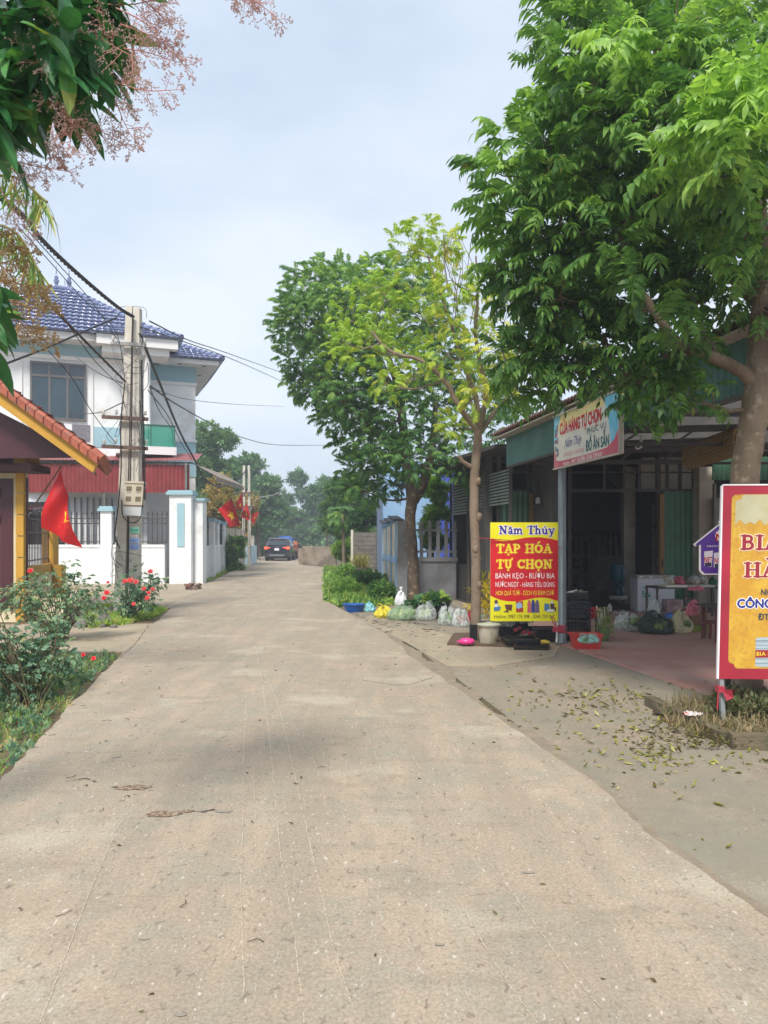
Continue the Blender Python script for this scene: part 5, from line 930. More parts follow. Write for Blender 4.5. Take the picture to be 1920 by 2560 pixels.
lw = MB(); lw.slab([(-5.1, 48, 0), (-2.9, 46.6, 0), (-2.9, 46.6, 1.15), (-5.1, 48, 1.2)], (.05, .25, 0)); lw.box(-5.35, -5.0, 47.9, 48.3, 0, 1.05); lw = lw.build('plaster_wall', mat('stained_plaster', '#b0a292', '#968474', scale=2, k=.8, c3='#83796c', s3=1), origin=(-4, 47.5, 0)); setp(lw, 'low stained plaster wall where the road bends right of the car', 'wall')
# ================================================================ things standing about in front of and inside the shop
def at_(px, py, z=0.0):
    p = G(px, py, z); return p
def bag(px, py, w_, h_, label, film, veg, seed, d_=None, ears=True, knot=False, floor=.01, cat='bag', alpha=.5, group='plastic bags of vegetables outside the shop', lumps=7):
    c = at_(px, py, floor); o = thing('plastic_bag', c, label, cat, group); d_ = d_ or w_*.75; r = random.Random(seed)
    def cont(b):
        for i in range(lumps):
            a = r.uniform(0, 6.28); q = r.uniform(0, .55); s_ = w_*r.uniform(.13, .22); b.blob((c.x+math.cos(a)*q*w_*.5, c.y+math.sin(a)*q*d_*.5, floor+h_*r.uniform(.22, .55)), (s_, s_*.9, min(s_*.8, h_*.38)), seed+i, .45, 2.2, 10, 7, False)
    if veg: part('vegetables', veg, o, cont)
    def film_(b):
        def fn(u, v):
            a = 2*math.pi*u; ca, sa = math.cos(a), math.sin(a); n1 = noise.noise(Vector((ca*1.3, sa*1.3, seed*1.7))); n2 = noise.noise(Vector((ca*3.5, sa*3.5, v*2.5+seed)))
            top = .72+.5*n1+(.18 if ears else 0)*abs(ca); z = h_*min(1, v*1.04)**1.0*top if v > .001 else 0
            pr = (1-.15*(1-min(1, v*5)))*(1-.62*v**1.8)*(1+.22*n1+.3*n2*(.4+v)); fold = 1+(.05+.2*v)*math.sin(a*9+seed+3*n2)*.5
            k = pr*fold; z += .09*h_*n2*v
            if v > .86: k *= 1-(v-.86)/.14*.8; z -= (v-.86)*h_*.3
            return Vector((c.x+ca*w_*.5*k+n2*.02*v, c.y+sa*d_*.5*k, floor+.004+max(0, z)))
        b.grid(44, 16, fn)
        if ears:
            for s_ in (-1, 1):
                x = c.x+s_*w_*.16; pts = [(x-.04, c.y, floor+h_*.82), (x-.05+s_*.02, c.y+.01, floor+h_*1.05), (x+s_*.03, c.y, floor+h_*1.16), (x+.05+s_*.03, c.y-.01, floor+h_*1.03), (x+.05, c.y, floor+h_*.8)]; q = smoothpath(pts, 4)
                vs = [];
                for i, p in enumerate(q): vs += [p, p+Vector((.012, .035, .01))]
                b.add(vs, [(2*i, 2*i+1, 2*i+3, 2*i+2) for i in range(len(q)-1)], True)
        if knot: b.lathe((c.x, c.y, floor+h_*.86), [(.05, 0), (.02, .04), (.035, .09), (.05, .13), (.0, .1)], 9)
    part('film', film, o, film_); return o
V_cab = mat('cabbage', '#d5dfae', '#b3c77a', scale=9, rough=.5, k=.85); V_green = mat('dark_greens', '#5d7f48', '#86a356', scale=10, rough=.5, k=.75); V_on = mat('onions', '#b0633e', '#8c3f3c', scale=8, rough=.4, k=.8); V_mel = mat('melons', '#9fb55a', '#3f5a3a', scale=6, stretch=(5, 1, 1), rough=.4, k=.7)
F_clear = bagmat('clear_film', '#e6ecea', .38); F_green = bagmat('green_film', '#a7c4a0', .5); F_cyan = bagmat('cyan_film', '#8fd0d8', .85); F_yel = bagmat('yellow_film', '#ecd83c', .97, .35); F_white = bagmat('white_film', '#eceef2', .97, .4); F_red = bagmat('red_film', '#c8283a', .9); F_dark = bagmat('dark_green_film', '#2c3b36', .8); F_mint = bagmat('mint_film', '#9cc8b8', .75); F_pink = bagmat('pink_film', '#e07a8a', .7)
o = thing('plastic_basin', at_(885, 1531), 'blue plastic basin on the ground at the end of the bag row', 'basin'); c = at_(885, 1530)
part('bowl', mat('blue_plastic', '#1c62b8', '#1a5aa8', rough=.35, k=.85), o, lambda b: b.lathe(c, [(.18, 0), (.22, .1), (.245, .165), (.265, .17), (.262, .18), (.235, .175), (.21, .1), (.17, .02), (0, .02)], 26))
bag(924, 1529, .3, .26, 'crumpled cyan bag beside the blue basin', F_cyan, None, 3, ears=False)
bag(958, 1543, .42, .24, 'bright yellow plastic bag collapsed on the ground', F_yel, None, 5, .5, ears=True, lumps=0)
bag(1003, 1512, .36, .36, 'knotted white bag behind the yellow bag', F_white, None, 8, knot=True, ears=False)
bag(1003, 1550, .6, .3, 'wide clear bag of pale cabbages left of the dark trunk foot', F_green, V_cab, 11, lumps=12)
bag(1062, 1551, .42, .32, 'round clear bag of white cabbage in front of the dark trunk', F_clear, V_cab, 14, lumps=10)
bag(1119, 1563, .36, .36, 'clear bag of leafy greens with handles up beside the black tub', F_clear, V_green, 17, lumps=10)
bag(1152, 1567, .3, .34, 'clear bag of onions with handles up near the thin trunk', F_clear, V_on, 21, lumps=10)
bag(1180, 1556, .2, .24, 'small red net bag just behind the thin trunk', F_red, V_on, 25, ears=False)
# black tub of cabbages
c = at_(1098, 1546); o = thing('planting_tub', c, 'black tub of leafy cabbage plants behind the bags', 'tub')
part('tub', mat('black_plastic', '#1c1d20', '#26282b', rough=.4, k=.7), o, lambda b: b.lathe(c, [(.17, 0), (.22, .3), (.235, .3), (.235, .32), (.2, .32), (.19, .27), (0, .27)], 20))
fo = Foliage([sprig(12, .08, .17, .055, 3, s_, .5) for s_ in range(3)], 5); fo.clump((c.x, c.y, .36), (.26, .2, .06), 14, 1., .6, upb=.8); fo.clump((c.x-.02, c.y-.05, .42), (.08, .08, .05), 5, .9, .98, upb=1)
M_cabl = leafmat('cabbage_leaf', [(0, '#3f6a4a'), (.6, '#5f8f5c'), (1, '#b6cf5e')]); fo.build('cabbages', M_cabl, o)
fo = Foliage([sprig(10, .06, .15, .05, 3, s_, .5) for s_ in range(3)], 6); c = at_(1045, 1522); o = thing('vegetable_bunch', c, 'bunch of dark cabbage leaves lying at the dark trunk foot', 'vegetables'); fo.clump((c.x, c.y, .12), (.2, .14, .06), 12, 1., .35, upb=.6); fo.build('leaves', M_cabl, o)
bw_ = at_(1160, 1500); br_ = MB(); br_.tube([(bw_.x-.05, 17.6, .02), (bw_.x+.12, 17.8, 1.2)], .013, 6); br_ = br_.build('broom_stick', mat('stick_brown', '#9a7a58', k=.75), origin=tuple(bw_)); setp(br_, 'thin brown stick leaning by the annex post', 'stick')
# croton in a white pot left of the board
c = at_(1213, 1572, .01); c = Vector(((1213-CX)*12.7/F, 12.7, .01)); o = thing('potted_plant', c, 'yellow leafed potted plant squeezed between trunk and board', 'plant')
part('pot', mat('white_pot', '#d8dad8', rough=.5, k=.8), o, lambda b: b.lathe(c, [(.11, 0), (.15, .26), (.16, .26), (.16, .29), (.13, .29), (0, .25)], 18))
fo = Foliage([sprig(10, .3, .16, .02, 3, s_, .5) for s_ in range(3)], 8); fo.clump((c.x, c.y, .55), (.1, .1, .3), 26, .8, .5, tj=.3, upb=.6); fo.build('leaves', leafmat('croton_leaf', [(0, '#6d7f2c'), (.5, '#d8b52c'), (1, '#f2d848')]), o)
bag(1204, 1562, .16, .2, 'small blue film bag behind the thin trunk', F_cyan, None, 31, ears=False, group='shop odds and ends', floor=.02)
# low kerb ring, bucket, pink scoop, black basket
kr = MB(); a_, b_, c_, d_ = at_(1118, 1616), at_(1300, 1622), at_(1300, 1590), at_(1135, 1590); kr.prism([(p.x, p.y) for p in (a_, b_, c_, d_)], 0, .055); kr = kr.build('tree_kerb', mat('brown_kerb', '#7d6552', '#64503f', scale=6, bump=1, bscale=40, k=.7)); setp(kr, kind='structure')
c = at_(1222, 1606, .055); o = thing('paint_bucket', c, 'dirty white paint bucket with its lid on beside the thin trunk', 'bucket')
part('bucket', mat('dirty_white_plastic', '#d3cdb8', '#a79c84', scale=5, rough=.5, k=.75, c3='#6d6250', s3=6, lo3=.58, hi3=.64), o, lambda b: b.lathe(c, [(.135, 0), (.155, .2), (.158, .24), (.172, .245), (.172, .275)], 26))
part('lid', mat('pale_lid', '#c9cdb4', rough=.5, k=.8), o, lambda b: b.lathe(c+Vector((0, 0, .268)), [(.178, 0), (.18, .012), (.1, .02), (.0, .045)], 26))
c = at_(1164, 1609, .056); o = thing('plastic_scoop', c, 'bright pink plastic scoop lying upside down on the kerb', 'scoop')
part('bowl', mat('hot_pink_plastic', '#f03c92', rough=.35, k=.92), o, lambda b: b.blob(c+Vector((.02, 0, .035)), (.11, .08, .055), 3, .12, 1, 18, 10)); part('handle', mat('hot_pink_plastic', '#f03c92'), o, lambda b: b.bar(c+Vector((-.07, 0, .03)), c+Vector((-.13, -.01, .035)), .035, .02))
c = at_(1183, 1600, .055); M_blk = mat('black_plastic', '#1c1d20'); M_blk2 = mat('dark_grey_plastic', '#33383d', '#2a2e33', rough=.45, k=.7)
def lattice(b, c, W, D, H_, ax=(1, 0, 0), ay=(0, 1, 0), nx=7, nz=4, t=.008):
    ax, ay = Vector(ax).normalized(), Vector(ay).normalized(); az = ax.cross(ay).normalized()
    f = lambda x, y, z: c+ax*x+ay*y+az*z
    bx = lambda *q: b.box(*q, lambda x, y, z: f(x, y, z))
    bx(-W/2, W/2, -D/2, D/2, 0, .012)
    for y in (-D/2, D/2-t):
        for z in [i*(H_-.03)/nz for i in range(nz+1)]: bx(-W/2, W/2, y, y+t, z, z+(.03 if z > H_-.06 else .012))
        for x in [-W/2+i*(W-t)/nx for i in range(nx+1)]: bx(x, x+t*1.4, y-.001, y+t+.001, 0, H_)
    for x in (-W/2, W/2-t):
        for z in [i*(H_-.03)/nz for i in range(nz+1)]: bx(x+.001, x+t-.001, -D/2, D/2, z+.001, z+(.03 if z > H_-.06 else .012))
        for y in [-D/2+i*(D-t)/5 for i in range(6)]: bx(x-.002, x+t+.002, y, y+t*1.4, 0, H_)
def crate(c, W, D, H_, label, m, ax=(1, 0, 0), ay=(0, 1, 0), group=None, name='plastic_crate'):
    o = thing(name, c, label, 'crate', group); part('basket', m, o, lambda b: lattice(b, Vector(c), W, D, H_, ax, ay))
    part('inner_shell', mat('crate_shade', '#141619', rough=.6, k=.6) if m in (M_blk, M_blk2) else m, o, lambda b: lattice(b, Vector(c)+Vector((0, 0, .004)), W-.05, D-.05, H_*.8, ax, ay, 12, 8, .004)); return o
crate(c, .1, .1, .24, 'small tall black basket between the thin trunk and the bucket', M_blk, group='black crates outside the shop')
crate(at_(1288, 1592, .06)+Vector((0, .06, .05)), .42, .3, .2, 'black crate tipped on its side under the yellow and red board', M_blk2, (1, .1, .28), (-.1, 1, .1), group='black crates outside the shop')
crate(at_(1357, 1601, .02), .38, .3, .21, 'upright black crate under the right half of the board', M_blk, group='black crates outside the shop')
def tray(c, W, D, ax, ay, label):
    o = thing('plastic_tray', c, label, 'tray', 'flat black trays below the board'); ax, ay = Vector(ax).normalized(), Vector(ay).normalized(); az = ax.cross(ay).normalized()
    f = lambda x, y, z: Vector(c)+ax*x+ay*y+az*z
    part('rim', M_blk, o, lambda b: [b.box(*q, f) for q in ((-W/2, W/2, -D/2, -D/2+.03, 0, .05), (-W/2, W/2, D/2-.03, D/2, 0, .05), (-W/2, -W/2+.03, -D/2+.03, D/2-.03, 0, .05), (W/2-.03, W/2, -D/2+.03, D/2-.03, 0, .05))] and None)
    part('mesh_floor', M_blk2, o, lambda b: (b.box(-W/2+.03, W/2-.03, -D/2+.03, D/2-.03, .01, .015, f), [b.box(-W/2+.03, W/2-.03, y, y+.008, .015, .022, f) for y in [-D/2+.05+i*.05 for i in range(int(D/.05)-1)]]))
tray(at_(1330, 1618, .03), .5, .42, (1, -.05, -.06), (.25, 1, .16), 'flat black tray nearer the road, tilted off the kerb'); tray(at_(1300, 1603, .09), .5, .35, (1, .1, .02), (-.1, 1, .05), 'flat black tray lying behind the tilted one')
jk = thing('junk_heap', at_(1310, 1596, .1), 'heap of grey film and red printed wrappers on the tipped crate', 'rubbish'); jk['kind'] = 'stuff'
part('film', F_clear, jk, lambda b: (b.blob(at_(1268, 1588, .1)+Vector((0, .05, .2)), (.15, .1, .09), 4, .6, 2, 16, 10), b.blob(at_(1310, 1588, .1)+Vector((.02, .05, .24)), (.12, .1, .07), 8, .7, 2, 16, 10)))
part('wrappers', mat('wrapper_mix', '#a3283a', '#3b3f46', scale=22, k=.7, lo=.48, hi=.52), jk, lambda b: [b.obox(at_(x, 1597, .1)+Vector((0, -.12, z)), (.12, .01, .05), (1, 0, t), (0, 1, .3)) for x, z, t in ((1310, .12, .4), (1325, .1, .2), (1290, .16, .5))])
yb = thing('plastic_bottle', at_(1362, 1605, .08), 'small yellow capped bottle lying on the trays', 'bottle'); part('bottle', mat('yellow_bottle', '#d8b32c', rough=.3, k=.85), yb, lambda b: b.tube([at_(1352, 1605, .1), at_(1364, 1605, .1), at_(1370, 1606, .1), at_(1374, 1606, .1)], [.03, .035, .02, .02], 10))
# stacked crates with cardboard on top
c0 = Vector(((1440-CX)*12.2/F, 12.2, .03)); M_nav = mat('navy_plastic', '#20303e', '#1c2a36', rough=.45, k=.7)
crate(c0, .38, .34, .3, 'navy black crate at the bottom of the stack right of the steel pole', M_blk, group='crate stack by the steel pole'); crate(c0+Vector((0, 0, .31)), .38, .34, .3, 'navy black crate in the middle of the stack right of the steel pole', M_nav, group='crate stack by the steel pole'); crate(c0+Vector((-.02, 0, .62)), .34, .3, .12, 'shallow black crate on top of the stack holding torn cartons', M_blk, group='crate stack by the steel pole')
co = thing('torn_carton', c0+Vector((0, 0, .75)), 'torn yellow and white cartons spilling from the crate stack', 'carton')
tp = lambda x, y, z=0: Vector(((x-CX)*12.1/F, 12.1+z, EYE-(y-CY)*12.1/F))
part('white_flap', M_trimw, co, lambda b: (b.slab([tp(1413, 1484), tp(1428, 1479), tp(1442, 1477), tp(1440, 1480), tp(1424, 1484)], (0, .12, 0)), b.slab([tp(1416, 1494), tp(1430, 1485), tp(1442, 1472), tp(1441, 1480), tp(1422, 1495)], (0, .01, 0))))
part('yellow_carton', mat('yellow_carton', '#e0b054', '#d29a3c', scale=6, k=.8), co, lambda b: (b.slab([tp(1418, 1495), tp(1442, 1476), tp(1440, 1490), tp(1434, 1495)], (0, .14, 0)), b.slab([tp(1440, 1481), tp(1456, 1485), tp(1455, 1492), tp(1437, 1492)], (0, .16, .0))))
part('grey_flap', mat('grey_board', '#8d8f84', k=.7), co, lambda b: (b.slab([tp(1442, 1478), tp(1454, 1474), tp(1458, 1485), tp(1452, 1483)], (0, .05, 0)), b.slab([tp(1456, 1478), tp(1470, 1479), tp(1465, 1487), tp(1457, 1486)], (0, .1, 0))))
part('bottles_inside', mat('bottle_glints', '#c9c4b8', '#5a4a3c', scale=40, k=.7, lo=.45, hi=.5), co, lambda b: [b.blob(tp(1415+i*6, 1503+(i % 3)*4, .02), (.03, .03, .03), i, .3, 2, 8, 6, False) for i in range(6)])
rb = thing('plastic_bag', Vector(((1482-CX)*12.3/F, 12.3, .55)), 'red plastic bag draped over a stool beside the crate stack', 'bag')
part('film', F_red, rb, lambda b: b.add([tp(1461, 1524), tp(1472, 1517), tp(1502, 1519), tp(1503, 1526), tp(1496, 1535), tp(1488, 1545), tp(1472, 1549), tp(1467, 1530), tp(1480, 1530, -.1), tp(1462, 1525, .1), tp(1501, 1520, .2), tp(1475, 1548, .2)], [(0, 1, 2, 3), (0, 3, 8), (0, 8, 7), (8, 3, 4), (8, 4, 5), (8, 5, 6), (8, 6, 7), (9, 10, 11)]))
st = thing('low_stool', Vector(((1478-CX)*12.45/F, 12.45, .03)), 'low dark stool hidden under the red bag', 'stool'); sx_ = (1478-CX)*12.45/F
part('seat', M_blk2, st, lambda b: b.box(sx_-.12, sx_+.12, 12.35, 12.57, .42, .45))
for dx_ in (-.1, .1):
    for dy_ in (-.08, .08): part('leg', M_blk2, st, lambda b: b.box(sx_+dx_-.012, sx_+dx_+.012, 12.46+dy_-.012, 12.46+dy_+.012, .03, .42))
# red crate
c = at_(1470, 1623, .03); o = thing('plastic_crate', c, 'solid red plastic crate with ribbed sides near the tile edge', 'crate')
def rcr(b):
    W, D, H_ = .4, .3, .21; 
    def ring(k, z, e=0): return [(c.x+sx*(W/2*k+e), c.y+.15+sy*(D/2*k+e), .03+z) for sx, sy in ((-1, -1), (1, -1), (1, 1), (-1, 1))]
    b.add(ring(.85, 0)+ring(1, H_)+ring(1, H_, .02)+ring(1, H_-.025, .02), [(3, 2, 1, 0)]+[(i, (i+1) % 4, 4+(i+1) % 4, 4+i) for i in range(4)]+[(4+i, 4+(i+1) % 4, 8+(i+1) % 4, 8+i) for i in range(4)]+[(8+i, 8+(i+1) % 4, 12+(i+1) % 4, 12+i) for i in range(4)], False)
    for x in (-.12, -.04, .06, .14): b.bar((c.x+x*.9, c.y+.15-.14, .04), (c.x+x, c.y+.15-.158, .03+H_-.02), .012, .016, up=(0, 1, 0))
    for y in (-.1, 0, .1): b.bar((c.x+.178, c.y+.15+y, .04), (c.x+.208, c.y+.15+y, .03+H_-.02), .012, .016, up=(1, 0, 0))
part('tub', mat('red_plastic', '#d84038', '#c43630', scale=6, rough=.45, k=.95, c3='#d88070', s3=30, lo3=.66, hi3=.7), o, rcr)
bag(1470, 1607, .28, .1, 'mint film bag of herbs sitting in the red crate', F_mint, V_green, 44, .24, ears=True, floor=.2, group='shop odds and ends')
c = at_(1510, 1603, .03); o = thing('potted_herbs', c, 'bundle of feathery green herbs standing behind the red crate', 'herbs')
part('wrap', mat('green_wrap', '#6f8450', '#58703f', scale=8, k=.7), o, lambda b: b.lathe(c, [(.07, 0), (.09, .1), (.08, .2), (.06, .22)], 14)); part('stalks', mat('pale_stalk', '#cfd0a8', k=.8), o, lambda b: [b.tube([c+Vector((x, 0, .18)), c+Vector((x*1.5-.04, 0, .5+abs(x)))], .012, 5) for x in (-.05, -.02, .0, .03)])
fo = Foliage([sprig(14, .1, .05, .008, 2, s_, .3) for s_ in range(3)], 9); fo.clump((c.x+.03, c.y, .26), (.12, .1, .08), 50, 1., .6); fo.clump((c.x-.02, c.y, .5), (.06, .06, .06), 14, 1., .3); fo.build('herb_leaves', leafmat('herb_leaf', [(0, '#5c6f2c'), (1, '#9db06c')]), o)
# ---- inside: freezer, water dispenser, table, stools, boxes
Yf = 16.7; xa, xb = (1594-CX)*Yf/F, (1646-CX)*Yf/F; zt_ = EYE-(1438-CY)*Yf/F; o = thing('chest_freezer', ((xa+xb)/2, Yf, .03), 'white chest freezer with a teal printed logo at the shop door', 'freezer'); M_fz = mat('freezer_white', '#dfe3ea', '#d2d8e0', scale=2, rough=.3, k=.85)
part('body', M_fz, o, lambda b: (b.box(xa, xb+.35, Yf, Yf+.5, .05, zt_-.07), [b.box(x, x+.06, Yf+.03, Yf+.1, .03, .05) for x in (xa+.03, xb+.2)])); part('lid', mat('lid_grey', '#b4b4ac', rough=.4, k=.75), o, lambda b: b.box(xa-.01, xb+.36, Yf-.015, Yf+.5, zt_-.065, zt_)); part('handle', M_trimw, o, lambda b: [b.box(x, x+.07, Yf-.03, Yf-.015, zt_-.05, zt_-.02) for x in (xa+.04, xa+.25)] and None)
fbB = Board((xa, Yf, .05), (xb-xa, 0, 0), (0, 0, zt_-.12), (215, 310, 545, 810)); M_tl = mat('teal_ink', '#2f9c94', k=.85)
part('logo', M_tl, o, lambda b: (fbB.poly(b, [(300, 430), (312, 425), (318, 465), (350, 430), (375, 425), (412, 455), (405, 462), (372, 440), (352, 445), (322, 475), (308, 470)]), fbB.rect(b, 318, 560, 420, 600)))
part('logo_lettering', M_tl, o, lambda b: (fbB.text(b, 'P', 288, 500, 318, 600, 1.5, .03), fbB.text(b, 'inamo', 322, 520, 420, 556, 1.5, .02), fbB.text(b, 'inamo', 324, 626, 405, 644, 1.5, .01)))
Yw = 18.6; xc = (1545-CX)*Yw/F; o = thing('water_dispenser', (xc, Yw, .03), 'blue water bottle dispenser on a small stand in the dark shop', 'water dispenser'); M_wb = mat('blue_bottle', '#2d7f9c', rough=.15, alpha=.75, k=.7)
zW = lambda py: EYE-(py-CY)*Yw/F
part('upper_bottle', M_wb, o, lambda b: b.lathe((xc, Yw, 0), [(.0, zW(1410)), (.17, zW(1412)), (.18, zW(1420)), (.165, zW(1430)), (.18, zW(1440)), (.17, zW(1452)), (.05, zW(1460)), (.05, zW(1463))], 20)); part('lower_bottle', M_wb, o, lambda b: b.lathe((xc+.02, Yw, 0), [(.14, zW(1489)), (.15, zW(1480)), (.13, zW(1470)), (.11, zW(1463)), (0, zW(1462))], 20))
part('tray', M_trimw, o, lambda b: b.lathe((xc, Yw, 0), [(.0, zW(1500)), (.2, zW(1499)), (.22, zW(1490)), (.0, zW(1489))], 20))
for dx_ in (-.13, .13): part('leg', M_dsteel, o, lambda b: b.tube([(xc+dx_*1.2, Yw, .026), (xc+dx_, Yw, zW(1500))], .012, 6))
o = thing('white_jug', at_(1524, 1528, .026), 'small white plastic jug on the dark shop floor', 'jug'); c = at_(1524, 1528, .026); part('jug', M_trimw, o, lambda b: b.lathe(c, [(.05, 0), (.055, .1), (.02, .14), (.02, .17), (.0, .17)], 12))
Yt = 15.4; zT = EYE-(1466-CY)*Yt/F; tx0, tx1 = (1628-CX)*Yt/F, (1800-CX)*Yt/F; o = thing('market_table', ((tx0+tx1)/2, Yt, .03), 'thin steel table carrying fruit on white foam lids', 'table')
part('tabletop', M_dsteel, o, lambda b: b.box(tx0, tx1, Yt-.3, Yt+.35, zT-.03, zT))
for x, y in ((tx0+.02, Yt-.28), ((1700-CX)*Yt/F, Yt-.28), (tx1-.02, Yt-.28), (tx0+.02, Yt+.32), (tx1-.02, Yt+.32)): part('leg', M_dsteel, o, lambda b: b.box(x-.018, x+.018, y-.018, y+.018, .03, zT-.03))
for i, (a0, a1, lab) in enumerate(((1650, 1703, 'white foam box lid under the pink fruit bags'), (1706, 1770, 'greyish foam box lid under the dark fruit bags'))):
    x0, x1 = (a0-CX)*Yt/F, (a1-CX)*Yt/F; q = MB(); q.box(x0, x1, Yt-.33, Yt+.1, zT+.002, zT+.045); q = q.build('foam_lid', mat('foam_white' if i == 0 else 'foam_grey', '#ece8dc' if i == 0 else '#c4c2b6', k=.85), origin=((x0+x1)/2, Yt, zT)); setp(q, lab, 'foam lid')
fr = [((1668, 1462), .13, 'yellow mangoes heaped at the left end of the steel table', '#c9a23c', '#d8b850', 6), ((1692, 1462), .2, 'pink dragon fruits bagged on the steel table', '#a3325a', '#c05070', 9), ((1728, 1464), .2, 'brown and yellow fruits bagged in the table middle', '#5d4a2c', '#b88a34', 10), ((1752, 1464), .14, 'oranges in clear film near the table right end', '#a8702c', '#7c5a2c', 6)]
for (x, y), w_, lab, c1, c2, n_ in fr:
    xx = (x-CX)*Yt/F; o = thing('fruit_heap', (xx, Yt-.12, zT+.045), lab, 'fruit', 'fruit on the steel table'); r = random.Random(x)
    part('fruits', mat('fruit_'+c1[1:], c1, c2, scale=9, rough=.4, k=.75), o, lambda b: [b.blob((xx+r.uniform(-w_/2, w_/2), Yt-.12+r.uniform(-.08, .1), zT+.085+(.0 if i < n_*.6 else .07)), (.045, .045, .04), i, .15, 1, 10, 7, False) for i in range(n_)]); part('film', F_pink if x in (1692,) else F_clear, o, lambda b: b.blob((xx, Yt-.1, zT+.12), (w_*.6, .13, .1), x, .4, 1.8, 18, 10))
o = bag(1740, 1477, .3, .1, 'red printed film bag lying at the back of the steel table', F_pink, None, 60, .2, ears=False, floor=zT+.05, group='shop odds and ends'); 
gb = MB(); xx = (1782-CX)*Yt/F; gb.blob((xx, Yt, zT+.09), (.08, .08, .09), 5, .5, 2, 12, 8); gb = gb.build('green_bundle', mat('green_cloth_bundle', '#3f7a5c', k=.7), origin=(xx, Yt, zT)); setp(gb, 'small green bundle at the right end of the steel table', 'bundle')
bx = [((1668, 1708), (1500, 1522), 15.9, '#c9b4b4', '#9c6f74', 'stacked pale pink cartons under the steel table'), ((1690, 1748), (1505, 1535), 16.3, '#8d7a84', '#7c6a76', 'long mauve carton behind the pink cartons')]
for (x0, x1), (y0, y1), Y_, c1, c2, lab in bx:
    q = MB(); q.box((x0-CX)*Y_/F, (x1-CX)*Y_/F, Y_, Y_+.3, .03, EYE-(y0-CY)*Y_/F); q = q.build('carton', mat('carton_'+c1[1:], c1, c2, scale=5, k=.7), origin=((x0-CX)*Y_/F, Y_, .03)); setp(q, lab, 'carton')
bag(1674, 1545, .22, .14, 'blue and white packet bag on the ground under the table', bagmat('blue_film', '#4d86d8', .9), None, 70, ears=False, floor=.03, group='shop odds and ends')
def inbag(px, py, w_, h_, lab, f_, v_, s_, **k): return bag(px, py, w_, h_, lab, f_, v_, s_, floor=.03, group='bags on the red tiles', **k)
inbag(1575, 1577, .52, .3, 'clear bag of striped cucumbers on the red tiles', F_clear, V_mel, 80, lumps=12); inbag(1548, 1574, .2, .26, 'small white film bag left of the cucumber bag', F_white, None, 82)
inbag(1642, 1583, .62, .34, 'big dark green bag of gourds on the red tiles', F_dark, V_mel, 84, lumps=12); inbag(1632, 1568, .3, .5, 'grey clear bag standing behind the dark green bag', F_clear, V_green, 86)
inbag(1704, 1583, .34, .38, 'cream film bag slumped against the cardboard box', bagmat('cream_film', '#d8cfa8', .85), V_mel, 88)
Yb = Gd(1580)*.985; q = MB(); xx0, xx1 = (1706-CX)*Yb/F, (1775-CX)*Yb/F; q.box(xx0, xx1, Yb+.1, Yb+.45, .03, .36); q.slab([(xx0, Yb+.1, .36), (xx0+.25, Yb+.1, .36), (xx0+.22, Yb-.0, .42), (xx0+.0, Yb-.0, .42)], (0, 0, .006)); q = q.build('cardboard_box', mat('cardboard', '#9c7a58', '#8a6a4b', scale=3, k=.72), origin=(xx0, Yb, .03)); setp(q, 'open brown cardboard box beside the cream bag', 'box')
q = MB(); q.box(xx0-.05, xx1-.02, Yb+.02, Yb+.09, .03, .13); q = q.build('yellow_sack', mat('yellow_green_sack', '#c9b83c', '#7c9c3c', scale=5, k=.75), origin=(xx0, Yb, .03)); setp(q, 'flat yellow and green sack in front of the cardboard box', 'sack')
bag(1730, 1538, .22, .24, 'pink film bag standing on the cardboard box', F_pink, None, 92, floor=.37, group='shop odds and ends')
M_redw = mat('red_brown_wood', '#7c3f38', '#6b342f', scale=4, rough=.5, k=.7); M_redw2 = mat('pink_brown_plastic', '#8f5650', k=.7)
Ys = 11.9; o = thing('wooden_table', ((1812-CX)*Ys/F, Ys, .03), 'dark red wooden table partly hidden behind the beer board', 'table'); zz = EYE-(1513-CY)*Ys/F; x0 = (1776-CX)*Ys/F
part('tabletop', M_dsteel, o, lambda b: b.box(x0-.08, x0+.72, Ys-.25, Ys+.4, zz-.03, zz)); part('apron_rail', M_redw, o, lambda b: b.box(x0+.02, x0+.6, Ys-.2, Ys-.17, zz-.16, zz-.03))
for x, y in ((x0, Ys-.2), (x0+.6, Ys-.2), (x0, Ys+.3), (x0+.6, Ys+.3)): part('leg', M_redw, o, lambda b: b.box(x, x+.045, y, y+.045, .03, zz-.03))
part('stretcher', M_redw, o, lambda b: b.box(x0+.045, x0+.6, Ys-.19, Ys-.165, .2, .25))
Ys2 = 12.3; o = thing('wooden_bench', ((1765-CX)*Ys2/F, Ys2, .03), 'low pinkish bench pushed against the dark red table', 'bench'); z2 = EYE-(1553-CY)*Ys2/F; x0 = (1748-CX)*Ys2/F
part('seat', M_redw2, o, lambda b: b.box(x0, x0+.5, Ys2-.12, Ys2+.15, z2-.03, z2))
for x, y in ((x0+.12, Ys2-.1), (x0+.42, Ys2-.1), (x0+.12, Ys2+.1), (x0+.42, Ys2+.1)): part('leg', M_redw2, o, lambda b: b.box(x, x+.04, y, y+.04, .03, z2-.03))
dk = thing('storage_shelf', (4.0, 20.3, .03), 'dark shelf unit loaded with goods deep inside the shop', 'shelf')
part('shelf_frame', M_dsteel, dk, lambda b: ([b.box(x, x+.04, 20.0, 20.4, .03, 1.5) for x in (3.0, 4.2, 5.3)], [b.box(3.0, 5.34, 20.0, 20.4, z, z+.03) for z in (.35, .8, 1.2)])); part('goods', mat('dim_goods', '#3b3f4c', '#6a5a4e', scale=9, k=.6, lo=.45, hi=.55), dk, lambda b: [b.box(3.1+i*.17, 3.23+i*.17, 20.05, 20.3, z+.03, z+.03+.12+.16*((i*7) % 3)/2) for i in range(12) for z in (.35, .8, 1.2)] and None)
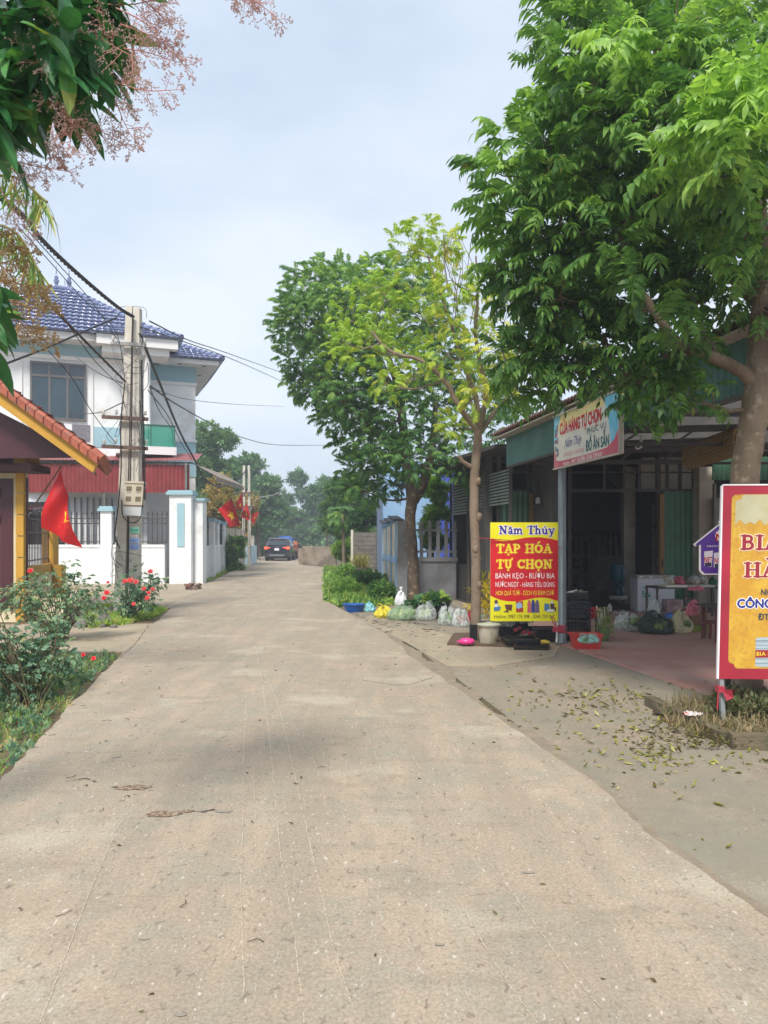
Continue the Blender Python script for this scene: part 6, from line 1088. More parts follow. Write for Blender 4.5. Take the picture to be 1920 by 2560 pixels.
# bicycle behind the big trunk
M_tyre = mat('tyre_rubber', '#1c1c1e', rough=.8, k=.8); bx_, by_ = 3.82, 7.75; o = thing('bicycle', (bx_+.5, by_, 0), 'black bicycle with a wire basket parked behind the big trunk', 'bicycle')
def torus(b, c, R0, r0, n_=30): b.tube([c+Vector((math.cos(2*math.pi*i/n_)*R0*.95, math.cos(2*math.pi*i/n_)*R0*.3, math.sin(2*math.pi*i/n_)*R0)) for i in range(n_+1)], r0, 7, False)
for cx_ in (bx_, bx_+1.0):
    cw_ = Vector((cx_, by_+(cx_-bx_)*.3, .33)); wv = part('wheel', M_tyre, o, lambda b: torus(b, cw_, .31, .02)); part('spokes', mat('galvanised', '#a7a6a4'), wv, lambda b: [b.tube([cw_, cw_+Vector((math.cos(a)*.28, math.cos(a)*.09, math.sin(a)*.3))], .002, 3) for a in [2*math.pi*i/18 for i in range(18)]] and None)
part('frame', M_blk, o, lambda b: [b.tube([(bx_+p_[0], by_+p_[0]*.3, p_[1]), (bx_+q_[0], by_+q_[0]*.3, q_[1])], .014, 7) for p_, q_ in (((0, .33), (.18, .95)), ((.12, .75), (.55, .35)), ((.14, .85), (.6, .7)), ((.55, .35), (.62, .9)), ((.55, .35), (1.0, .33)), ((.62, .75), (1.0, .33)), ((.18, .95), (.2, 1.05)))] and None)
part('saddle', M_blk, o, lambda b: b.blob((bx_+.63, by_+.19, .93), (.13, .08, .04), 1, .1)); part('handlebar', mat('galvanised', '#a7a6a4'), o, lambda b: b.tube(smoothpath([(bx_+.3, by_-.22, .98), (bx_+.18, by_-.1, 1.06), (bx_+.18, by_+.15, 1.06), (bx_+.3, by_+.32, .98)], 4), .012, 6)); part('wire_basket', M_dsteel, o, lambda b: lattice(b, Vector((bx_-.08, by_-.02, .62)), .3, .3, .24, nx=8, nz=5, t=.005))
# ================================================================ the car and what is round it
cy_, cx_ = 56.5, (692-CX)*56.5/F
car = thing('parked_car', (cx_, cy_, .03), 'dark blue-grey SUV seen from behind with its brake lights on', 'car')
M_car = mat('car_paint', '#2f3142', rough=.25, k=.75, coat=.8, metal=.3); M_cg = mat('car_glass', '#3a5058', rough=.05, k=.5, spec=.8); M_trim = mat('car_trim', '#26272b', rough=.5, k=.7); M_sil = mat('car_silver', '#a7a9ad', rough=.3, k=.75, metal=.4)
SCc = [(0.0, [(0, .32), (.80, .34), (.88, .5), (.9, .8), (.86, .98), (.5, 1.0), (0, 1.0)]), (.12, [(0, .26), (.84, .28), (.92, .5), (.93, .85), (.88, 1.04), (.62, 1.12), (0, 1.14)]), (.45, [(0, .24), (.86, .26), (.93, .5), (.94, .88), (.88, 1.1), (.66, 1.6), (0, 1.66)]), (1.6, [(0, .24), (.86, .26), (.93, .5), (.94, .88), (.88, 1.08), (.68, 1.64), (0, 1.7)]), (2.5, [(0, .24), (.86, .26), (.93, .5), (.94, .88), (.88, 1.04), (.66, 1.58), (0, 1.64)]), (3.3, [(0, .24), (.86, .26), (.92, .5), (.93, .85), (.86, 1.0), (.6, 1.06), (0, 1.1)]), (4.3, [(0, .28), (.76, .3), (.84, .5), (.84, .75), (.78, .88), (.5, .92), (0, .94)])]
def carb(b):
    rings = []
    for y, h in SCc: full = [(x, z) for x, z in h]+[(-x, z) for x, z in h[::-1][1:-1]]; rings.append([(cx_+x, cy_+y, .03+z) for x, z in full])
    n_ = len(rings[0]); vs = [v for r_ in rings for v in r_]; b.add(vs, [(i*n_+k, (i+1)*n_+k, (i+1)*n_+(k+1) % n_, i*n_+(k+1) % n_) for i in range(len(rings)-1) for k in range(n_)], True); b.add(rings[0], [tuple(range(n_))], False); b.add(rings[-1], [tuple(range(n_))[::-1]], False)
part('body', M_car, car, carb)
part('rear_window', M_cg, car, lambda b: b.slab([(cx_-.62, cy_+.13, 1.19), (cx_+.62, cy_+.13, 1.19), (cx_+.54, cy_+.38, 1.58), (cx_-.54, cy_+.38, 1.58)], (0, -.03, .012)))
for s_ in (-1, 1):
    part('side_window', M_cg, car, lambda b: b.slab([(cx_+s_*.905, cy_+.5, 1.15), (cx_+s_*.905, cy_+2.9, 1.1), (cx_+s_*.72, cy_+2.3, 1.57), (cx_+s_*.7, cy_+.6, 1.6)], (s_*.015, 0, 0)))
    part('tail_light', mat('brake_light', '#f4482c', rough=.3, emit=1.6), car, lambda b: (b.box(cx_+s_*.8-.12, cx_+s_*.8+.12, cy_-.025, cy_+.1, .9, 1.06), b.box(cx_+s_*.6-.14, cx_+s_*.6+.1, cy_-.02, cy_+.1, .98, 1.04)))
    part('mirror', M_car, car, lambda b: b.blob((cx_+s_*1.06, cy_+2.6, 1.1), (.12, .07, .08), 2, .1)); part('roof_rail', M_sil, car, lambda b: b.tube([(cx_+s_*.6, cy_+.6, 1.68), (cx_+s_*.62, cy_+1.6, 1.74), (cx_+s_*.6, cy_+2.5, 1.66)], .02, 6))
    for yy in (.75, 3.35):
        w_c = Vector((cx_+s_*.82, cy_+yy, .36)); wh = part('wheel', M_tyre, car, lambda b: b.tube([w_c+Vector((-.11, 0, 0)), w_c+Vector((.11, 0, 0))], .34, 20)); part('rim', M_sil, wh, lambda b: b.tube([w_c+Vector((s_*.1, 0, 0)), w_c+Vector((s_*.12, 0, 0))], .21, 14))
part('bumper', M_trim, car, lambda b: (b.box(cx_-.86, cx_+.86, cy_-.05, cy_+.1, .33, .62),)); part('skid_plate', M_sil, car, lambda b: b.add([(cx_-.62, cy_-.07, .5), (cx_+.62, cy_-.07, .5), (cx_+.48, cy_-.07, .4), (cx_-.48, cy_-.07, .4), (cx_-.62, cy_, .5), (cx_+.62, cy_, .5), (cx_+.48, cy_, .4), (cx_-.48, cy_, .4)], [(0, 1, 2, 3), (0, 4, 5, 1), (3, 2, 6, 7)]))
part('number_plate', M_w1, car, lambda b: b.box(cx_-.17, cx_+.17, cy_-.03, cy_+.01, .8, .96)); part('high_brake_light', mat('brake_light', '#f4482c'), car, lambda b: b.box(cx_-.2, cx_+.2, cy_+.36, cy_+.44, 1.62, 1.67)); part('spoiler', M_car, car, lambda b: b.slab([(cx_-.6, cy_+.28, 1.62), (cx_+.6, cy_+.28, 1.62), (cx_+.58, cy_+.6, 1.7), (cx_-.58, cy_+.6, 1.7)], (0, 0, .03))); part('underbody_shade_box', M_trim, car, lambda b: b.box(cx_-.7, cx_+.7, cy_+.02, cy_+.3, .2, .34)); part('trunk_badge', M_sil, car, lambda b: b.box(cx_-.06, cx_+.06, cy_-.012, cy_+.01, 1.02, 1.06))  # dark box below the bumper is put in as underbody shade
tk = thing('loaded_truck', ((708-CX)*63/F, 63, .03), 'small truck under a blue tarpaulin in front of the car', 'truck'); tx = (708-CX)*63/F
part('tarpaulin', mat('blue_tarp', '#2c6fd0', '#2460bc', scale=2, rough=.4, k=.85), tk, lambda b: b.blob((tx, 64, 1.4), (.72, 1.6, .42), 6, .35, 1.6, 18, 12)); part('truck_bed', M_dsteel, tk, lambda b: b.box(tx-.7, tx+.7, 62.7, 65.3, .5, 1.15)); part('cab', M_blue, tk, lambda b: b.box(tx-.65, tx+.65, 65.4, 66.8, .4, 1.5))
for s_ in (-1, 1):
    for yy in (63.4, 66): part('wheel', M_tyre, tk, lambda b: b.tube([(tx+s_*.6-.09, yy, .32), (tx+s_*.6+.09, yy, .32)], .29, 14))
for px_, Y_, c1, c2, lab in ((672, 60, '#b03a4c', '#3a2c34', 'person in a dark red top riding a scooter left of the truck'), (739, 62, '#b8653c', '#2c3350', 'person in an orange top on a scooter right of the truck')):
    x = (px_-CX)*Y_/F; pr = thing('person', (x, Y_, .03), lab, 'person')
    def body(b): b.tube([(x, Y_, .78), (x, Y_-.02, 1.0), (x, Y_, 1.25), (x, Y_, 1.4), (x, Y_, 1.47)], [.16, .17, .2, .15, .055], 12); b.blob((x, Y_, 1.58), (.085, .1, .12), 1, .03, 1, 12, 9, False); [b.tube([(x+s_*.17, Y_, 1.36), (x+s_*.24, Y_+.12, 1.12), (x+s_*.2, Y_+.38, 1.02)], [.055, .045, .035], 8) for s_ in (-1, 1)]; [b.tube([(x+s_*.09, Y_+.02, .8), (x+s_*.13, Y_+.35, .75), (x+s_*.12, Y_+.38, .35)], [.09, .075, .05], 8) for s_ in (-1, 1)]
    bd_ = part('body', mat('clothes_'+c1[1:], c1, k=.8), pr, body); part('helmet', mat('helmet_'+c2[1:], c2, rough=.3, k=.8), bd_, lambda b: b.blob((x, Y_, 1.62), (.13, .14, .12), 2, .03, 1, 12, 8, False))
    sc_ = thing('scooter', (x, Y_, .03), 'scooter carrying the person '+('left' if px_ < 700 else 'right')+' of the blue tarpaulin', 'scooter'); part('scooter_body', M_trim, sc_, lambda b: (b.blob((x, Y_-.1, .6), (.15, .45, .18), 4, .1), b.bar((x, Y_+.5, .4), (x, Y_+.42, 1.0), .12, .08))); part('wheel', M_tyre, sc_, lambda b: b.tube([(x-.05, Y_-.5, .27), (x+.05, Y_-.5, .27)], .24, 14)); part('wheel', M_tyre, sc_, lambda b: b.tube([(x-.05, Y_+.65, .27), (x+.05, Y_+.65, .27)], .24, 14)); part('handlebar', M_trim, sc_, lambda b: b.tube([(x-.3, Y_+.4, 1.02), (x+.3, Y_+.4, 1.02)], .02, 6))
fw_ = MB(); fw_.box(-11.4, -9.9, 58, 58.2, 0, 1.5); fw_.box(-10.0, -9.8, 57.9, 58.3, 0, 1.9); fw_ = fw_.build('far_wall', M_rwhite, origin=(-10.6, 58, 0)); setp(fw_, 'pale wall stub far down the road left of the car', 'wall')
# ================================================================ trees
M_bark = mat('grey_brown_bark', '#8a7762', '#6f5e4c', scale=5, bump=1.2, bscale=40, stretch=(1, 1, .5), k=.85, c3='#a3937d', s3=9, lo3=.55, hi3=.65)
M_bark2 = mat('dark_bark', '#6a5846', '#4c4036', scale=7, bump=1.5, bscale=40, stretch=(1, 1, .6), k=.95, c3='#b09a7c', s3=8, lo3=.56, hi3=.66)
M_bark3 = mat('pale_bark', '#a08c78', '#8c7862', scale=6, bump=1, bscale=50, k=.68, c3='#7a6a58', s3=12, lo3=.58, hi3=.66)
L_big = leafmat('glossy_green_leaf', [(0, '#7c7c3e'), (.03, '#3c603a'), (.35, '#547c3e'), (.7, '#7ca450'), (1, '#b2d46c')], .44, .38, .4)
L_dark = leafmat('deep_green_leaf', [(0, '#3c603a'), (.4, '#527c42'), (.75, '#7a9e50'), (1, '#aac862')], .42, .5)
L_yel = leafmat('yellow_green_leaf', [(0, '#78a040'), (.4, '#a4bf4a'), (.75, '#c8c850'), (1, '#dccc58')], .4, .5)
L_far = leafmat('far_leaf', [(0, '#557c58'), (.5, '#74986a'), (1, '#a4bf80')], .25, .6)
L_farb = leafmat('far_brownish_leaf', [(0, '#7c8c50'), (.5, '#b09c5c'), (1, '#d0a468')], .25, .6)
L_mango = leafmat('mango_leaf', [(0, '#31603a'), (.5, '#3f7a46'), (.85, '#66a052'), (1, '#a09a48')], .2, .3, .5)
def tree(name, base, label, cat='tree', group=None): return thing(name, base, label, cat, group)
# ---- the big tree on the right
big = tree('broadleaf_tree', (3.3, 7.0, 0), 'big glossy green tree overhanging the beer board and shop roof')
trunk = [(3.32, 7.0, -.05), P(1868, 1700, 7.0), P(1862, 1500, 7.0), P(1860, 1215, 7.0), P(1884, 1050, 7.0), P(1898, 900, 7.05), P(1905, 700, 7.1), P(1890, 480, 7.2), P(1850, 260, 7.3)]
ext = [([P(1895, 965, 7.02), P(1850, 925, 6.95), P(1790, 895, 6.9), P(1715, 870, 6.8), P(1650, 800, 6.7), P(1590, 700, 6.75), P(1560, 610, 6.9), P(1500, 540, 7.0)], .07, .012), ([P(1815, 905, 6.93), P(1775, 860, 7.0), P(1745, 790, 7.1), P(1700, 700, 7.3), P(1690, 620, 7.5)], .04, .01), ([P(1905, 1060, 7.0), P(1935, 1020, 7.0), P(1990, 960, 7.0)], .07, .05), ([P(1902, 760, 7.1), P(1830, 690, 7.3), P(1780, 600, 7.5), P(1730, 520, 7.6)], .07, .04), ([P(1900, 640, 7.1), P(1960, 520, 6.9), P(2020, 400, 6.6)], .07, .03)]
cl = [(1440, 45, 7.4), (1500, 90, 7.2), (1600, 60, 7.6), (1710, 60, 7.0), (1830, 50, 7.4), (1425, 150, 7.1), (1480, 210, 6.8), (1570, 165, 6.9), (1670, 175, 6.6), (1780, 165, 6.6), (1885, 190, 6.4), (1440, 290, 7.2), (1370, 350, 7.2), (1310, 400, 7.2), (1305, 480, 7.0), (1390, 430, 6.9), (1480, 330, 6.8), (1480, 440, 7.2), (1570, 300, 6.6), (1580, 430, 6.9), (1690, 320, 6.2), (1700, 440, 6.6), (1820, 300, 6.0), (1900, 330, 5.8), (1860, 430, 6.0), (1320, 560, 7.2), (1400, 560, 7.0), (1480, 560, 7.2), (1385, 640, 7.4), (1590, 550, 7.4), (1700, 540, 7.8), (1890, 560, 6.4),
 (1460, 670, 7.5, .3), (1430, 740, 7.4, .36), (1520, 740, 7.9, .26), (1360, 820, 7.5, .26), (1440, 820, 7.5, .3), (1510, 840, 7.3, .24), (1275, 905, 7.8, .2), (1340, 925, 7.6, .24), (1410, 890, 7.4, .24), (1475, 915, 7.3, .24), (1530, 890, 7.2, .24), (1590, 950, 7.1, .22), (1650, 975, 7.0, .2), (1730, 990, 7.0, .2), (1300, 980, 7.9, .16), (1600, 860, 7.2, .22), (1700, 900, 7.3, .2), (1380, 960, 7.9, .16), (1540, 620, 8.1, .3), (1900, 740, 6.8, .25), (1600, 770, 7.0, .2), (1690, 690, 7.2, .24), (1760, 740, 7.3, .2), (1640, 640, 7.3, .28), (1740, 620, 7.4, .26), (1560, 700, 7.6, .24), (1810, 650, 7.0, .25), (1330, 740, 7.6, .3), (1300, 660, 7.3, .3), (1400, 740, 7.1, .3), (1700, 900, 7.0, .16), (1640, 500, 8.4), (1760, 440, 8.0), (1520, 480, 8.4), (1450, 420, 8.6), (1600, 200, 8.6), (1750, 250, 8.4), (1520, 120, 8.5), (1880, 80, 8.5)]
clumps = [(P(q[0], q[1], q[2]), (lambda k: (k, k*1.05, k*.82))(q[3] if len(q) > 3 else .42)) for q in cl]+[((3.9, 7.5, 4.4), (.6, .6, .5)), ((4.6, 7, 5.2), (.7, .7, .6)), ((4.4, 6.2, 6.2), (.7, .7, .5)), ((5, 8, 6.3), (.8, .8, .6)), ((4.0, 8.2, 7.0), (.8, .8, .5)), ((3.0, 7.6, 7.2), (.7, .7, .4)), ((2.2, 7.2, 7.0), (.6, .7, .4)), ((5.2, 6.4, 5.0), (.6, .6, .5)), ((4.5, 9, 5.2), (.7, .7, .6)), ((3.4, 9.4, 5.8), (.7, .7, .6))]
tb = MB(); limbs(tb, trunk, [.155, .135, .13, .125, .12, .11, .09, .07, .04], clumps, ext, .011, 11, 6, .05); tb.build('trunk', M_bark, big)
big_t = [compound(.36, 5, .125, .024, 3, .55, .38, .42, s_) for s_ in range(4)]+[compound(.32, 4, .13, .026, 3, .7, .3, .5, s_+9) for s_ in range(3)]
fo = Foliage(big_t, 21)
for i, (c, r_) in enumerate(clumps):
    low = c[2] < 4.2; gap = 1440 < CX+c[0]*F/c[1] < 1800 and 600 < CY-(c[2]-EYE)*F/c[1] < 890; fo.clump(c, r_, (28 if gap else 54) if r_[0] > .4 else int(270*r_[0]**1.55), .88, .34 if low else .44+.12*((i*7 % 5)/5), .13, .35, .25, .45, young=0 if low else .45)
for x, y, Y, n_, t in ((1760, 330, 5.4, 22, .8), (1850, 270, 5.2, 20, .8), (1880, 380, 5.1, 16, .75), (1700, 390, 5.7, 16, .7), (1780, 440, 5.6, 14, .6), (1900, 200, 5.3, 16, .85), (1560, 95, 6.2, 16, .85), (1660, 110, 6.2, 16, .8), (1880, 640, 6.0, 12, .5), (1630, 780, 6.3, 9, .4), (1600, 680, 6.4, 10, .4), (1560, 610, 6.5, 10, .45), (1720, 850, 6.5, 7, .4), (1600, 1010, 7.2, 5, .3), (1700, 1030, 7.0, 6, .3)): fo.clump(P(x, y, Y), (.2, .2, .13), n_, 1.0, t, .1, .1, .3, .5)
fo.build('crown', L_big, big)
# ---- the thin yellow-green tree
ya = tree('young_tree', (1.45, 11.9, 0), 'thin pale trunked tree with yellow-green leaves beside the red and yellow board')
trunk = [(1.42, 11.9, -.05), P(1190, 1450, 11.9), P(1185, 1250, 11.9), P(1190, 1150, 11.9), P(1196, 1075, 11.9)]
ext = [([P(1196, 1080, 11.9), P(1150, 1020, 11.8), P(1110, 950, 11.7), P(1050, 900, 11.6), P(980, 880, 11.6), P(930, 830, 11.8)], .05, .018), ([P(1196, 1080, 11.9), P(1190, 1000, 12), P(1150, 880, 12.1), P(1110, 760, 12.1), P(1070, 640, 12.1)], .05, .014), ([P(1198, 1075, 11.9), P(1215, 980, 11.8), P(1190, 850, 11.7), P(1195, 720, 11.6), P(1190, 640, 11.6)], .045, .012), ([P(1200, 1080, 11.9), P(1245, 1020, 12.1), P(1290, 960, 12.3), P(1290, 850, 12.4), P(1270, 720, 12.4)], .045, .012), ([P(1185, 1170, 11.9), P(1165, 1160, 11.85), P(1145, 1140, 11.8)], .04, .025)]
cl = [(1055, 570, .4), (1020, 620, .55), (1080, 640, .5), (920, 710, .6), (970, 740, .6), (870, 800, .55), (910, 860, .6), (850, 860, .45), (980, 870, .6), (1050, 720, .6), (1060, 800, .6), (1130, 700, .5), (1150, 790, .6), (1120, 880, .6), (1220, 720, .5), (1250, 800, .55), (1280, 730, .4), (1200, 870, .55), (1290, 850, .45), (1050, 930, .45), (960, 960, .4), (1230, 950, .45), (1170, 950, .4), (1290, 920, .4), (1130, 1060, .3), (1240, 880, .5), (1110, 600, .35), (940, 800, .5), (1270, 960, .35), (1190, 990, .35)]
rr_ = random.Random(5); clumps = [(P(x, y, 11.9+rr_.uniform(-.9, .9)), (s_*.62, s_*.62, s_*.6)) for x, y, s_ in cl]
tb = MB(); limbs(tb, trunk, [.085, .075, .07, .07, .065], clumps, ext, .008, 13, 3, .03); r = random.Random(31)
for i in range(16): a = P(r.uniform(1100, 1290), r.uniform(720, 820), 11.9+r.uniform(-.4, .4)); tb.tube([a, a+Vector((r.uniform(-.1, .1), 0, .5)), a+Vector((r.uniform(-.15, .15), 0, 1.0))], [.008, .006, .003], 4)
for z, dx_ in ((.9, .03), (1.45, -.02), (1.95, .035), (2.5, .02)): tb.blob((1.43+dx_, 11.86, z), (.05, .05, .07), int(z*10), .3, 2, 8, 6, False)
tb.build('trunk', M_bark3, ya)
yt = [compound(.34, 7, .1, .018, 2, .5, .3, .5, s_+30) for s_ in range(5)]; fo = Foliage(yt, 22)
for i, (c, r_) in enumerate(clumps): px = CX+c.x*F/c.y; fo.clump(c, r_, int(26+r_[0]*70) if px < 1180 else int(14+r_[0]*42), .66, .22+.33*min(1, max(0, (px-850)/400)), .17, .3, .2, .5)
fo.build('crown', L_yel, ya)
# ---- the dark green tree behind it
da = tree('broadleaf_tree', (.73, 19.5, 0), 'dense dark green tree with a rough brown trunk behind the yellow-green one')
trunk = [(.75, 19.5, -.05), P(1032, 1400, 19.5), P(1025, 1300, 19.5), P(1030, 1235, 19.5), P(1015, 1150, 19.5), P(1000, 1000, 19.5), P(960, 850, 19.6)]
ext = [([P(1032, 1250, 19.5), P(1060, 1200, 19.3), P(1080, 1120, 19.2), P(1090, 1000, 19.2)], .17, .06), ([P(1015, 1150, 19.5), P(940, 1080, 19.2), P(860, 1000, 19), P(780, 920, 19)], .12, .04), ([P(1000, 1000, 19.5), P(900, 850, 19.8), P(800, 780, 20)], .1, .03)]
cl = [(730, 720, 1), (790, 700, 1), (700, 810, 1), (760, 800, 1.1), (850, 740, 1.1), (940, 700, 1), (1000, 700, 1), (720, 890, 1), (800, 890, 1.1), (760, 960, 1), (850, 960, 1.2), (720, 960, .7), (880, 860, 1.2), (960, 800, 1.2), (1050, 780, 1.1), (1100, 860, 1.1), (1000, 920, 1.2), (900, 1030, 1.1), (830, 1040, .9), (1000, 1040, 1.2), (1080, 980, 1.1), (1130, 1080, .8), (870, 1100, .8), (940, 1120, 1), (1020, 1140, .9), (890, 1170, .8), (970, 1200, .8), (910, 1230, .5), (1160, 1160, .7), (1240, 1090, .7), (1200, 1000, .9), (690, 770, .6), (860, 700, .8), (1090, 1150, .7), (850, 1000, .9), (1150, 930, .9), (870, 1220, .4), (1280, 1010, .8)]
rr_ = random.Random(6); clumps = [(P(x+45*max(0, (950-x)/260), y, 19.5+rr_.uniform(-1.7, 1.7)), (s_*.72, s_*.72, s_*.6)) for x, y, s_ in cl]
tb = MB(); limbs(tb, trunk, [.17, .14, .135, .15, .13, .1, .06], clumps, ext, .015, 17, 4, .06); r = random.Random(8)
tb.build('trunk', M_bark2, da); dt = [compound(.42, 7, .13, .024, 2, .5, .35, .5, s_+50) for s_ in range(4)]; fo = Foliage(dt, 23)
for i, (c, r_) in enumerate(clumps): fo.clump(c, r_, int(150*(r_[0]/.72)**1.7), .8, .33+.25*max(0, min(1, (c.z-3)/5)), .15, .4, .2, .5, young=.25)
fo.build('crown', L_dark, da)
# ---- mango branch at the upper left, close to the camera
mg = tree('mango_tree', (-2.9, 3.2, 0), 'mango tree with long dark leaves and pink blossom sprays at the upper left')
tb = MB(); tb.tube(smoothpath([(-2.9, 3.2, -.05), (-2.85, 3.2, 1.5), (-2.7, 3.15, 2.6), (-2.3, 3.1, 3.4), (-1.9, 3.05, 3.8)], 5), [.17-.0055*i for i in range(21)], 12)
tips = [(40, 30), (130, 10), (205, 25), (70, 100), (150, 85), (225, 80), (15, 165), (90, 165), (155, 140), (45, 215), (105, 215), (-60, 120), (-60, 220), (-60, 310), (262, -15), (-75, 760), (-90, 690)]
for i, (x, y) in enumerate(tips): a = Vector((-2.1, 3.08, 3.6)) if y < 420 else Vector((-2.75, 3.2, 2.3)); c = P(x, y, 3.05+.12*((i*5) % 4-1.5)); tb.tube(smoothpath([a, (a+c)/2+Vector((0, 0, .12)), c], 5), [.02-.0013*k for k in range(11)], 6)
tb.build('trunk', M_bark2, mg)
MP = [.12, .55, .85, 1, .9, .6, 0]; mt = [blade(.24, .034, 6, .3, .22, 0, MP), blade(.21, .03, 6, .5, .25, 0, MP), blade(.26, .036, 6, .15, .2, 0, MP), blade(.2, .034, 6, .7, .2, 0, MP)]
fo = Foliage(mt, 24); g = fo.rg
for i, (x, y) in enumerate(tips):
    n_ = 28 if y < 420 else 30; c = np.array(P(x, y, 3.05+.12*((i*5) % 4-1.5))); u = g.normal(0, 1, (n_, 3)); u[:, 2] = u[:, 2]*.5-.55; u[:, 0] += .15; fo.put(c+g.normal(0, .045, (n_, 3)), u, g.uniform(.75, 1.1, n_), np.clip(g.normal(.4, .22, n_), 0, 1), .7)
fo.build('crown', L_mango, mg, flat=True)
M_stalk = mat('pink_stalk', '#dc8880', '#d0a090', scale=20, rough=.5, k=.9); M_bud = mat('pinkish_bud', '#e8cfc6', '#d0aca6', scale=60, rough=.7, k=.8); M_buds = mat('straw_bud', '#cfb482', '#b8955a', scale=40, rough=.7, k=.85); M_stalk2 = mat('straw_stalk', '#b08a5c', rough=.6, k=.8)
def panicles(lst, Yb, sz, ms, mbud, par, seed):
    r = random.Random(seed); sb = MB(); bb_ = MB()
    def bud(p, s_): bb_.add([p+Vector(v)*s_ for v in ((1, 0, 0), (-1, 0, 0), (0, 1, 0), (0, -1, 0), (0, 0, 1), (0, 0, -1))], [(0, 2, 4), (2, 1, 4), (1, 3, 4), (3, 0, 4), (2, 0, 5), (1, 2, 5), (3, 1, 5), (0, 3, 5)], False)
    def spray(a, d, L_, rad, lev):
        d = d.normalized(); q = [a]; p = a; dd = d
        for k in range(5): dd = (dd+Vector((r.uniform(-.22, .22), r.uniform(-.22, .22), r.uniform(-.2, .14)))).normalized(); p = p+dd*L_/5; q.append(p)
        sb.tube(q, [rad*(1-.12*i) for i in range(6)], 4 if lev else 6, cap=False)
        n_ = (14, 7, 4)[lev]
        for k in range(n_):
            t = .12+.88*(k+r.random())/n_; i = min(4, int(t*5)); b_ = q[i].lerp(q[i+1], t*5-i); ax_ = (q[i+1]-q[i]).normalized(); o_ = Vector((r.gauss(0, 1), r.gauss(0, 1), r.gauss(0, 1))); o_ = (o_-ax_*o_.dot(ax_)).normalized(); nd = (ax_*.6+o_*1.0).normalized()
            if lev < 2: spray(b_, nd, L_*(.42 if lev == 0 else .4)*(1.15-.75*t), rad*.5, lev+1)
            else: bud(b_+nd*.004, r.uniform(.0018, .003)*sz)
        if lev: [bud(q[-1]+Vector((r.uniform(-.004, .004), 0, r.uniform(-.004, .004))), .0026*sz) for _ in range(2)]
    for x0, y0, x1, y1, dY in lst: a = P(x0, y0, Yb+dY*.0); c = P(x1, y1, Yb+dY); spray(a, c-a, (c-a).length, .0028*sz, 0)
    sb.build('blossom_stalk', ms, par); bb_.build('blossom_buds', mbud, par)
panicles([(290, 20, 520, 92, .05), (280, 120, 450, 150, .1), (230, 70, 265, 215, -.25), (180, 20, 80, 190, -.3), (265, 190, 450, 250, 0), (250, 200, 410, 320, -.05), (190, 290, 340, 375, .05), (130, 330, 150, 425, .1), (180, 240, 270, 410, -.1), (250, 10, 460, -30, .1), (560, -60, 700, 30, .2), (540, -50, 620, 15, .2), (300, 60, 430, 110, .15), (150, 270, 215, 400, 0), (-40, 380, 185, 482, .1), (-20, 330, 130, 440, .2), (0, 470, 70, 590, .2), (250, 150, 340, 290, .1), (320, -20, 480, 60, .1)], 3.0, 1.0, M_stalk, M_bud, mg, 3)
panicles([(-30, 620, 60, 700, 0), (-20, 660, 110, 640, .1), (-10, 700, 130, 720, 0), (0, 740, 150, 790, 0), (-10, 760, 110, 850, .1), (20, 700, 140, 760, .2), (-30, 560, 50, 640, .1), (30, 780, 120, 900, .1), (-20, 680, 80, 780, .1)], 3.6, 1.35, M_stalk2, M_buds, mg, 4)
# ---- palm fronds behind the blossoms
pm_ = tree('palm_tree', (-5.2, 7.0, 0), 'palm with drooping fronds just showing at the left edge under the mango blossoms', 'palm')
tb = MB(); tb.tube(smoothpath([(-5.2, 7, -.05), (-5.0, 7, 2.5), (-4.7, 7, 4.8)], 6), .13, 10); tb.build('trunk', M_bark, pm_)
fr_ = MB(); fo = Foliage([blade(.42, .014, 4, .25, .2), blade(.36, .012, 4, .45, .2)], 25); g = fo.rg; V_, D_ = [], []
for x0, y0, x1, y1, x2, y2 in ((-180, 470, 20, 440, 118, 505), (-170, 560, 20, 570, 100, 680), (-220, 420, -120, 330, 40, 380), (-240, 520, -200, 600, -100, 760), (-260, 480, -420, 420, -520, 560)):
    q = smoothpath([P(x0, y0, 7), P(x1, y1, 6.8), P(x2, y2, 6.7)], 12); fr_.tube([Vector((-4.7, 7, 4.8))]+q, .012, 5)
    for i, p in enumerate(q[2:]):
        for s_ in (-1, 1):
            for _ in range(2): V_.append(p); D_.append((s_*.35+g.normal(0, .15), g.normal(0, .35), -1.))
fr_.build('frond_ribs', mat('frond_rib', '#8c8a4a', k=.7), pm_); n_ = len(V_); fo.put(np.array(V_), np.array(D_), g.uniform(.7, 1.1, n_), np.clip(g.normal(.5, .3, n_), 0, 1), .6); fo.build('fronds', leafmat('palm_leaf', [(0, '#4f7a3a'), (.5, '#7a9a4c'), (1, '#c0b060')], .3), pm_)
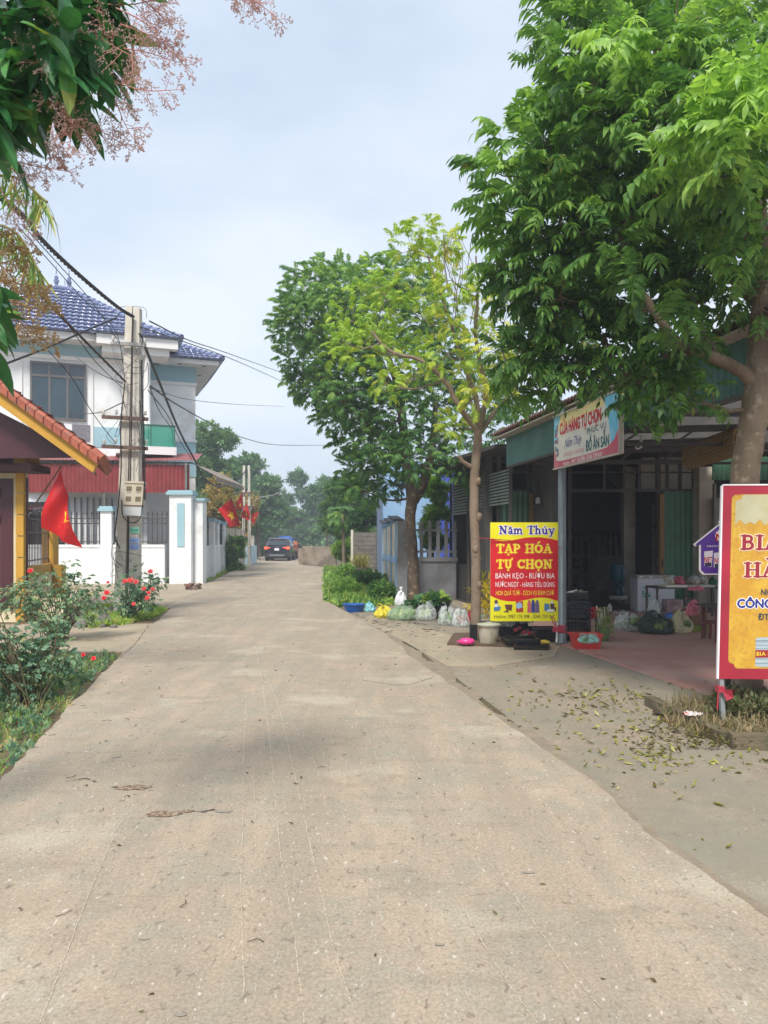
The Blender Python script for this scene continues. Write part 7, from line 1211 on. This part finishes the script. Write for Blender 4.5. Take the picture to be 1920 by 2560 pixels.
# ---- trees and shrubs further off
def bg(name, Y, bx, box, ncl, per, lsz, m, label, cat='tree', tint=.45, rad=None, th=.16, asp=.3, seed=0, grp='background trees', yd=1.6):
    x0, y0, x1, y1 = box; c = P((x0+x1)/2, (y0+y1)/2, Y); rx = (x1-x0)/2*Y/F; rz = (y1-y0)/2*Y/F; base = Vector(((bx-CX)*Y/F, Y, 0)); o = thing(name, base, label, cat, grp); r = random.Random(seed+int(Y*10)+bx); cls = []
    rad = rad or rx*.42
    for i in range(ncl):
        for _ in range(50):
            u = Vector((r.uniform(-1, 1), r.uniform(-1, 1), r.uniform(-1, 1)))
            if .3 < u.length < 1: break
        k = rad*r.uniform(.7, 1.15); cls.append((Vector((c.x+u.x*(rx-k*.6), Y+u.y*min(rx, yd), c.z+u.z*max(.1, rz-k*.5))), (k, k, k*.75)))
    tb = MB(); top = Vector((c.x, Y, c.z)); limbs(tb, [base+Vector((0, 0, -.05)), base.lerp(top, .45)+Vector((r.uniform(-.2, .2), 0, 0)), top], [th, th*.75, th*.4], cls, (), th*.1, seed, 3, th*.4); tb.build('trunk', M_bark2, o)
    fo = Foliage([sprig(7, lsz*.9, lsz, lsz*asp, 2, s_+seed) for s_ in range(3)], seed+3)
    for cc_, k in cls: fo.clump(cc_, k, per, 1., tint+r.uniform(-.12, .12), .15, .3, .2, .5)
    fo.build('crown', m, o); return o
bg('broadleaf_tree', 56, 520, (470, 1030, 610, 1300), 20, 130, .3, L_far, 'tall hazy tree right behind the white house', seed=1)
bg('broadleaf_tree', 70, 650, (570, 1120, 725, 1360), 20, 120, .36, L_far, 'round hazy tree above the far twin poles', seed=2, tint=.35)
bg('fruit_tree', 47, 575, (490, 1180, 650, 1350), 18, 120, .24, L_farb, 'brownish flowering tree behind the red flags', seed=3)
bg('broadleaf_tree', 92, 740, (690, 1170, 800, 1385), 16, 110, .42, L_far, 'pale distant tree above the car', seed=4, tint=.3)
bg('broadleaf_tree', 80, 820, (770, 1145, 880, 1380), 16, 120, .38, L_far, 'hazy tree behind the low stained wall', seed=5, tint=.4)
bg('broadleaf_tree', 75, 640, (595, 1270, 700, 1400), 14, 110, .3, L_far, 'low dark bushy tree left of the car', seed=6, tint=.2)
bg('broadleaf_tree', 43, 880, (805, 1170, 945, 1400), 22, 150, .22, L_dark, 'dense leafy tree beside the road end right of the low wall', seed=7, tint=.45)
bg('broadleaf_tree', 36, 930, (880, 1240, 985, 1440), 14, 120, .2, L_dark, 'dark bushy tree just left of the light blue house', seed=8, tint=.15)
bg('citrus_tree', 24, 1080, (1040, 1170, 1125, 1400), 14, 90, .13, L_yel, 'small yellow-green tree inside the yard wall', seed=9, tint=.15)
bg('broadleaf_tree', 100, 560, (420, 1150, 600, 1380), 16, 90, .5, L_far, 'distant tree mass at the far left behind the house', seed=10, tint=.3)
bg('fruit_bush', 39.5, 588, (560, 1330, 618, 1432), 9, 60, .22, L_dark, 'leafy green bush against the cream wall end', 'bush', seed=11, tint=.6, th=.05, grp='roadside bushes', yd=.5)
bg('fruit_bush', 38, 868, (838, 1340, 900, 1425), 9, 60, .2, L_yel, 'light green bush before the low stained wall', 'bush', seed=12, tint=.2, th=.05, grp='roadside bushes', yd=.6)
bg('shrub', 30, 850, (815, 1415, 900, 1475), 9, 60, .14, L_dark, 'yellowish roadside shrub nearest the low wall', 'bush', seed=13, tint=.7, th=.04, grp='roadside bushes', yd=.6)
bg('shrub', 25, 900, (850, 1425, 985, 1500), 12, 70, .11, L_dark, 'dark roadside shrub at the foot of the block wall', 'bush', seed=14, tint=.4, th=.04, grp='roadside bushes', yd=.7)
bg('shrub', 21.6, 870, (822, 1448, 900, 1505), 10, 80, .1, L_dark, 'pale leafy weed clump nearest the road edge', 'bush', seed=15, tint=.65, th=.03, grp='roadside bushes', yd=.6)
bg('shrub', 19.6, 950, (900, 1455, 990, 1515), 10, 80, .1, L_dark, 'broad dark weed bush left of the white bag', 'bush', seed=16, tint=.45, th=.03, grp='roadside bushes', yd=.5)
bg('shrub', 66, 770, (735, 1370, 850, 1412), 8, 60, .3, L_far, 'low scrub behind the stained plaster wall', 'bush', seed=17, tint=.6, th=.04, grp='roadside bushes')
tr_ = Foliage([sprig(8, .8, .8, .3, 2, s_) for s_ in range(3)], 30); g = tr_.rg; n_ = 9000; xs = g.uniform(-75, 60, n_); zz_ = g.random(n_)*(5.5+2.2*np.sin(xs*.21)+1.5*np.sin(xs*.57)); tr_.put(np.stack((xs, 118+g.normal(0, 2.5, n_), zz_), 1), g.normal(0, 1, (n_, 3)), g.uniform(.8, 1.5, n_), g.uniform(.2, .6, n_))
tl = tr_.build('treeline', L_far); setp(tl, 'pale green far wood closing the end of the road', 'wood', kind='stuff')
# papaya
pp = tree('papaya_tree', (-1.9, 36.5, 0), 'papaya with wide fingered leaves over the grey block wall'); part('trunk', M_bark3, pp, lambda b: b.tube([(-1.9, 36.5, 0), (-1.95, 36.5, 2.8)], [.09, .06], 8)); fo = Foliage([compound(.7, 4, .42, .09, 2, .6, .3, .3, s_, .55) for s_ in range(3)], 31); fo.clump((-1.95, 36.5, 2.8), (.12, .12, .12), 16, 1., .5, upb=.35); fo.build('crown', L_dark, pp)
pgs = thing('potted_grass', (-.95, 31, 0), 'tall dry grass in a shallow pot on the ledge before the block wall', 'plant'); part('pot', mat('clay_pot_dark', '#5a4a40', k=.7), pgs, lambda b: b.lathe((-.95, 31, .32), [(.3, 0), (.42, .16), (.38, .16), (0, .12)], 18)); part('ledge', M_rwhite, pgs, lambda b: b.box(-1.6, -.2, 30.6, 31.5, 0, .32))
fo = Foliage([blade(.75, .012, 3, .25), blade(.6, .01, 3, .5)], 32); g = fo.rg; n_ = 260; fo.put(np.array((-.95, 31, .45))+g.normal(0, .1, (n_, 3))*(1.4, 1, .1), g.normal(0, .35, (n_, 3))+(0, 0, 1), g.uniform(.6, 1.1, n_), g.uniform(0, 1, n_), .3); fo.build('grass_blades', leafmat('dry_grass', [(0, '#6f7f3c'), (1, '#b8a85c')], .2), pgs)
# ================================================================ roses and ground cover on the left
L_rose = leafmat('rose_leaf', [(0, '#466450'), (.5, '#648868'), (.8, '#92a87c'), (1, '#b09c70')], .22, .45)
rt_ = [compound(.11, 2, .048, .017, 2, .4, .2, .3, s_+70, .45) for s_ in range(4)]
M_rose = mat('rose_petal', '#e4202c', '#c41824', scale=30, rough=.5, k=.95); M_rosec = mat('coral_petal', '#dc4c44', '#c83a3a', scale=20, rough=.5, k=.88)
def rosebush(base, blobs, n_, label, seed, flowers, size=1., coral=False, tint=.4):
    base = Vector(base); o = thing('rose_bush', base, label, 'rose bush', 'rose bushes along the left verge'); r = random.Random(seed); tb = MB(); fo = Foliage(rt_, seed)
    for (x, y, Y, rx, rz) in blobs:
        c = P(x, y, Y); fo.clump(c, (rx, rx*.9, rz), int(n_*rx*rz/.06), size, tint, .2, .15, .1, .7)
        for k in range(7):
            e = c+Vector((r.uniform(-rx, rx), r.uniform(-rx, rx)*.7, r.uniform(-.2, rz*1.05))); s0 = base+Vector((r.uniform(-.12, .12), r.uniform(-.1, .1), 0)); tb.tube(smoothpath([s0, s0.lerp(e, .5)+Vector((r.uniform(-.1, .1), 0, .12)), e], 4), [.009, .009, .008, .007, .006, .005, .004, .003, .002], 5)
    tb.build('stems', mat('rose_stem', '#5c6a3c', '#6d5440', scale=9, k=.7), o); fo.build('leaves', L_rose, o)
    for i, (x, y, Y, s_) in enumerate(flowers):
        c = P(x, y, Y-.25); s_ = s_*.85
        def fl(b):
            for ring, (n_p, rr2, up2) in enumerate(((5, 1, .2), (5, .75, .55), (4, .45, .9))):
                for k in range(n_p):
                    a = 6.283*k/n_p+ring*.5+i; UA = Vector((.2, -.8, .56)); UX = Vector((1, .25, 0)); UZ = Vector((0, .57, .82)); d_ = (UX*math.cos(a)+UZ*math.sin(a)+UA*up2).normalized(); sd2 = UX*-math.sin(a)+UZ*math.cos(a); b.add([c, c+d_*s_*rr2*.6+sd2*s_*.5*rr2, c+d_*s_*rr2*1.05+sd2*s_*.2*rr2, c+d_*s_*rr2*1.05-sd2*s_*.2*rr2, c+d_*s_*rr2*.6-sd2*s_*.5*rr2], [(0, 1, 2, 3, 4)], True)
        part('flower', M_rosec if coral else M_rose, o, fl)
    return o
rosebush(G(70, 1765), [(-60, 1620, 7.4, .4, .36), (40, 1620, 7.6, .3, .24), (95, 1600, 8.0, .28, .24), (140, 1640, 8.0, .22, .24), (20, 1680, 7.4, .36, .3), (120, 1570, 8.2, .22, .18), (100, 1660, 7.7, .3, .26), (-150, 1560, 7.2, .4, .4)], 66, 'big dark leaved rose bush nearest the camera on the left verge', 41, [(48, 1803, 6.9, .03), (208, 1637, 8.6, .03), (234, 1646, 8.6, .032)], tint=.38)
rosebush(G(150, 1600), [(60, 1500, 11.6, .35, .28), (110, 1470, 12, .38, .3), (190, 1480, 12.2, .4, .3), (240, 1500, 12.4, .3, .25), (170, 1430, 12.2, .16, .22), (100, 1530, 11.8, .34, .25), (200, 1530, 12, .35, .25), (30, 1490, 11.5, .25, .25)], 56, 'wide spreading rose bush in front of the ochre porch column', 43, [(76, 1427, 12, .05), (267, 1482, 12.4, .055), (260, 1495, 12.4, .045), (270, 1456, 12.3, .03)], 1.15, tint=.55)
rosebush(G(322, 1552), [(330, 1470, 15, .28, .24), (370, 1470, 15.1, .24, .2), (335, 1500, 15, .26, .2), (390, 1450, 15.2, .16, .12), (310, 1520, 14.9, .2, .2), (345, 1430, 15.1, .1, .1), (365, 1500, 15, .2, .18)], 75, 'rose bush with coral blooms in front of the near utility pole', 47, [(326, 1451, 14.8, .075), (312, 1453, 14.8, .06), (340, 1455, 14.8, .06), (376, 1429, 15, .06), (360, 1472, 14.9, .055), (382, 1473, 14.9, .05), (368, 1495, 14.8, .06), (334, 1510, 14.8, .05), (372, 1482, 14.9, .05)], 1.2, coral=True, tint=.4)
def inpoly(p, poly):
    c = False; j = len(poly)-1
    for i in range(len(poly)):
        if (poly[i][1] > p[1]) != (poly[j][1] > p[1]) and p[0] < (poly[j][0]-poly[i][0])*(p[1]-poly[i][1])/(poly[j][1]-poly[i][1])+poly[i][0]: c = not c
        j = i
    return c
L_grass = leafmat('verge_grass', [(0, '#587c38'), (.5, '#86ac4c'), (.85, '#b0c85c'), (1, '#b8a870')], .35, .6)
def scatter(poly, n, temps, m, name, label, seed, size=(.6, 1.1), tint=(.45, .2), up=1.0, cat='grass', z=0.0, clumpy=.5, org=None):
    xs = [p[0] for p in poly]; ys_ = [p[1] for p in poly]; r = random.Random(seed); pts = []
    while len(pts) < n:
        p = (r.uniform(min(xs), max(xs)), r.uniform(min(ys_), max(ys_)))
        if inpoly(p, poly) and noise.noise(Vector((p[0]*2.2, p[1]*2.2, seed)))+r.uniform(-.5, .5) > clumpy-.6: pts.append((p[0], p[1], z))
    fo = Foliage(temps, seed); g = fo.rg; fo.put(np.array(pts), g.normal(0, .45, (n, 3))+(0, 0, up), g.uniform(size[0], size[1], n), np.clip(g.normal(tint[0], tint[1], n), 0, 1), .3); o = fo.build(name, m, origin=org or (poly[0][0], poly[0][1], 0)); return setp(o, label, cat, kind='stuff')
gb_ = [blade(.1, .0045, 3, .4), blade(.075, .004, 3, .7), blade(.12, .004, 3, .25)]; wd = [sprig(7, .05, .05, .014, 2, s_, .4) for s_ in range(4)]
vg = [(ledge(y)-.03, y) for y in (4.0, 5, 6, 7, 8, 9, 10, 10.55)]+[(-7.6, 10.55), (-6.2, 4.0)]
scatter(vg, 9000, gb_, L_grass, 'grass', 'short grass and weeds on the left verge beside the road', 51, tint=(.45, .2)); scatter(vg, 2600, wd, L_rose, 'weeds', 'low broad leaved weeds among the verge grass', 52, (.6, 1.4), (.55, .2), cat='weeds')
pg = [(p.x, p.y) for p in (G(415, 1528), G(385, 1545), G(300, 1566), G(225, 1575), G(200, 1550), G(240, 1522), G(330, 1515))]
scatter(pg, 3500, gb_, L_grass, 'grass', 'bright grass tufts around the pole foot', 53, (.9, 1.7), (.65, .2)); scatter(pg, 1400, wd, L_grass, 'weeds', 'bright leafy weeds under the coral rose bush', 54, (.9, 1.8), (.7, .15), cat='weeds')
rg_ = [(-1.5, 19.6), (-2.15, 28), (-3.3, 43), (-1.5, 43), (-.5, 31), (.1, 24), (.55, 20.2), (.1, 18.2), (-.9, 17.9)]
scatter(rg_, 7000, gb_, L_grass, 'grass', 'tall bright grass on the right verge before the panel wall', 55, (1.4, 2.8), (.6, .2)); scatter(rg_, 2500, wd, L_dark, 'weeds', 'leafy weeds on the right verge before the panel wall', 56, (1.2, 2.6), (.6, .2), cat='weeds')
scatter([(-6.9, 29.2), (-6.6, 29), (-7.0, 33), (-7.9, 39), (-8.1, 46), (-8.6, 46), (-8.0, 38), (-7.3, 33)], 1500, gb_, L_grass, 'grass', 'sparse grass at the foot of the white wall', 57, (.8, 1.6), (.6, .2))
# planter under the big tree
pk_ = MB(); a, c = G(1825, 1872), G(2020, 1878); pk_.bar(a+Vector((0, 0, .06)), c+Vector((0, 0, .06)), .12, .12); pk_.bar(a+Vector((.02, .1, .05)), a+Vector((-.1, 1.5, .05)), .1, .1); pk_ = pk_.build('tree_bed_kerb', mat('mossy_brick_kerb', '#8f7f66', '#6f6a4c', scale=6, bump=1, bscale=40, k=.6)); setp(pk_, kind='structure')
sm = MB(); cs = Vector((3.3, 6.85, 0)); sm.blob((cs.x, cs.y, .0), (.85, .62, .1), 3, .35, 2.5, 40, 8, False); sm = sm.build('soil_mound', M_dirt); setp(sm, kind='structure')
L_dry = leafmat('dry_weeds', [(0, '#66704a'), (.5, '#8c8060'), (1, '#a08a6a')], .2, .7)
bed = [(2.35, 6.3), (2.75, 5.95), (3.5, 5.85), (4.2, 6.2), (4.2, 7.4), (2.9, 7.5), (2.5, 7.0)]
scatter(bed, 3600, gb_, L_dry, 'dry_weeds', 'dry brown weeds round the foot of the big trunk', 58, (.5, 1.4), (.6, .3), cat='weeds', z=.04)
scatter([(2.9, 6.6), (3.5, 6.5), (3.7, 7.1), (3.1, 7.1)], 900, [sprig(12, .1, .03, .008, 2, s_, .3) for s_ in range(3)], L_dry, 'weeds', 'dull green bushy weeds against the big trunk', 59, (.9, 2.2), (.15, .12), cat='weeds', z=.05)
# ---- fallen leaves and twigs
L_fall = leafmat('fallen_leaf', [(0, '#5a4a30'), (.35, '#6f7034'), (.7, '#8f8c3c'), (1, '#b8b470')], .15, .55)
lf = [blade(.095, .017, 3, -.35, .7), blade(.08, .017, 3, .3, .8), blade(.1, .015, 3, -.5, .5), blade(.07, .016, 3, .1, -.6)]
fo = Foliage(lf, 61); g = fo.rg; pts = []; r = random.Random(62)
for (x, y, sx, sy, n_) in ((1520, 1745, 95, 22, 130), (1430, 1770, 90, 40, 60), (1600, 1830, 70, 22, 60), (1650, 1890, 60, 25, 70), (1480, 1700, 130, 40, 45), (1780, 1910, 130, 30, 22), (1880, 1900, 60, 15, 22), (1500, 1850, 180, 60, 40), (1700, 1800, 60, 25, 60), (1350, 1640, 60, 20, 14), (1300, 1740, 60, 60, 10), (1780, 2110, 30, 8, 3)):
    for _ in range(n_):
        px, py = r.gauss(x, sx), r.gauss(y, sy)
        if py > 1600: p = G(px, py, .02); pts.append((p.x, p.y, .018))
n_ = len(pts); d = g.normal(0, 1, (n_, 3)); d[:, 2] *= .14; fo.put(np.array(pts), d, g.uniform(.35, .9, n_), np.clip(g.normal(.5, .3, n_), 0, 1), .82); fl_ = fo.build('fallen_leaves', L_fall, origin=(1.6, 7.5, 0)); setp(fl_, 'curled yellow-green fallen leaves strewn on the concrete apron', 'leaves', kind='stuff')
fo = Foliage(lf, 63); g = fo.rg; pts = []
for _ in range(420): px, py = r.gauss(1740, 75), r.gauss(1835, 25); p = G(px, min(py, 1862), .05); pts.append((p.x, p.y, r.uniform(.04, .1)))
n_ = len(pts); d = g.normal(0, 1, (n_, 3)); d[:, 2] *= .4; fo.put(np.array(pts), d, g.uniform(.25, .6, n_), np.clip(g.normal(.12, .2, n_), 0, 1), .6); dl = fo.build('dry_leaves', L_fall, origin=(2.6, 6.4, 0)); setp(dl, 'drift of brown dry leaves at the tree bed edge', 'leaves', kind='stuff')
fo = Foliage(lf, 64); g = fo.rg; pts = []; tb = MB()
for _ in range(90):
    Y = r.uniform(2.3, 17); x = r.uniform(ledge(Y)+.1, redge(Y)-.05); pts.append((x, Y, .036))
for _ in range(34):
    Y = 2.3+9*r.random()**1.3; x = ledge(Y)+abs(r.gauss(.2, .7)) if r.random() < .7 else r.uniform(ledge(Y), redge(Y)); a = r.uniform(0, 3.14); l_ = r.uniform(.03, .09); p = Vector((x, Y, .036)); tb.tube([p, p+Vector((math.cos(a)*l_*.5, math.sin(a)*l_*.5, .004)), p+Vector((math.cos(a+.5)*l_, math.sin(a+.5)*l_, 0))], .0018, 4)
for _ in range(120): Y = r.uniform(12.5, 17); x = redge(Y)+r.uniform(-.3, 1.2); a = r.uniform(0, 3.14); l_ = r.uniform(.05, .16); p = Vector((x, Y, .02)); tb.tube([p, p+Vector((math.cos(a)*l_, math.sin(a)*l_*.6, .006))], .004, 4)
for _ in range(40): Y = r.uniform(6, 17); pts.append((redge(Y)+r.uniform(0, .8), Y, .02))
n_ = len(pts); d = g.normal(0, 1, (n_, 3)); d[:, 2] *= .1; fo.put(np.array(pts), d, g.uniform(.25, .5, n_), np.clip(g.normal(.1, .12, n_), 0, 1), .85); q = fo.build('leaf_litter', L_fall, origin=(-1, 8, .03)); setp(q, 'tiny brown leaf scraps scattered over the road', 'leaves', kind='stuff')
q = tb.build('twigs', mat('dry_twig', '#5a4636', k=.8), origin=(-1, 8, .03)); setp(q, 'dry twigs scattered on the road and its right edge', 'twigs', kind='stuff')
wr = MB(); c = G(1745, 1800, .1); wr.grid(8, 5, lambda u, v: c+Vector(((u-.5)*.15, (v-.5)*.09+.1, .03+.05*noise.noise(Vector((u*5, v*4, 1)))))); wr = wr.build('crisp_packet', mat('red_white_wrapper', '#c8433c', '#e6dcd8', scale=12, rough=.3, k=.85, lo=.47, hi=.53), origin=tuple(c)); setp(wr, 'crumpled red and white wrapper on the dry weeds', 'wrapper')
# ---- air
hz = MB().box(-140, 140, -20, 150, -1, 20).build('haze', None); setp(hz, 'thin pale haze in the air down the road', 'haze', kind='stuff')
hm = bpy.data.materials.new('haze'); hm.use_nodes = True; t = hm.node_tree; t.nodes.clear(); o = t.nodes.new('ShaderNodeOutputMaterial'); v = t.nodes.new('ShaderNodeVolumePrincipled'); v.inputs['Color'].default_value = (.86, .92, 1, 1); v.inputs['Density'].default_value = .0028; v.inputs['Anisotropy'].default_value = .2; t.links.new(v.outputs[0], o.inputs['Volume']); hz.data.materials.append(hm)
